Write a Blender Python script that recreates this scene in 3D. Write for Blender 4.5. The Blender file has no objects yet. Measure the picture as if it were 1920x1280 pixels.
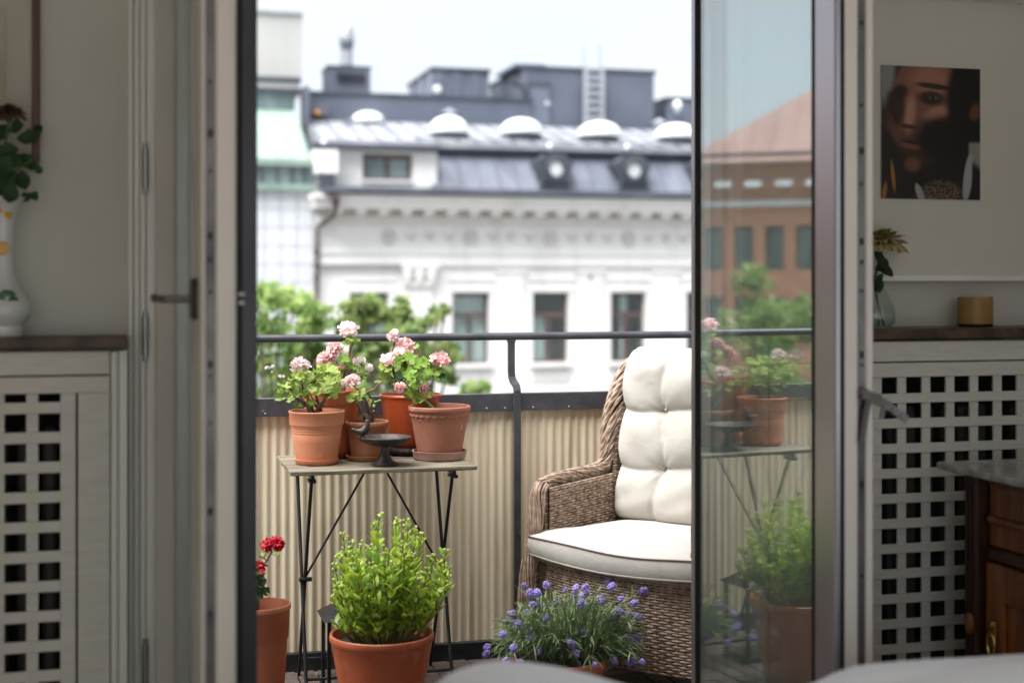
import bpy, math, random
import numpy as np
from mathutils import Vector, Matrix

scene = bpy.context.scene
COL = scene.collection
R = math.radians

# ------------------------------------------------------------------ camera
PSI = R(15.0); F = 2666.67; HZ = 530.0; H = 1.42
cam_d = bpy.data.cameras.new('camera')
cam_d.sensor_width = 36.0
cam_d.lens = 50.0
cam_d.shift_y = -110.0 / 1920.0
cam_d.clip_start = 0.05
cam_d.clip_end = 2000.0
cam_d.dof.use_dof = True
cam_d.dof.focus_distance = 5.08
cam_d.dof.aperture_fstop = 1.65
cam = bpy.data.objects.new('camera', cam_d)
cam.location = (0, 0, H)
cam.rotation_euler = (R(90), 0, -PSI)
COL.objects.link(cam)
scene.camera = cam

# ------------------------------------------------------------------ sky and sun
SUN_DIR = Vector((-0.42, -0.18, 0.88)).normalized()      # towards the sun
world = bpy.data.worlds.new('World'); scene.world = world
world.use_nodes = True
wn = world.node_tree.nodes; wl = world.node_tree.links
wn.clear()
w_out = wn.new('ShaderNodeOutputWorld')
w_bg = wn.new('ShaderNodeBackground')
w_sky = wn.new('ShaderNodeTexSky')
w_sky.sky_type = 'NISHITA'
w_sky.sun_disc = False
w_sky.sun_elevation = math.asin(SUN_DIR.z)
w_sky.sun_rotation = math.atan2(SUN_DIR.x, SUN_DIR.y)
w_sky.air_density = 1.0
w_sky.dust_density = 2.0
# broken white overcast over the clear sky
w_tc = wn.new('ShaderNodeTexCoord')
w_map = wn.new('ShaderNodeMapping'); w_map.inputs['Scale'].default_value = (1.0, 1.0, 3.2)
w_noise = wn.new('ShaderNodeTexNoise')
w_noise.inputs['Scale'].default_value = 2.6
w_noise.inputs['Detail'].default_value = 6.0
w_ramp = wn.new('ShaderNodeMapRange')
w_ramp.inputs['From Min'].default_value = 0.30; w_ramp.inputs['From Max'].default_value = 0.62
w_ramp.inputs['To Min'].default_value = 0.60; w_ramp.inputs['To Max'].default_value = 0.97
w_mix = wn.new('ShaderNodeMix'); w_mix.data_type = 'RGBA'
CLOUD = 3.45
w_mix.inputs['B'].default_value = (CLOUD * 0.94, CLOUD * 0.97, CLOUD * 1.015, 1)
wl.new(w_tc.outputs['Generated'], w_map.inputs['Vector'])
wl.new(w_map.outputs['Vector'], w_noise.inputs['Vector'])
wl.new(w_noise.outputs['Fac'], w_ramp.inputs['Value'])
wl.new(w_ramp.outputs['Result'], w_mix.inputs['Factor'])
wl.new(w_sky.outputs['Color'], w_mix.inputs['A'])
wl.new(w_mix.outputs['Result'], w_bg.inputs['Color'])
w_bg.inputs['Strength'].default_value = 0.11
wl.new(w_bg.outputs['Background'], w_out.inputs['Surface'])

sun_d = bpy.data.lights.new('sun', 'SUN')
sun_d.energy = 4.3
sun_d.angle = R(60)
sun_d.color = (1.0, 0.985, 0.955)
sun = bpy.data.objects.new('sun', sun_d)
sun.rotation_euler = (-SUN_DIR).to_track_quat('-Z', 'Y').to_euler()
sun.location = (0, 0, 30)
COL.objects.link(sun)

# ------------------------------------------------------------------ picture settings
scene.render.engine = 'CYCLES'
scene.view_settings.view_transform = 'Standard'
scene.view_settings.look = 'None'
scene.view_settings.gamma = 1.0
scene.view_settings.use_curve_mapping = False
scene.view_settings.exposure = 1.5
scene.cycles.use_denoising = True
try:
    scene.cycles.denoiser = 'OPENIMAGEDENOISE'
except Exception:
    pass
scene.cycles.max_bounces = 10
scene.cycles.diffuse_bounces = 5
scene.cycles.glossy_bounces = 5
scene.cycles.transmission_bounces = 6
scene.cycles.transparent_max_bounces = 24
scene.cycles.sample_clamp_indirect = 6.0
scene.cycles.caustics_reflective = False
scene.cycles.caustics_refractive = False

# ------------------------------------------------------------------ helpers
def at(x, y, Y):
    """the world point at depth Y (metres from the camera, across the facade) seen at photo pixel x, y"""
    a = x - 960.0
    t = Y / (F * math.cos(PSI) - a * math.sin(PSI))
    return Vector(((F * math.sin(PSI) + a * math.cos(PSI)) * t, Y, H + (HZ - y) * t))

def mpp(x, Y):
    return Y / (F * math.cos(PSI) - (x - 960.0) * math.sin(PSI))

class MB:
    """collects shapes; build() links them as one mesh object"""
    def __init__(s):
        s.v = []; s.f = []; s.n = 0
    def add(s, vs, fs):
        b = s.n
        s.v.extend([tuple(p) for p in vs]); s.n += len(vs)
        s.f.extend([tuple(i + b for i in f) for f in fs])
    def box(s, x0, x1, y0, y1, z0, z1):
        s.add([(x0, y0, z0), (x1, y0, z0), (x1, y1, z0), (x0, y1, z0), (x0, y0, z1), (x1, y0, z1), (x1, y1, z1), (x0, y1, z1)],
              [(0, 3, 2, 1), (4, 5, 6, 7), (0, 1, 5, 4), (1, 2, 6, 5), (2, 3, 7, 6), (3, 0, 4, 7)])
        return s
    def bbox(s, x0, x1, y0, y1, z0, z1, b=0.003):
        """a box with chamfered edges"""
        vs = []; 
        for (sx, sy, sz) in [(i, j, k) for i in (0, 1) for j in (0, 1) for k in (0, 1)]:
            X = (x0, x1)[sx]; Yv = (y0, y1)[sy]; Z = (z0, z1)[sz]
            dx = b if sx == 0 else -b; dy = b if sy == 0 else -b; dz = b if sz == 0 else -b
            vs += [(X, Yv + dy, Z + dz), (X + dx, Yv, Z + dz), (X + dx, Yv + dy, Z)]
        def id(i, j, k, a): return (i * 4 + j * 2 + k) * 3 + a
        fs = [(id(0,0,0,0), id(0,0,1,0), id(0,1,1,0), id(0,1,0,0)), (id(1,0,0,0), id(1,1,0,0), id(1,1,1,0), id(1,0,1,0)),
              (id(0,0,0,1), id(1,0,0,1), id(1,0,1,1), id(0,0,1,1)), (id(0,1,0,1), id(0,1,1,1), id(1,1,1,1), id(1,1,0,1)),
              (id(0,0,0,2), id(0,1,0,2), id(1,1,0,2), id(1,0,0,2)), (id(0,0,1,2), id(1,0,1,2), id(1,1,1,2), id(0,1,1,2))]
        for j in (0, 1):
            for k in (0, 1):
                fs.append((id(0,j,k,1), id(0,j,k,2), id(1,j,k,2), id(1,j,k,1)))
        for i in (0, 1):
            for k in (0, 1):
                fs.append((id(i,0,k,0), id(i,0,k,2), id(i,1,k,2), id(i,1,k,0)))
        for i in (0, 1):
            for j in (0, 1):
                fs.append((id(i,j,0,0), id(i,j,0,1), id(i,j,1,1), id(i,j,1,0)))
        for i in (0, 1):
            for j in (0, 1):
                for k in (0, 1):
                    fs.append((id(i,j,k,0), id(i,j,k,1), id(i,j,k,2)))
        s.add(vs, fs); return s
    def obox(s, o, ex, ey, ez):
        o = Vector(o); ex = Vector(ex); ey = Vector(ey); ez = Vector(ez)
        s.add([o, o + ex, o + ex + ey, o + ey, o + ez, o + ex + ez, o + ex + ey + ez, o + ey + ez],
              [(0, 3, 2, 1), (4, 5, 6, 7), (0, 1, 5, 4), (1, 2, 6, 5), (2, 3, 7, 6), (3, 0, 4, 7)])
        return s
    def bar(s, a, b, w, d, up=(0, 0, 1)):
        a = Vector(a); b = Vector(b); t = (b - a).normalized(); up = Vector(up)
        x = t.cross(up)
        if x.length < 1e-4: x = t.cross(Vector((1, 0, 0)))
        x.normalize(); y = x.cross(t).normalized()
        return s.obox(a - x * w / 2 - y * d / 2, x * w, y * d, b - a)
    def tube(s, path, rad, n=8, cap=True, squash=None):
        P = [Vector(p) for p in path]; m = len(P)
        if m < 2: return s
        rr = rad if isinstance(rad, (list, tuple)) else [rad] * m
        t0 = (P[1] - P[0]).normalized()
        ref = Vector((0, 0, 1)) if abs(t0.z) < 0.9 else Vector((1, 0, 0))
        N = (ref - t0 * ref.dot(t0)).normalized()
        vs = []
        for i in range(m):
            t = (P[min(i + 1, m - 1)] - P[max(i - 1, 0)])
            if t.length < 1e-9: t = t0
            t.normalize()
            N = (N - t * N.dot(t))
            if N.length < 1e-6: N = t.orthogonal()
            N.normalize(); B = t.cross(N)
            for k in range(n):
                a = 2 * math.pi * k / n
                vs.append(P[i] + (N * math.cos(a) + B * math.sin(a)) * rr[i])
        fs = []
        for i in range(m - 1):
            for k in range(n):
                k2 = (k + 1) % n
                fs.append((i * n + k, i * n + k2, (i + 1) * n + k2, (i + 1) * n + k))
        if cap:
            fs.append(tuple(reversed(range(n)))); fs.append(tuple(range((m - 1) * n, m * n)))
        s.add(vs, fs); return s
    def lathe(s, prof, c, n=48, wob=None):
        """profile of (radius, z) round the vertical axis through c; wob(angle, index) scales the radius"""
        c = Vector(c); vs = []; m = len(prof)
        for i, (r, z) in enumerate(prof):
            for k in range(n):
                a = 2 * math.pi * k / n
                q = r * (wob(a, i) if wob else 1.0)
                vs.append((c.x + q * math.cos(a), c.y + q * math.sin(a), c.z + z))
        fs = []
        for i in range(m - 1):
            for k in range(n):
                k2 = (k + 1) % n
                fs.append((i * n + k, i * n + k2, (i + 1) * n + k2, (i + 1) * n + k))
        if prof[0][0] > 1e-5: fs.append(tuple(reversed(range(n))))
        if prof[-1][0] > 1e-5: fs.append(tuple(range((m - 1) * n, m * n)))
        s.add(vs, fs); return s
    def ball(s, c, r, n=10, m=6, sc=(1, 1, 1)):
        c = Vector(c); vs = [(c.x, c.y, c.z - r * sc[2])]
        for i in range(1, m):
            a = -math.pi / 2 + math.pi * i / m
            for k in range(n):
                b = 2 * math.pi * k / n
                vs.append((c.x + r * sc[0] * math.cos(a) * math.cos(b), c.y + r * sc[1] * math.cos(a) * math.sin(b), c.z + r * sc[2] * math.sin(a)))
        vs.append((c.x, c.y, c.z + r * sc[2]))
        fs = [(0, 1 + (k + 1) % n, 1 + k) for k in range(n)]
        for i in range(m - 2):
            for k in range(n):
                k2 = (k + 1) % n
                fs.append((1 + i * n + k, 1 + i * n + k2, 1 + (i + 1) * n + k2, 1 + (i + 1) * n + k))
        L = len(vs) - 1; q = 1 + (m - 2) * n
        fs += [(q + k, q + (k + 1) % n, L) for k in range(n)]
        s.add(vs, fs); return s
    def grid(s, fn, nu, nv, closed_u=False):
        vs = [fn(i / nu, j / nv) for j in range(nv + 1) for i in range(nu + 1)]
        w = nu + 1
        s.add(vs, [(j * w + i, j * w + i + 1, (j + 1) * w + i + 1, (j + 1) * w + i) for j in range(nv) for i in range(nu)])
        return s
    def prism(s, pts, d):
        """closed polygon (list of 3D points) pushed along vector d"""
        d = Vector(d); a = [Vector(p) for p in pts]; n = len(a)
        s.add(a + [p + d for p in a], [tuple(reversed(range(n))), tuple(range(n, 2 * n))] +
              [(i, (i + 1) % n, n + (i + 1) % n, n + i) for i in range(n)])
        return s
    def mesh(s, name, smooth=False):
        me = bpy.data.meshes.new(name)
        me.from_pydata(s.v, [], s.f); me.update()
        if smooth:
            me.polygons.foreach_set('use_smooth', [True] * len(me.polygons))
            if smooth != 'all':
                try: me.set_sharp_from_angle(angle=R(40))
                except Exception: pass
        return me
    def build(s, name, mat, parent=None, smooth=False, kind=None):
        return link(name, s.mesh(name, smooth), mat, parent, kind)

def link(name, me, mat=None, parent=None, kind=None, M=None):
    o = bpy.data.objects.new(name, me); COL.objects.link(o)
    if mat is not None and me is not None and len(me.materials) == 0: me.materials.append(mat)
    if parent is not None: adopt(o, parent)
    if M is not None: o.matrix_basis = M
    if kind: o['kind'] = kind
    return o

ROOTLOC = {}
def adopt(o, parent):
    o.parent = parent
    p = parent; M = Matrix.Identity(4)
    # parents carry a plain translation (roots) or the identity (parts): keep children in world coordinates
    while p is not None:
        M = (Matrix.Translation(p.location) if p.name in ROOTLOC else Matrix.Identity(4)) @ M
        p = p.parent
    if parent.name in ROOTLOC:
        o.matrix_parent_inverse = Matrix.Translation(-Vector(parent.location))

def thing(name, label, cat, loc=(0, 0, 0), group=None, kind=None):
    o = bpy.data.objects.new(name, None); COL.objects.link(o)
    o.empty_display_size = 0.05
    o.location = loc; ROOTLOC[o.name] = 1
    o['label'] = label; o['category'] = cat
    if group: o['group'] = group
    if kind: o['kind'] = kind
    return o

def tag(o, label, cat, group=None):
    o['label'] = label; o['category'] = cat
    if group: o['group'] = group
    return o

# ------------------------------------------------------------------ materials
MATS = {}
def mat(name, c1, c2=None, rough=0.6, scale=8.0, stretch=(1, 1, 1), bump=0.0, bscale=None, metal=0.0, spec=0.5, detail=5.0,
        lo=0.35, hi=0.65, coat=0.0, speck=None, sheen=0.0):
    if name in MATS: return MATS[name]
    m = bpy.data.materials.new(name); m.use_nodes = True
    nt = m.node_tree; nd = nt.nodes; ln = nt.links
    b = nd['Principled BSDF']
    b.inputs['Roughness'].default_value = rough
    b.inputs['Metallic'].default_value = metal
    b.inputs['Specular IOR Level'].default_value = spec
    b.inputs['Coat Weight'].default_value = coat
    if sheen: b.inputs['Sheen Weight'].default_value = sheen
    tc = nd.new('ShaderNodeTexCoord')
    mp = nd.new('ShaderNodeMapping'); mp.inputs['Scale'].default_value = stretch
    ln.new(tc.outputs['Object'], mp.inputs['Vector'])
    if c2 is None:
        c2 = tuple(min(1.0, c * 1.12) for c in c1); c1 = tuple(c * 0.9 for c in c1)
    nz = nd.new('ShaderNodeTexNoise'); nz.inputs['Scale'].default_value = scale; nz.inputs['Detail'].default_value = detail
    ln.new(mp.outputs['Vector'], nz.inputs['Vector'])
    rp = nd.new('ShaderNodeValToRGB')
    rp.color_ramp.elements[0].position = lo; rp.color_ramp.elements[1].position = hi
    rp.color_ramp.elements[0].color = (*c1, 1); rp.color_ramp.elements[1].color = (*c2, 1)
    ln.new(nz.outputs['Fac'], rp.inputs['Fac'])
    col = rp.outputs['Color']
    if speck:
        sc, pos, cc = speck
        n2 = nd.new('ShaderNodeTexNoise'); n2.inputs['Scale'].default_value = sc; n2.inputs['Detail'].default_value = 3.0
        ln.new(mp.outputs['Vector'], n2.inputs['Vector'])
        r2 = nd.new('ShaderNodeValToRGB')
        r2.color_ramp.elements[0].position = pos; r2.color_ramp.elements[1].position = min(1.0, pos + 0.08)
        r2.color_ramp.elements[0].color = (0, 0, 0, 1); r2.color_ramp.elements[1].color = (1, 1, 1, 1)
        ln.new(n2.outputs['Fac'], r2.inputs['Fac'])
        mx = nd.new('ShaderNodeMix'); mx.data_type = 'RGBA'
        ln.new(r2.outputs['Color'], mx.inputs['Factor']); ln.new(col, mx.inputs['A']); mx.inputs['B'].default_value = (*cc, 1)
        col = mx.outputs['Result']
    ln.new(col, b.inputs['Base Color'])
    if bump:
        nb = nd.new('ShaderNodeTexNoise'); nb.inputs['Scale'].default_value = bscale or scale * 4; nb.inputs['Detail'].default_value = 4.0
        ln.new(mp.outputs['Vector'], nb.inputs['Vector'])
        bp = nd.new('ShaderNodeBump'); bp.inputs['Strength'].default_value = bump; bp.inputs['Distance'].default_value = 0.01
        ln.new(nb.outputs['Fac'], bp.inputs['Height']); ln.new(bp.outputs['Normal'], b.inputs['Normal'])
    MATS[name] = m
    return m

def leaf_mat(name, c1, c2, trans=0.35, scale=40.0, rough=0.5):
    if name in MATS: return MATS[name]
    m = mat(name, c1, c2, rough=rough, scale=scale, spec=0.3)
    nt = m.node_tree; nd = nt.nodes; ln = nt.links
    b = nd['Principled BSDF']; out = nd['Material Output']
    oi = nd.new('ShaderNodeObjectInfo')
    hs = nd.new('ShaderNodeHueSaturation')
    mr = nd.new('ShaderNodeMapRange'); mr.inputs['To Min'].default_value = 0.75; mr.inputs['To Max'].default_value = 1.25
    ln.new(oi.outputs['Random'], mr.inputs['Value']); ln.new(mr.outputs['Result'], hs.inputs['Value'])
    src = b.inputs['Base Color'].links[0].from_socket
    ln.new(src, hs.inputs['Color']); ln.new(hs.outputs['Color'], b.inputs['Base Color'])
    tr = nd.new('ShaderNodeBsdfTranslucent'); ln.new(hs.outputs['Color'], tr.inputs['Color'])
    mx = nd.new('ShaderNodeMixShader'); mx.inputs['Fac'].default_value = trans
    ln.new(b.outputs['BSDF'], mx.inputs[1]); ln.new(tr.outputs['BSDF'], mx.inputs[2])
    ln.new(mx.outputs['Shader'], out.inputs['Surface'])
    return m

def glass_mat(name, tint, ior, haze=0.0):
    """clear pane: each face reflects by its Fresnel term and lets the rest through"""
    if name in MATS: return MATS[name]
    m = bpy.data.materials.new(name); m.use_nodes = True
    nt = m.node_tree; nd = nt.nodes; ln = nt.links
    nd.clear()
    out = nd.new('ShaderNodeOutputMaterial')
    ge = nd.new('ShaderNodeNewGeometry')
    mr = nd.new('ShaderNodeMix'); mr.data_type = 'FLOAT'
    mr.inputs['A'].default_value = ior; mr.inputs['B'].default_value = 1.0 / ior
    ln.new(ge.outputs['Backfacing'], mr.inputs['Factor'])
    fr = nd.new('ShaderNodeFresnel'); ln.new(mr.outputs['Result'], fr.inputs['IOR'])
    tr = nd.new('ShaderNodeBsdfTransparent'); tr.inputs['Color'].default_value = (*tint, 1)
    gl = nd.new('ShaderNodeBsdfGlossy'); gl.inputs['Roughness'].default_value = 0.0; gl.inputs['Color'].default_value = (0.97, 0.99, 1.0, 1)
    mx = nd.new('ShaderNodeMixShader')
    base = tr.outputs['BSDF']
    if haze:                                  # pale veil mixed into the pane to imitate its milky light
        df_ = nd.new('ShaderNodeBsdfDiffuse'); df_.inputs['Color'].default_value = (0.72, 0.78, 0.76, 1)
        tl = nd.new('ShaderNodeBsdfTranslucent'); tl.inputs['Color'].default_value = (0.72, 0.78, 0.76, 1)
        m1 = nd.new('ShaderNodeMixShader'); m1.inputs['Fac'].default_value = 0.5
        ln.new(df_.outputs['BSDF'], m1.inputs[1]); ln.new(tl.outputs['BSDF'], m1.inputs[2])
        m2 = nd.new('ShaderNodeMixShader'); m2.inputs['Fac'].default_value = haze
        ln.new(base, m2.inputs[1]); ln.new(m1.outputs['Shader'], m2.inputs[2]); base = m2.outputs['Shader']
    ln.new(fr.outputs['Fac'], mx.inputs['Fac']); ln.new(base, mx.inputs[1]); ln.new(gl.outputs['BSDF'], mx.inputs[2])
    ln.new(mx.outputs['Shader'], out.inputs['Surface'])
    MATS[name] = m
    return m

# interior
M_wall = mat('wall_paint', (0.63, 0.615, 0.555), (0.68, 0.665, 0.605), rough=0.85, scale=2.0, bump=0.04, bscale=120)
M_ceil = mat('ceiling_paint', (0.84, 0.83, 0.81), rough=0.9, scale=2)
M_floorw = mat('oak_floor', (0.38, 0.28, 0.18), (0.50, 0.38, 0.26), rough=0.45, scale=6, stretch=(1, 12, 1))
M_cream = mat('cream_lacquer', (0.70, 0.655, 0.605), (0.75, 0.705, 0.655), rough=0.4, scale=3)
M_casing = mat('casing_paint', (0.84, 0.835, 0.785), (0.88, 0.875, 0.825), rough=0.35, scale=3)
M_lattice = mat('lattice_paint', (0.64, 0.63, 0.57), (0.71, 0.70, 0.64), rough=0.5, scale=14, stretch=(1, 1, 6), bump=0.05)
M_clad = mat('dark_cladding', (0.040, 0.042, 0.048), (0.055, 0.056, 0.062), rough=0.32, scale=4, metal=0.6)
M_cladg = mat('grey_cladding', (0.34, 0.35, 0.385), (0.38, 0.39, 0.425), rough=0.28, scale=3, metal=0.85)
M_rubber = mat('rubber', (0.012, 0.011, 0.011), rough=0.7)
M_steel = mat('brushed_steel', (0.30, 0.29, 0.28), (0.38, 0.37, 0.36), rough=0.35, metal=0.9, scale=20, stretch=(1, 1, 8))
M_darksteel = mat('lock_steel', (0.10, 0.095, 0.10), (0.20, 0.19, 0.19), rough=0.4, metal=0.8, scale=9)
M_bronze = mat('dark_bronze', (0.05, 0.04, 0.035), (0.08, 0.065, 0.055), rough=0.35, metal=0.8, scale=20)
M_alu = mat('spacer_aluminium', (0.62, 0.64, 0.64), rough=0.3, metal=0.8)
M_bmarble = mat('brown_marble', (0.05, 0.030, 0.022), (0.15, 0.100, 0.075), rough=0.35, spec=0.25, scale=14, lo=0.3, hi=0.7, speck=(26, 0.68, (0.36, 0.29, 0.24)))
M_gmarble = mat('grey_marble', (0.30, 0.29, 0.27), (0.50, 0.49, 0.46), rough=0.2, scale=22, speck=(60, 0.6, (0.16, 0.15, 0.14)))
M_mahog = mat('mahogany', (0.13, 0.035, 0.011), (0.30, 0.098, 0.028), rough=0.3, scale=5, stretch=(6, 6, 0.6), coat=0.3)
M_mahogd = mat('dark_mahogany', (0.030, 0.010, 0.006), (0.055, 0.018, 0.009), rough=0.3, scale=8, stretch=(4, 4, 0.6), coat=0.3)
M_brass = mat('brass', (0.55, 0.38, 0.12), (0.65, 0.46, 0.17), rough=0.28, metal=1.0)
M_linen = mat('bed_linen', (0.90, 0.91, 0.94), (0.93, 0.94, 0.96), rough=0.85, scale=5, bump=0.10, bscale=30)
M_amber = leaf_mat('amber_glass_wall', (0.58, 0.39, 0.15), (0.70, 0.50, 0.22), trans=0.55, scale=8, rough=0.12)
M_gdark = mat('smoky_glass_foot', (0.02, 0.018, 0.014), rough=0.1)
M_porc = mat('porcelain', (0.66, 0.68, 0.68), (0.70, 0.72, 0.72), rough=0.15, coat=0.4)
M_yellow = mat('yellow_enamel', (0.65, 0.36, 0.03), rough=0.2)
M_genamel = mat('green_enamel', (0.03, 0.11, 0.04), rough=0.2)
M_void = mat('shaded_radiator', (0.035, 0.033, 0.030), (0.05, 0.047, 0.042), rough=0.7)  # white radiator coloured dark, shade behind the lattice put into the paint
M_blackv = mat('niche_shade', (0.006, 0.006, 0.006), rough=0.9)  # near-black colour standing in for the deep shade of the niche
M_redwood = mat('frame_redwood', (0.085, 0.026, 0.014), (0.12, 0.04, 0.02), rough=0.4, scale=10, stretch=(6, 6, 0.7))
M_mount = mat('picture_mount', (0.50, 0.47, 0.41), rough=0.8, scale=3)
M_pict = mat('picture_wash', (0.40, 0.36, 0.27), (0.56, 0.53, 0.46), rough=0.8, scale=5)
# balcony
M_rail = mat('rail_paint', (0.035, 0.037, 0.045), (0.055, 0.057, 0.066), rough=0.42, scale=14, bump=0.08, bscale=60, speck=(45, 0.70, (0.20, 0.20, 0.21)))
M_screw = mat('screw_zinc', (0.55, 0.55, 0.56), rough=0.35, metal=0.8)
M_corr = mat('corrugated_fibre_cement', (0.58, 0.49, 0.345), (0.73, 0.64, 0.485), rough=0.8, scale=5, stretch=(5, 1, 0.35), bump=0.15, bscale=60, detail=8, speck=(4.5, 0.60, (0.52, 0.43, 0.295)))
M_deck = mat('deck_wood', (0.050, 0.034, 0.028), (0.12, 0.088, 0.075), rough=0.7, scale=5, stretch=(9, 9, 1), bump=0.2)
M_slab = mat('concrete_slab', (0.16, 0.155, 0.15), (0.22, 0.215, 0.21), rough=0.9, scale=6)
M_tablew = mat('weathered_table_wood', (0.105, 0.083, 0.055), (0.27, 0.235, 0.175), rough=0.8, scale=6, stretch=(1.0, 14, 14), bump=0.3, bscale=14, detail=8, speck=(7, 0.62, (0.25, 0.24, 0.10)))
M_iron = mat('black_iron', (0.015, 0.015, 0.017), (0.03, 0.03, 0.033), rough=0.45, metal=0.5, scale=20)
M_castiron = mat('cast_iron', (0.032, 0.026, 0.026), (0.060, 0.048, 0.046), rough=0.5, metal=0.4, scale=25, bump=0.15, bscale=70)
M_water = mat('water', (0.06, 0.035, 0.025), rough=0.03, coat=0.6)
M_terraA = mat('peach_plastic_pot', (0.58, 0.215, 0.110), (0.64, 0.255, 0.140), rough=0.5, scale=6, bump=0.03, speck=(13, 0.64, (0.60, 0.30, 0.19)))
M_terraB = mat('orange_plastic_pot', (0.52, 0.135, 0.055), (0.58, 0.165, 0.075), rough=0.42, scale=5)
M_terraB2 = mat('brick_red_saucer', (0.33, 0.05, 0.025), rough=0.4, scale=6)
M_terraC = mat('old_terracotta', (0.28, 0.105, 0.045), (0.44, 0.20, 0.105), rough=0.8, scale=9, bump=0.15, speck=(18, 0.62, (0.20, 0.12, 0.06)))
M_terraCs = mat('ochre_saucer', (0.34, 0.16, 0.055), (0.42, 0.21, 0.085), rough=0.7, scale=9)
M_terraD = mat('glazed_red_pot', (0.36, 0.058, 0.018), (0.48, 0.095, 0.030), rough=0.25, scale=7, coat=0.25)
M_terraE = mat('chalky_terracotta', (0.30, 0.115, 0.070), (0.38, 0.155, 0.100), rough=0.8, scale=10, bump=0.12, speck=(24, 0.66, (0.50, 0.37, 0.30)))
M_terraEs = mat('dusty_saucer', (0.36, 0.21, 0.165), (0.45, 0.28, 0.225), rough=0.85, scale=14, bump=0.1)
M_terraF = mat('rust_pot', (0.34, 0.074, 0.025), (0.46, 0.108, 0.040), rough=0.38, scale=5, coat=0.1, speck=(7, 0.60, (0.40, 0.15, 0.085)))
M_terraG = mat('clay_pot', (0.36, 0.115, 0.060), (0.46, 0.16, 0.088), rough=0.55, scale=6, speck=(11, 0.63, (0.42, 0.20, 0.13)))
M_soil = mat('soil', (0.012, 0.009, 0.007), (0.035, 0.025, 0.018), rough=0.95, scale=60, bump=0.8, bscale=80)
M_bark = mat('woody_stem', (0.10, 0.060, 0.042), (0.24, 0.165, 0.120), rough=0.8, scale=70, stretch=(1, 1, 0.5), bump=0.4, bscale=160)
M_barkr = mat('red_brown_stem', (0.085, 0.030, 0.020), (0.18, 0.085, 0.055), rough=0.7, scale=70, bump=0.3)
M_gstem = leaf_mat('green_stem', (0.16, 0.21, 0.05), (0.26, 0.31, 0.09), trans=0.1)
M_gerleaf = leaf_mat('geranium_leaf', (0.14, 0.27, 0.035), (0.28, 0.42, 0.07), scale=50)
M_gerleafp = leaf_mat('pale_geranium_leaf', (0.28, 0.40, 0.07), (0.44, 0.54, 0.15), scale=50)
M_gerdark = leaf_mat('dark_geranium_leaf', (0.025, 0.065, 0.022), (0.05, 0.11, 0.035), scale=50, trans=0.2)
M_pink = leaf_mat('pink_petal', (0.86, 0.46, 0.45), (0.92, 0.68, 0.67), trans=0.3, scale=60)
M_pinkp = leaf_mat('pale_pink_petal', (0.90, 0.66, 0.66), (0.94, 0.84, 0.84), trans=0.3, scale=60)
M_white = leaf_mat('white_petal', (0.80, 0.70, 0.68), (0.86, 0.82, 0.80), trans=0.3, scale=60)
M_red = leaf_mat('red_petal', (0.52, 0.008, 0.022), (0.66, 0.02, 0.045), trans=0.2, scale=60)
M_sedum = leaf_mat('lime_green_leaf', (0.43, 0.60, 0.05), (0.66, 0.80, 0.13), trans=0.35, scale=30)
M_sedumd = leaf_mat('mid_green_leaf', (0.26, 0.46, 0.06), (0.38, 0.58, 0.12), trans=0.3, scale=30)
M_bud = leaf_mat('yellow_green_bud', (0.42, 0.55, 0.12), (0.58, 0.68, 0.22), trans=0.25, scale=60)
M_lavleaf = leaf_mat('lavender_leaf', (0.19, 0.29, 0.12), (0.36, 0.46, 0.24), trans=0.2, scale=30)
M_lav = leaf_mat('lavender_flower', (0.27, 0.20, 0.56), (0.50, 0.41, 0.80), trans=0.2, scale=90)
M_wick = mat('wicker', (0.17, 0.105, 0.070), (0.50, 0.375, 0.285), rough=0.55, scale=38, stretch=(1, 1, 1), lo=0.3, hi=0.72, bump=0.2, bscale=160)
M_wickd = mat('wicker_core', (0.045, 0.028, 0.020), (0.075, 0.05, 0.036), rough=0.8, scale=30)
M_cush = mat('cushion_canvas', (0.45, 0.425, 0.385), (0.50, 0.475, 0.435), rough=0.85, scale=5, bump=0.22, bscale=24, sheen=0.1)
M_pipe = mat('brown_piping', (0.12, 0.065, 0.06), rough=0.8)
# town
M_stucco = mat('white_stucco', (0.69, 0.685, 0.67), (0.78, 0.775, 0.76), rough=0.9, scale=1.3, stretch=(2.2, 2.2, 0.35), lo=0.28, hi=0.5, bump=0.1, bscale=8)
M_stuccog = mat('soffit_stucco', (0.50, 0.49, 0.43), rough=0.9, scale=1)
M_relief = mat('relief_stucco', (0.62, 0.615, 0.60), (0.68, 0.675, 0.66), rough=0.9, scale=2)
M_roofm = mat('standing_seam_metal', (0.09, 0.102, 0.135), (0.145, 0.16, 0.20), rough=0.55, scale=0.9, stretch=(2, 1, 0.5), metal=0.1)
M_roofl = mat('light_roof_metal', (0.23, 0.24, 0.27), (0.33, 0.34, 0.375), rough=0.6, spec=0.3, scale=1.1, stretch=(2, 0.6, 1), metal=0.1)
M_roofd = mat('dark_roof_metal', (0.045, 0.052, 0.070), (0.075, 0.083, 0.105), rough=0.5, scale=1.2, metal=0.2)
M_plant = mat('slate_corrugated_metal', (0.125, 0.147, 0.195), (0.165, 0.188, 0.24), rough=0.55, scale=0.6, metal=0.2)
M_louvre = mat('louvre_black', (0.012, 0.013, 0.016), rough=0.6)
M_dome = mat('opal_skylight', (0.80, 0.84, 0.83), rough=0.25)
M_galv = mat('galvanised_steel', (0.36, 0.38, 0.42), (0.46, 0.48, 0.52), rough=0.4, metal=0.5, scale=2)
M_brown = mat('brown_window_frame', (0.095, 0.060, 0.056), (0.13, 0.085, 0.078), rough=0.5, scale=3)
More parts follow.
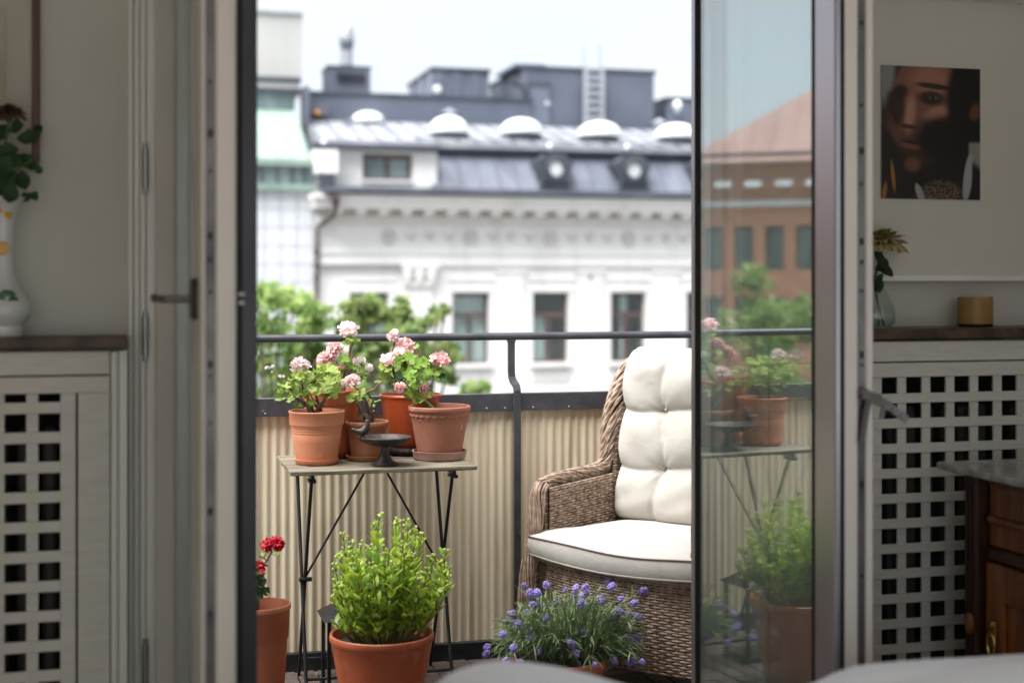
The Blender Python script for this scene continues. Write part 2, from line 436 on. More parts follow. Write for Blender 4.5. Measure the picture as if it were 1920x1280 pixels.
M_copperg = mat('verdigris_copper', (0.20, 0.285, 0.245), (0.27, 0.355, 0.315), rough=0.6, scale=0.9, stretch=(2, 2, 0.4))
M_teal = mat('teal_glazing', (0.07, 0.12, 0.125), (0.22, 0.28, 0.285), rough=0.12, scale=0.7, stretch=(2, 1, 0.5))
M_greyblock = mat('grey_render', (0.43, 0.43, 0.42), (0.50, 0.50, 0.48), rough=0.9, scale=0.4, stretch=(3, 1, 0.3))
M_panel = mat('white_facade_panel', (0.60, 0.625, 0.66), (0.66, 0.68, 0.71), rough=0.5, scale=1)
M_joint = mat('panel_joint', (0.34, 0.37, 0.42), rough=0.8)
M_pipeb = mat('downpipe_brown', (0.065, 0.042, 0.045), (0.10, 0.07, 0.07), rough=0.5, scale=4)
M_curtain = mat('curtain_net', (0.55, 0.58, 0.58), (0.66, 0.68, 0.68), rough=0.9, scale=3, stretch=(8, 1, 0.3))
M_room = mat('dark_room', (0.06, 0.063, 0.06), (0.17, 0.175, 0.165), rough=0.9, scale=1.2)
M_brick = mat('red_brick_wall', (0.50, 0.235, 0.155), (0.58, 0.29, 0.20), rough=0.9, scale=2.5, stretch=(1, 1, 4), bump=0.1, bscale=12)
M_brickd = mat('brown_brick', (0.30, 0.14, 0.095), (0.36, 0.18, 0.125), rough=0.9, scale=3)
M_roofr = mat('red_metal_roof', (0.28, 0.16, 0.145), (0.34, 0.205, 0.185), rough=0.5, scale=1.2, metal=0.1)
M_stone = mat('pale_stone', (0.55, 0.56, 0.57), rough=0.8, scale=2)
M_asph = mat('asphalt', (0.045, 0.045, 0.047), (0.06, 0.06, 0.062), rough=0.9, scale=3)
M_pave = mat('paving', (0.24, 0.235, 0.225), (0.30, 0.295, 0.285), rough=0.9, scale=3)
M_facade = mat('own_facade_render', (0.74, 0.73, 0.70), (0.78, 0.77, 0.74), rough=0.9, scale=2, bump=0.1)
M_treeleaf = leaf_mat('lime_tree_leaf', (0.12, 0.23, 0.06), (0.42, 0.52, 0.19), trans=0.45, scale=5)
M_treeleaf2 = leaf_mat('young_tree_leaf', (0.13, 0.24, 0.06), (0.46, 0.55, 0.21), trans=0.45, scale=5)
M_trunk = mat('tree_bark', (0.07, 0.055, 0.045), (0.13, 0.105, 0.085), rough=0.9, scale=8, stretch=(1, 1, 0.3), bump=0.5)
G_door = glass_mat('coated_door_glass', (0.93, 0.97, 0.955), 2.75, 0.055)
G_win = glass_mat('window_glass', (0.90, 0.95, 0.94), 1.5)
G_vase = glass_mat('thin_clear_glass', (0.93, 0.96, 0.95), 1.45)
# ================================================================== SETTING: ground, room, walls
GZ = -15.0
def structure(name, mb, m, smooth=False, parent=None):
    o = mb.build(name, m, parent, smooth)
    if parent is None: o['kind'] = 'structure'
    return o
structure('ground', MB().box(-700, 700, -300, 900, GZ - 0.5, GZ), M_pave)
structure('road', MB().box(-200, 200, 12.0, 30.0, GZ, GZ + 0.004), M_asph)

XL, XR, YB_, ZF, ZC = -2.6, 2.85, -1.5, -0.02, 2.74
structure('room_floor', MB().box(XL, XR, YB_, 3.90, ZF - 0.2, ZF), M_floorw)
structure('ceiling', MB().box(XL, XR, YB_, 3.90, ZC, ZC + 0.2), M_ceil)
structure('wall_left', MB().box(XL - 0.15, XL, YB_, 3.90, ZF - 0.2, ZC + 0.2), M_wall)
wr_ = MB().box(XR, XR + 0.15, YB_, -0.9, ZF - 0.2, ZC + 0.2).box(XR, XR + 0.15, 1.9, 3.90, ZF - 0.2, ZC + 0.2)
wr_.box(XR, XR + 0.15, -0.9, 1.9, ZF - 0.2, 0.45).box(XR, XR + 0.15, -0.9, 1.9, 2.5, ZC + 0.2)      # unseen side opening, added to bring more daylight onto the doors
structure('wall_right', wr_, M_wall)
wb = MB()
RW = (-2.2, 2.4, 0.30, 2.55)          # unseen opening behind the camera, added to brighten the room
wb.box(XL, RW[0], YB_ - 0.15, YB_, ZF - 0.2, ZC + 0.2).box(RW[1], XR, YB_ - 0.15, YB_, ZF - 0.2, ZC + 0.2)
wb.box(RW[0], RW[1], YB_ - 0.15, YB_, ZF - 0.2, RW[2]).box(RW[0], RW[1], YB_ - 0.15, YB_, RW[3], ZC + 0.2)
structure('wall_back', wb, M_wall)
OPL, OPR, OPT = -0.008, 1.665, 2.62    # the door opening
wf = MB()
wf.box(XL - 0.15, OPL, 3.90, 3.96, ZF - 0.2, ZC + 0.2)
wf.box(OPR, 2.03, 3.90, 3.96, ZF - 0.2, 1.43)
wf.box(OPR, XR + 0.15, 3.90, 3.96, 1.43, ZC + 0.2)
wf.box(2.03, XR + 0.15, 3.965, 3.99, ZF - 0.2, 1.50)
wf.box(OPL, OPR, 3.90, 3.96, OPT, ZC + 0.2)
structure('wall_front', wf, M_wall)
structure('wall_ledge', MB().bbox(2.032, XR, 3.887, 3.90, 1.425, 1.444, 0.002), M_casing)
of = MB()
of.box(-14, OPL, 3.99, 4.08, GZ, 2.86).box(OPR, 14, 3.99, 4.08, GZ, 2.86)
of.box(OPL, OPR, 3.99, 4.08, OPT, 2.86).box(OPL, OPR, 3.99, 4.08, GZ, -0.03)
structure('wall_outside', of, M_facade)
structure('cornice', MB().bbox(1.752, XR, 3.80, 3.8995, 2.292, 2.40, 0.01), M_ceil)
structure('balcony_floor', MB().box(-4.0, 4.0, 4.08, 5.30, -0.25, -0.025), M_slab)

# deck boards laid in square tiles over the slab
bf = bpy.data.objects['balcony_floor']
slat_me = {}
for hor in (0, 1):
    slat_me[hor] = (MB().bbox(-0.140, 0.140, -0.032, 0.032, 0, 0.020, 0.003) if hor else MB().bbox(-0.032, 0.032, -0.140, 0.140, 0, 0.020, 0.003)).mesh('plank')
    slat_me[hor].materials.append(M_deck)
rnd = random.Random(4)
for ix in range(9):
    for iy in range(4):
        cx = 0.23 + ix * 0.285; cy = 4.235 + iy * 0.288
        hor = (ix + iy) % 2
        for k in range(4):
            off = -0.105 + k * 0.070
            o = bpy.data.objects.new('plank', slat_me[hor]); COL.objects.link(o)
            o.parent = bf
            o.location = (cx + (0 if hor else off), cy + (off if hor else 0), -0.022 + rnd.uniform(-0.0015, 0.0015))
            o.rotation_euler = (0, 0, rnd.uniform(-0.006, 0.006))

# ---- door frame round the opening
df = thing('door_frame', 'cream painted frame round the open balcony doorway', 'door frame', (0.8, 3.9, 0), kind='structure')
mb = MB()
x0 = at(240, 500, 3.88).x
for (pa, pb, ya) in ((240, 250, 3.868), (250, 262, 3.876), (262, 273, 3.858), (273, 286, 3.872)):
    a = at(pa, 500, 3.88).x; b = at(pb, 500, 3.88).x
    mb.bbox(a + 0.0006, b - 0.0006, ya, 3.899, ZF, OPT + 0.05, 0.003)
mb.box(OPL, 0.105, 3.90, 3.985, ZF, OPT)
mb.build('jamb', M_casing, df)
mb = MB()
mb.bbox(1.640, 1.6645, 3.905, 3.985, ZF, OPT, 0.004)
mb.bbox(1.668, 1.715, 3.872, 3.899, ZF, OPT + 0.05, 0.004).bbox(1.717, 1.745, 3.882, 3.899, ZF, OPT + 0.05, 0.004)
mb.build('jamb', M_casing, df)
MB().bbox(0.108, 1.610, 3.91, 3.985, OPT - 0.05, OPT - 0.001, 0.004).build('head', M_casing, df)
MB().bbox(0.108, 1.610, 3.93, 4.10, -0.028, 0.018, 0.004).build('threshold', M_cladg, df)
for (zc_) in (1.72, 1.28, 0.42):
    hb = MB().tube([(0.036, 3.853, zc_ - 0.05), (0.036, 3.853, zc_ + 0.05)], 0.0085, 12)
    hb.tube([(0.036, 3.853, zc_ + 0.05), (0.036, 3.853, zc_ + 0.066)], 0.006, 10).tube([(0.036, 3.853, zc_ - 0.066), (0.036, 3.853, zc_ - 0.05)], 0.006, 10)
    hb.build('hinge', M_steel, df, True)

# ================================================================== balcony doors
def leaf(name, label, hinge, ang, side, clad, cladw_free, cladw_hinge):
    """one glazed door leaf. side = -1: hinged on the left, +1: on the right; ang = direction of the leaf from the hinge"""
    T, W, Z0, Z1 = (0.115 if side < 0 else 0.105), 0.76, 0.03, 2.56
    hx, hy = hinge
    d = Vector((math.cos(ang), math.sin(ang), 0))
    root = thing(name, label, 'door', (hx, hy, Z0))
    n = Vector((math.sin(-ang), math.cos(ang), 0))          # interior -> exterior for the left leaf
    if side > 0:
        n = Vector((math.sin(-ang), math.cos(ang), 0)) * 1.0
    def P(u, w, z):           # u along the leaf, w from interior face to exterior face
        if side < 0:
            return Vector((hx, hy, 0)) + d * u + n * w + Vector((0, 0, z))
        return Vector((hx, hy, 0)) + d * u + n * (T - w) + Vector((0, 0, z))
    def B(mb, u0, u1, w0, w1, z0, z1, b=0.003):
        t = MB().bbox(u0, u1, w0, w1, z0, z1, b)
        fs = t.f if side < 0 else [tuple(reversed(f)) for f in t.f]
        mb.add([P(*v) for v in t.v], fs)
        return mb
    core = T - clad
    ST = 0.11 if side < 0 else cladw_free - 0.002
    HS = 0.03
    g0, g1 = 0.05 * T + 0.004, 0.25 * T + 0.002          # groove for the lock strip, seen on the free edge
    if side > 0: g0, g1 = 0.20 * T, 0.41 * T
    m = B(MB(), W - ST, W, 0, g0, Z0, Z1, 0.004)
    B(m, W - ST, W - 0.006, g0, g1, Z0, Z1, 0.0005)
    B(m, W - ST, W, g1, core, Z0, Z1, 0.004)
    m.build('stile', M_cream, root)
    if side > 0: HS = cladw_hinge - 0.002
    B(MB(), 0, HS, 0, core, Z0, Z1, 0.004).build('stile', M_cream, root)
    B(MB(), HS + 0.001, W - ST - 0.001, 0, core, Z0, Z0 + 0.13, 0.004).build('rail', M_cream, root)
    B(MB(), HS + 0.001, W - ST - 0.001, 0, core, Z1 - 0.10, Z1, 0.004).build('rail', M_cream, root)
    ls = B(MB(), W - 0.0055, W - 0.003, g0 + 0.001, g1 - 0.001, Z0 + 0.02, Z1 - 0.02, 0.0005).build('lock_strip', M_darksteel, root)
    mbx = MB(); gm = (g0 + g1) / 2
    rr = random.Random(7)
    for z in (0.25, 0.5, 0.71, 0.93, 1.12, 1.22, 1.245, 1.40, 1.47, 1.52, 1.66, 1.74, 1.85, 2.05):
        hh = rr.choice((0.004, 0.006, 0.012))
        B(mbx, W - 0.003, W + 0.001, gm - 0.004, gm + 0.004, z - hh * 0.7, z + hh * 0.7, 0.001)
    mbx.build('bolt', M_rubber, ls)
    # outer cladding: a frame of four bars proud of the timber
    for (u0, u1, z0, z1) in ((W - cladw_free, W + 0.004, Z0, Z1), (-0.004, cladw_hinge, Z0, Z1),
                             (cladw_hinge + 0.001, W - cladw_free - 0.001, Z0, Z0 + 0.12), (cladw_hinge + 0.001, W - cladw_free - 0.001, Z1 - 0.09, Z1)):
        B(MB(), u0, u1, core + 0.004, T + 0.006, z0, z1, 0.004).build('cladding', M_clad if side < 0 else M_cladg, root)
    ga = B(MB(), W - 0.009, W + 0.0055, core - 0.004, core + 0.0035, Z0, Z1, 0.001)
    ga.build('gasket', M_rubber, root)
    # black glazing beads along the glass, seen on the outer face
    m = B(MB(), W - cladw_free - 0.012, W - cladw_free - 0.0005, core + 0.002, T + 0.0075, Z0 + 0.12, Z1 - 0.09, 0.001)
    B(m, cladw_hinge + 0.0005, cladw_hinge + 0.005, core + 0.002, T + 0.0075, Z0 + 0.12, Z1 - 0.09, 0.001)
    m.build('glazing_bead', M_rubber, root)
    ga0, ga1 = HS - 0.012, W - ST + 0.015
    if side > 0: ga0, ga1 = cladw_hinge - 0.01, W - cladw_free + 0.01
    for w in ((0.045, 0.088) if side < 0 else (0.058, 0.098)):
        B(MB(), ga0, ga1, w, w + 0.005, Z0 + 0.10, Z1 - 0.07, 0.0008).build('pane', G_door, root)
    sp = MB()
    for (u0, u1) in ((HS + 0.002, HS + 0.013), (W - ST - 0.013, W - ST - 0.002)):
        B(sp, u0, u1, 0.052 if side < 0 else 0.0645, 0.086 if side < 0 else 0.0965, Z0 + 0.12, Z1 - 0.09, 0.001)
    sp.build('spacer', M_alu, root)
    # rows of small bright dots where the spacer is perforated
    return root, P, B, W

lroot, LP, LB, LW = leaf('balcony_door', 'cream balcony door with dark lever handle, swung inward beside the grey wall', (0.060, 3.865), -R(83.6), -1, 0.036, 0.075, 0.06)
hz_ = 1.385
hd = LB(MB(), LW - 0.085, LW - 0.045, -0.012, -0.0005, hz_ - 0.045, hz_ + 0.045, 0.004).build('handle', M_bronze, lroot)
lv = MB().tube([LP(LW - 0.065, -0.010, hz_), LP(LW - 0.065, -0.060, hz_), LP(LW - 0.070, -0.068, hz_), LP(LW - 0.082, -0.072, hz_), LP(LW - 0.13, -0.073, hz_), LP(LW - 0.185, -0.073, hz_)], [0.008, 0.008, 0.0085, 0.0085, 0.008, 0.0085], 10)
lv.ball(LP(LW - 0.187, -0.073, hz_ + 0.001), 0.010)
lv.build('lever', M_darksteel, hd, True)
ks = MB()
for dz in (-0.008, 0.010):
    LB(ks, LW - 0.002, LW + 0.010, 0.078, 0.092, hz_ + dz - 0.004, hz_ + dz + 0.004, 0.001)
ks.build('strike_plate', M_steel, lroot)

rroot, RP, RB, RW_ = leaf('balcony_door', 'open glass balcony door with grey outer frame, mirroring the potted flowers', (1.582, 3.865), -R(85.5), 1, 0.016, 0.090, 0.024)
# stay arm hanging from the free edge
st = MB()
a0 = RP(RW_ + 0.004, 0.034, 1.155)
st.ball(a0, 0.013)
a1 = RP(RW_ + 0.012, -0.035, 1.120); a2 = RP(RW_ + 0.016, -0.085, 1.085)
st.bar(a0, a1, 0.010, 0.022); st.bar(a1, a2, 0.007, 0.018)
st.bar(RP(RW_ + 0.008, 0.020, 1.140), RP(RW_ + 0.010, 0.042, 1.035), 0.007, 0.014)
st.bar(RP(RW_ + 0.008, -0.012, 1.140), RP(RW_ + 0.010, 0.040, 1.150), 0.014, 0.020)
st.bar(RP(RW_ + 0.014, -0.020, 1.128), RP(RW_ + 0.014, -0.012, 1.090), 0.006, 0.010)
st.build('stay_arm', M_darksteel, rroot)
sl = MB()
for (q, z) in ((-0.045, 1.113), (-0.066, 1.098)):
    sl.ball(RP(RW_ + 0.019, q, z), 0.0045)
sl.build('stay_pin', M_steel, rroot)

# ================================================================== radiator covers
def slat_pair(mbs): pass
LZ = 1.285
def radiator_cover(name, label, xa, xb, ya, rail_x, hole_x, grid_xs, z_top, zs, cat='radiator cover'):
    root = thing(name, label, cat, ((xa + xb) / 2, ya, ZF))
    MB().bbox(xa, xb, ya + 0.001, ya + 0.022, z_top - 0.062, z_top - 0.003, 0.002).build('top_rail', M_lattice, root)
    MB().bbox(xa, xb, ya - 0.002, ya + 0.020, z_top - 0.108, z_top - 0.066, 0.002).build('top_rail', M_lattice, root)
    MB().bbox(xa, xb, ya - 0.002, ya + 0.020, ZF, ZF + 0.09, 0.002).build('bottom_rail', M_lattice, root)
    for (a, b) in rail_x:
        MB().bbox(a, b, ya - 0.001, ya + 0.021, ZF + 0.09, z_top - 0.108, 0.002).build('stile', M_lattice, root)
    vm = MB().bbox(-0.0145, 0.0145, 0.009, 0.018, ZF + 0.085, z_top - 0.104, 0.0012).mesh('slat'); vm.materials.append(M_lattice)
    for x in grid_xs:
        o = bpy.data.objects.new('slat', vm); COL.objects.link(o); adopt(o, root); o.location = (x, ya, 0)
    hm = MB().bbox(hole_x[0], hole_x[1], 0.0, 0.0085, -0.0140, 0.0140, 0.0012).mesh('slat'); hm.materials.append(M_lattice)
    for z in zs:
        o = bpy.data.objects.new('slat', hm); COL.objects.link(o); adopt(o, root); o.location = (0, ya, z)
    MB().box(xa + 0.01, xb - 0.01, ya + 0.140, ya + 0.148, ZF + 0.01, z_top - 0.02).build('back_panel', M_blackv, root)  # dark sheet painting the shaded void behind the lattice
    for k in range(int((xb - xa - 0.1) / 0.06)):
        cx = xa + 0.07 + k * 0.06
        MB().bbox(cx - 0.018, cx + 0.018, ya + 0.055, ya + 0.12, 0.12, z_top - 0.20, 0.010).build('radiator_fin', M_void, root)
    return root
YC = 3.75
rx0 = at(1683 - 60, 800, YC).x
pitx = 0.0806
zs = [1.42 - (745 - 530) * mpp(1750, YC) - k * 0.0737 for k in range(17)]
x_first = at(1648, 800, YC).x
radiator_cover('radiator_cover', 'cream lattice radiator cover behind the dark wooden sideboard', 1.77, XR - 0.005, YC, [(1.77, 1.925)],
               (1.925, XR - 0.006), [x_first + (k - 3) * pitx for k in range(12) if x_first + (k - 3) * pitx < XR - 0.02 and x_first + (k - 3) * pitx > 1.95], LZ - 0.035, zs)
lxs = at(60, 800, YC).x
zsl = [1.42 - (758 + 7 - 530 ) * mpp(60, YC) - k * 0.0747 for k in range(17)]
lst = (at(113, 800, YC).x, at(142, 800, YC).x)
lend = (at(146, 800, YC).x, at(206, 800, YC).x)
lroot2 = radiator_cover('radiator_cover', 'cream lattice radiator cover below the painted flower vase', -1.05, lend[1], YC, [lst, lend],
               (-1.05, lst[0]), [lxs - k * pitx for k in range(12) if lxs - k * pitx > -1.03], LZ - 0.035, zsl)
MB().tube([(1.757, YC + 0.012, ZF), (1.757, YC + 0.012, LZ - 0.04)], 0.012, 14).build('corner_bead', M_casing, bpy.data.objects['radiator_cover'], True)
MB().bbox(1.747, 1.768, YC + 0.026, 3.88, ZF, LZ - 0.037, 0.002).build('end_panel', M_casing, bpy.data.objects['radiator_cover'])
a = at(207, 800, YC).x; b = at(222, 800, YC).x; c = at(239, 800, YC).x
MB().tube([((a + b) / 2, YC + 0.012, ZF), ((a + b) / 2, YC + 0.012, LZ - 0.04)], (b - a) / 2, 14).build('corner_bead', M_casing, lroot2, True)
MB().bbox(b + 0.0006, c, YC + 0.014, 3.868, ZF, LZ - 0.037, 0.002).build('end_panel', M_casing, lroot2)

def shelf(label, xa, xb):
    o = MB().bbox(xa, xb, YC - 0.022, 3.866 if xa < 0 else 3.963, LZ - 0.030, LZ, 0.003).build('shelf', M_bmarble)
    tag(o, label, 'shelf'); return o
shelf('brown marble shelf under the painted white vase', -1.10, at(239, 620, YC - 0.02).x)
shelf('brown marble shelf carrying the amber candle holder', 1.765, XR - 0.004)

# ================================================================== pictures
pl = thing('framed_picture', 'pale framed picture in a thin red-brown wooden frame', 'picture', (-0.35, 3.89, 1.7))
fx1 = at(75, 200, 3.89).x; fx0 = at(61, 200, 3.89).x; fz = at(70, 305, 3.89).z
MB().bbox(fx0, fx1, 3.872, 3.899, fz, 2.25, 0.002).build('frame', M_redwood, pl)
MB().bbox(fx0 - 0.46, fx0 - 0.44, 3.872, 3.899, fz, 2.25, 0.002).build('frame', M_redwood, pl)
MB().bbox(fx0 - 0.4395, fx0 - 0.0005, 3.872, 3.899, fz, fz + 0.020, 0.002).build('frame', M_redwood, pl)
MB().bbox(fx0 - 0.4395, fx0 - 0.0005, 3.872, 3.899, 2.23, 2.25, 0.002).build('frame', M_redwood, pl)
MB().box(fx0 - 0.4395, fx0 - 0.0005, 3.887, 3.8985, fz + 0.0205, 2.2295).build('mount', M_mount, pl)
MB().box(fx0 - 0.36, fx0 - 0.065, 3.884, 3.8868, fz + 0.14, 2.13).build('picture_sheet', M_pict, pl)

def poster():
    NX, NY = 130, 176
    p00 = at(1653, 122, 3.893); p10 = at(1838, 128, 3.893); p01 = at(1653, 372, 3.893)
    x0, x1, z1, z0 = p00.x, p10.x, p00.z, p01.z
    mb = MB()
    mb.grid(lambda u, v: (x0 + (x1 - x0) * u, 3.8935, z1 + (z0 - z1) * v), NX, NY)
    nb = len(mb.v)
    mb.box(x0, x1, 3.8945, 3.8985, z0, z1)
    me = mb.mesh('poster')
    U = np.tile(np.linspace(0, 1, NX + 1), NY + 1); V = np.repeat(np.linspace(0, 1, NY + 1), NX + 1)
    def sm(a, b, x): t = np.clip((x - a) / (b - a), 0, 1); return t * t * (3 - 2 * t)
    def blob(cx, cy, rx, ry, ang=0.0, s=0.35):
        c, q = math.cos(ang), math.sin(ang)
        X = (U - cx) * c + (V - cy) * 1.35 * q; Yv = -(U - cx) * q + (V - cy) * 1.35 * c
        return 1 - sm(1 - s * 0.62, 1 + s * 0.62, np.sqrt((X / rx) ** 2 + (Yv / (ry * 1.35)) ** 2))
    C = np.zeros((len(U), 3))
    def lay(col, a):
        for i in range(3): C[:, i] = C[:, i] * (1 - a) + col[i] * a
    lay((0.012, 0.008, 0.007), np.ones_like(U))
    bgm = (1 - sm(0.10, 0.17, U + 0.10 * V)) * (1 - sm(0.18, 0.38, V)); lay((0.22, 0.23, 0.22), bgm)
    # face: lit along the cheek and brow, fading to the dark
    face = blob(0.44, 0.30, 0.36, 0.44, 0.10, 0.16) * (1 - sm(0.70, 0.80, U + 0.18 * V))
    lay((0.19, 0.080, 0.055), face * (1 - 0.85 * sm(0.34, 0.62, V + 0.34 * (U - 0.35))))
    lay((0.36, 0.170, 0.115), blob(0.50, 0.10, 0.20, 0.11, 0, 0.8) * 0.8)
    lay((0.42, 0.215, 0.155), blob(0.285, 0.36, 0.05, 0.13, 0.1, 0.9) * 0.9)
    lay((0.40, 0.195, 0.140), blob(0.56, 0.345, 0.13, 0.045, -0.35, 0.9) * 0.9)
    lay((0.015, 0.008, 0.007), blob(0.14, 0.30, 0.09, 0.17, 0, 0.6) * sm(0.14, 0.22, V) * 0.9)
    lay((0.012, 0.008, 0.007), blob(0.53, 0.145, 0.19, 0.022, 0.10, 0.6) * 0.95)
    lay((0.020, 0.012, 0.011), blob(0.50, 0.235, 0.13, 0.052, 0.06, 0.6) * 0.95)
    lay((0.14, 0.13, 0.12), blob(0.52, 0.232, 0.045, 0.012, 0, 0.7) * 0.8)
    lay((0.006, 0.004, 0.004), blob(0.515, 0.232, 0.018, 0.015, 0, 0.5))
    lay((0.016, 0.009, 0.008), blob(0.19, 0.19, 0.07, 0.05, 0, 0.7) * 0.9)
    lay((0.020, 0.008, 0.007), blob(0.27, 0.455, 0.08, 0.018, 0.1, 0.7) * 0.9)
    lay((0.008, 0.005, 0.005), blob(0.62, 0.55, 0.26, 0.17, 0.4, 0.5))
    lay((0.19, 0.065, 0.055), blob(0.28, 0.60, 0.10, 0.026, 0.18, 0.6) * 0.8)
    lay((0.020, 0.008, 0.008), blob(0.29, 0.575, 0.10, 0.010, 0.2, 0.6))
    lay((0.17, 0.070, 0.045), blob(0.31, 0.74, 0.075, 0.052, 0, 0.8) * 0.85)
    # hair, ear, collar, cloth
    hair = sm(0.70, 0.80, U + 0.10 * np.sin(V * 5 + 0.4)) * (1 - sm(0.52, 0.60, V)); lay((0.004, 0.004, 0.004), hair)
    lay((0.15, 0.062, 0.040), blob(0.95, 0.33, 0.055, 0.065, 0.3, 0.5) * 0.8)
    lay((0.24, 0.25, 0.22), sm(0.87, 0.90, U) * sm(0.55, 0.58, V) * (1 - sm(0.64, 0.80, V - 0.9 * (U - 0.9))))
    lay((0.33, 0.34, 0.36), blob(0.875, 0.83, 0.045, 0.19, 0.12, 0.25) * sm(0.62, 0.68, V))
    lay((0.30, 0.31, 0.33), blob(0.385, 0.96, 0.035, 0.08, -0.35, 0.3))
    rs = np.random.RandomState(3); sp = rs.rand(len(U))
    lay((0.30, 0.21, 0.15), blob(0.60, 0.95, 0.20, 0.09, 0, 0.4) * sm(0.45, 0.9, sp) * 0.85)
    lay((0.010, 0.009, 0.010), sm(0.90, 0.93, U) * sm(0.66, 0.74, V - 0.6 * (U - 0.9)))
    lay((0.42, 0.17, 0.03), blob(0.115, 0.83, 0.018, 0.11, -0.10, 0.6) * 0.8)
    lay((0.40, 0.15, 0.02), blob(0.03, 0.95, 0.02, 0.07, 0.12, 0.6) * 0.8)
    lay((0.15, 0.06, 0.02), blob(0.06, 0.42, 0.05, 0.07, 0, 0.8) * sm(0.3, 0.9, sp) * 0.8)
    ca = me.color_attributes.new('print', 'FLOAT_COLOR', 'POINT')
    full = np.ones((len(me.vertices), 4)); full[:nb, :3] = np.clip(C * 1.12, 0, 1); full[nb:, :3] = 0.5
    ca.data.foreach_set('color', full.astype(np.float32).ravel())
    m = bpy.data.materials.new('poster_print'); m.use_nodes = True
    nd = m.node_tree.nodes; b = nd['Principled BSDF']; b.inputs['Roughness'].default_value = 0.35
    at_ = nd.new('ShaderNodeAttribute'); at_.attribute_name = 'print'
    m.node_tree.links.new(at_.outputs['Color'], b.inputs['Base Color'])
    me.polygons.foreach_set('use_smooth', [i < NX * NY for i in range(len(me.polygons))])
    o = link('poster', me, m)
    tag(o, 'unframed dark portrait poster of a face half in shadow, pinned on the wall', 'poster')
poster()
# ================================================================== TOWN
YT = 38.0                                   # the facade across the street
def zt(x, y, Y=YT): return at(x, y, Y).z
def xt(x, Y=YT): return at(x, 530, Y).x
HREF = 1095                                 # horizontals were measured on this column
def zr(y, Y=YT): return zt(HREF, y, Y)

wbld = thing('white_building', 'ornate white stucco building with dark mansard roof across the street', 'building', (xt(1000), YT, GZ))
XA, XB = xt(590), xt(1660)
# window grid
w_c = [xt(693), xt(883), xt(1031.5), xt(1177.5)]
pit = (w_c[3] - w_c[1]) / 2
WX = [w_c[1] - pit * 1.27 if False else xt(692), w_c[1], w_c[1] + pit, w_c[1] + 2 * pit, w_c[1] + 3 * pit, w_c[1] + 4 * pit, w_c[1] + 5 * pit]
WW = (xt(1065) - xt(998)) / 2
WZ1, WZ0 = zt(1031, 548), zt(1031, 680)
mb = MB()
edges = [XA] + [v for w in WX for v in (w - WW, w + WW)] + [XB]
for i in range(0, len(edges), 2):
    mb.box(edges[i], edges[i + 1], YT, YT + 0.5, WZ0, WZ1)
mb.box(XA, XB, YT, YT + 0.5, WZ1, zr(376)).box(XA, XB, YT, YT + 0.5, GZ, WZ0)
mb.box(XA, XB, YT + 0.5, YT + 0.52, GZ, zr(376)) if False else None
mb.build('wall', M_stucco, wbld)
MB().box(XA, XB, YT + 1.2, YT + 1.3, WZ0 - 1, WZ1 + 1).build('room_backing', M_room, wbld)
for wi, x in enumerate(WX):
    fr = MB()
    a, b = x - WW, x + WW
    y0, y1 = YT + 0.22, YT + 0.30
    t = 0.055
    tz = zt(1031, 590)
    fr.box(a, a + t, y0, y1, WZ0, WZ1).box(b - t, b, y0, y1, WZ0, WZ1)
    fr.box(a + t, b - t, y0, y1, WZ1 - t, WZ1).box(a + t, b - t, y0, y1, WZ0, WZ0 + t)
    fr.box(a + t, b - t, y0 - 0.02, y1, tz - 0.06, tz + 0.06)
    fr.box(x - 0.045, x + 0.045, y0 + 0.001, y1 - 0.001, WZ0 + t, tz - 0.06)
    w = fr.build('window', M_brown, wbld)
    for (pa, pb, za, zb) in ((a + t, x - 0.045, WZ0 + t, tz - 0.06), (x + 0.045, b - t, WZ0 + t, tz - 0.06), (a + t, b - t, tz + 0.06, WZ1 - t)):
        MB().box(pa, pb, y0 + 0.03, y0 + 0.04, za, zb).build('pane', G_win, w)
    MB().box(a - 0.10, b + 0.10, YT - 0.14, YT - 0.001, WZ0 - 0.10, WZ0 - 0.01).build('sill', M_stucco, w)
    # curtains
    cr = random.Random(wi)
    spans = [((a + 0.02, b - 0.02)), ((a + 0.02, b - 0.02)), (a + 0.02, x - 0.06), (x - 0.10, x + 0.10), (x, b), (a, b), (a, x)][wi:wi + 1]
    for (ca, cb) in spans:
        zt0 = WZ1 - 0.1 if wi < 2 else (tz if wi == 2 else WZ1 - 0.1)
        MB().grid(lambda u, v: (ca + (cb - ca) * u, YT + 0.42 + 0.03 * math.sin(u * (cb - ca) * 26 + 0.4 * v), WZ0 + (zt0 - WZ0) * v), 40, 2).build('curtain', M_curtain, w, True)
    # surround and the relief panel below the sill
    s = MB()
    sw = 0.13
    s.box(a - sw, a - 0.01, YT - 0.05, YT - 0.001, WZ0, WZ1 + 0.0).box(b + 0.01, b + sw, YT - 0.05, YT - 0.001, WZ0, WZ1)
    s.box(a - sw, b + sw, YT - 0.06, YT - 0.001, WZ1 + 0.01, WZ1 + 0.14)
    s.box(a - sw - 0.04, b + sw + 0.04, YT - 0.05, YT - 0.001, zr(527) , zr(523))
    s.build('window_surround', M_stucco, wbld)
    bal = MB()
    zb1, zb0 = WZ0 - 0.17, WZ0 - 0.52
    for k in range(9):
        cx = a + 0.02 + k * (b - a - 0.04) / 8
        bal.box(cx - 0.033, cx + 0.033, YT - 0.05, YT - 0.001, zb0, zb1)
    bal.build('relief_panel', M_relief, wbld)
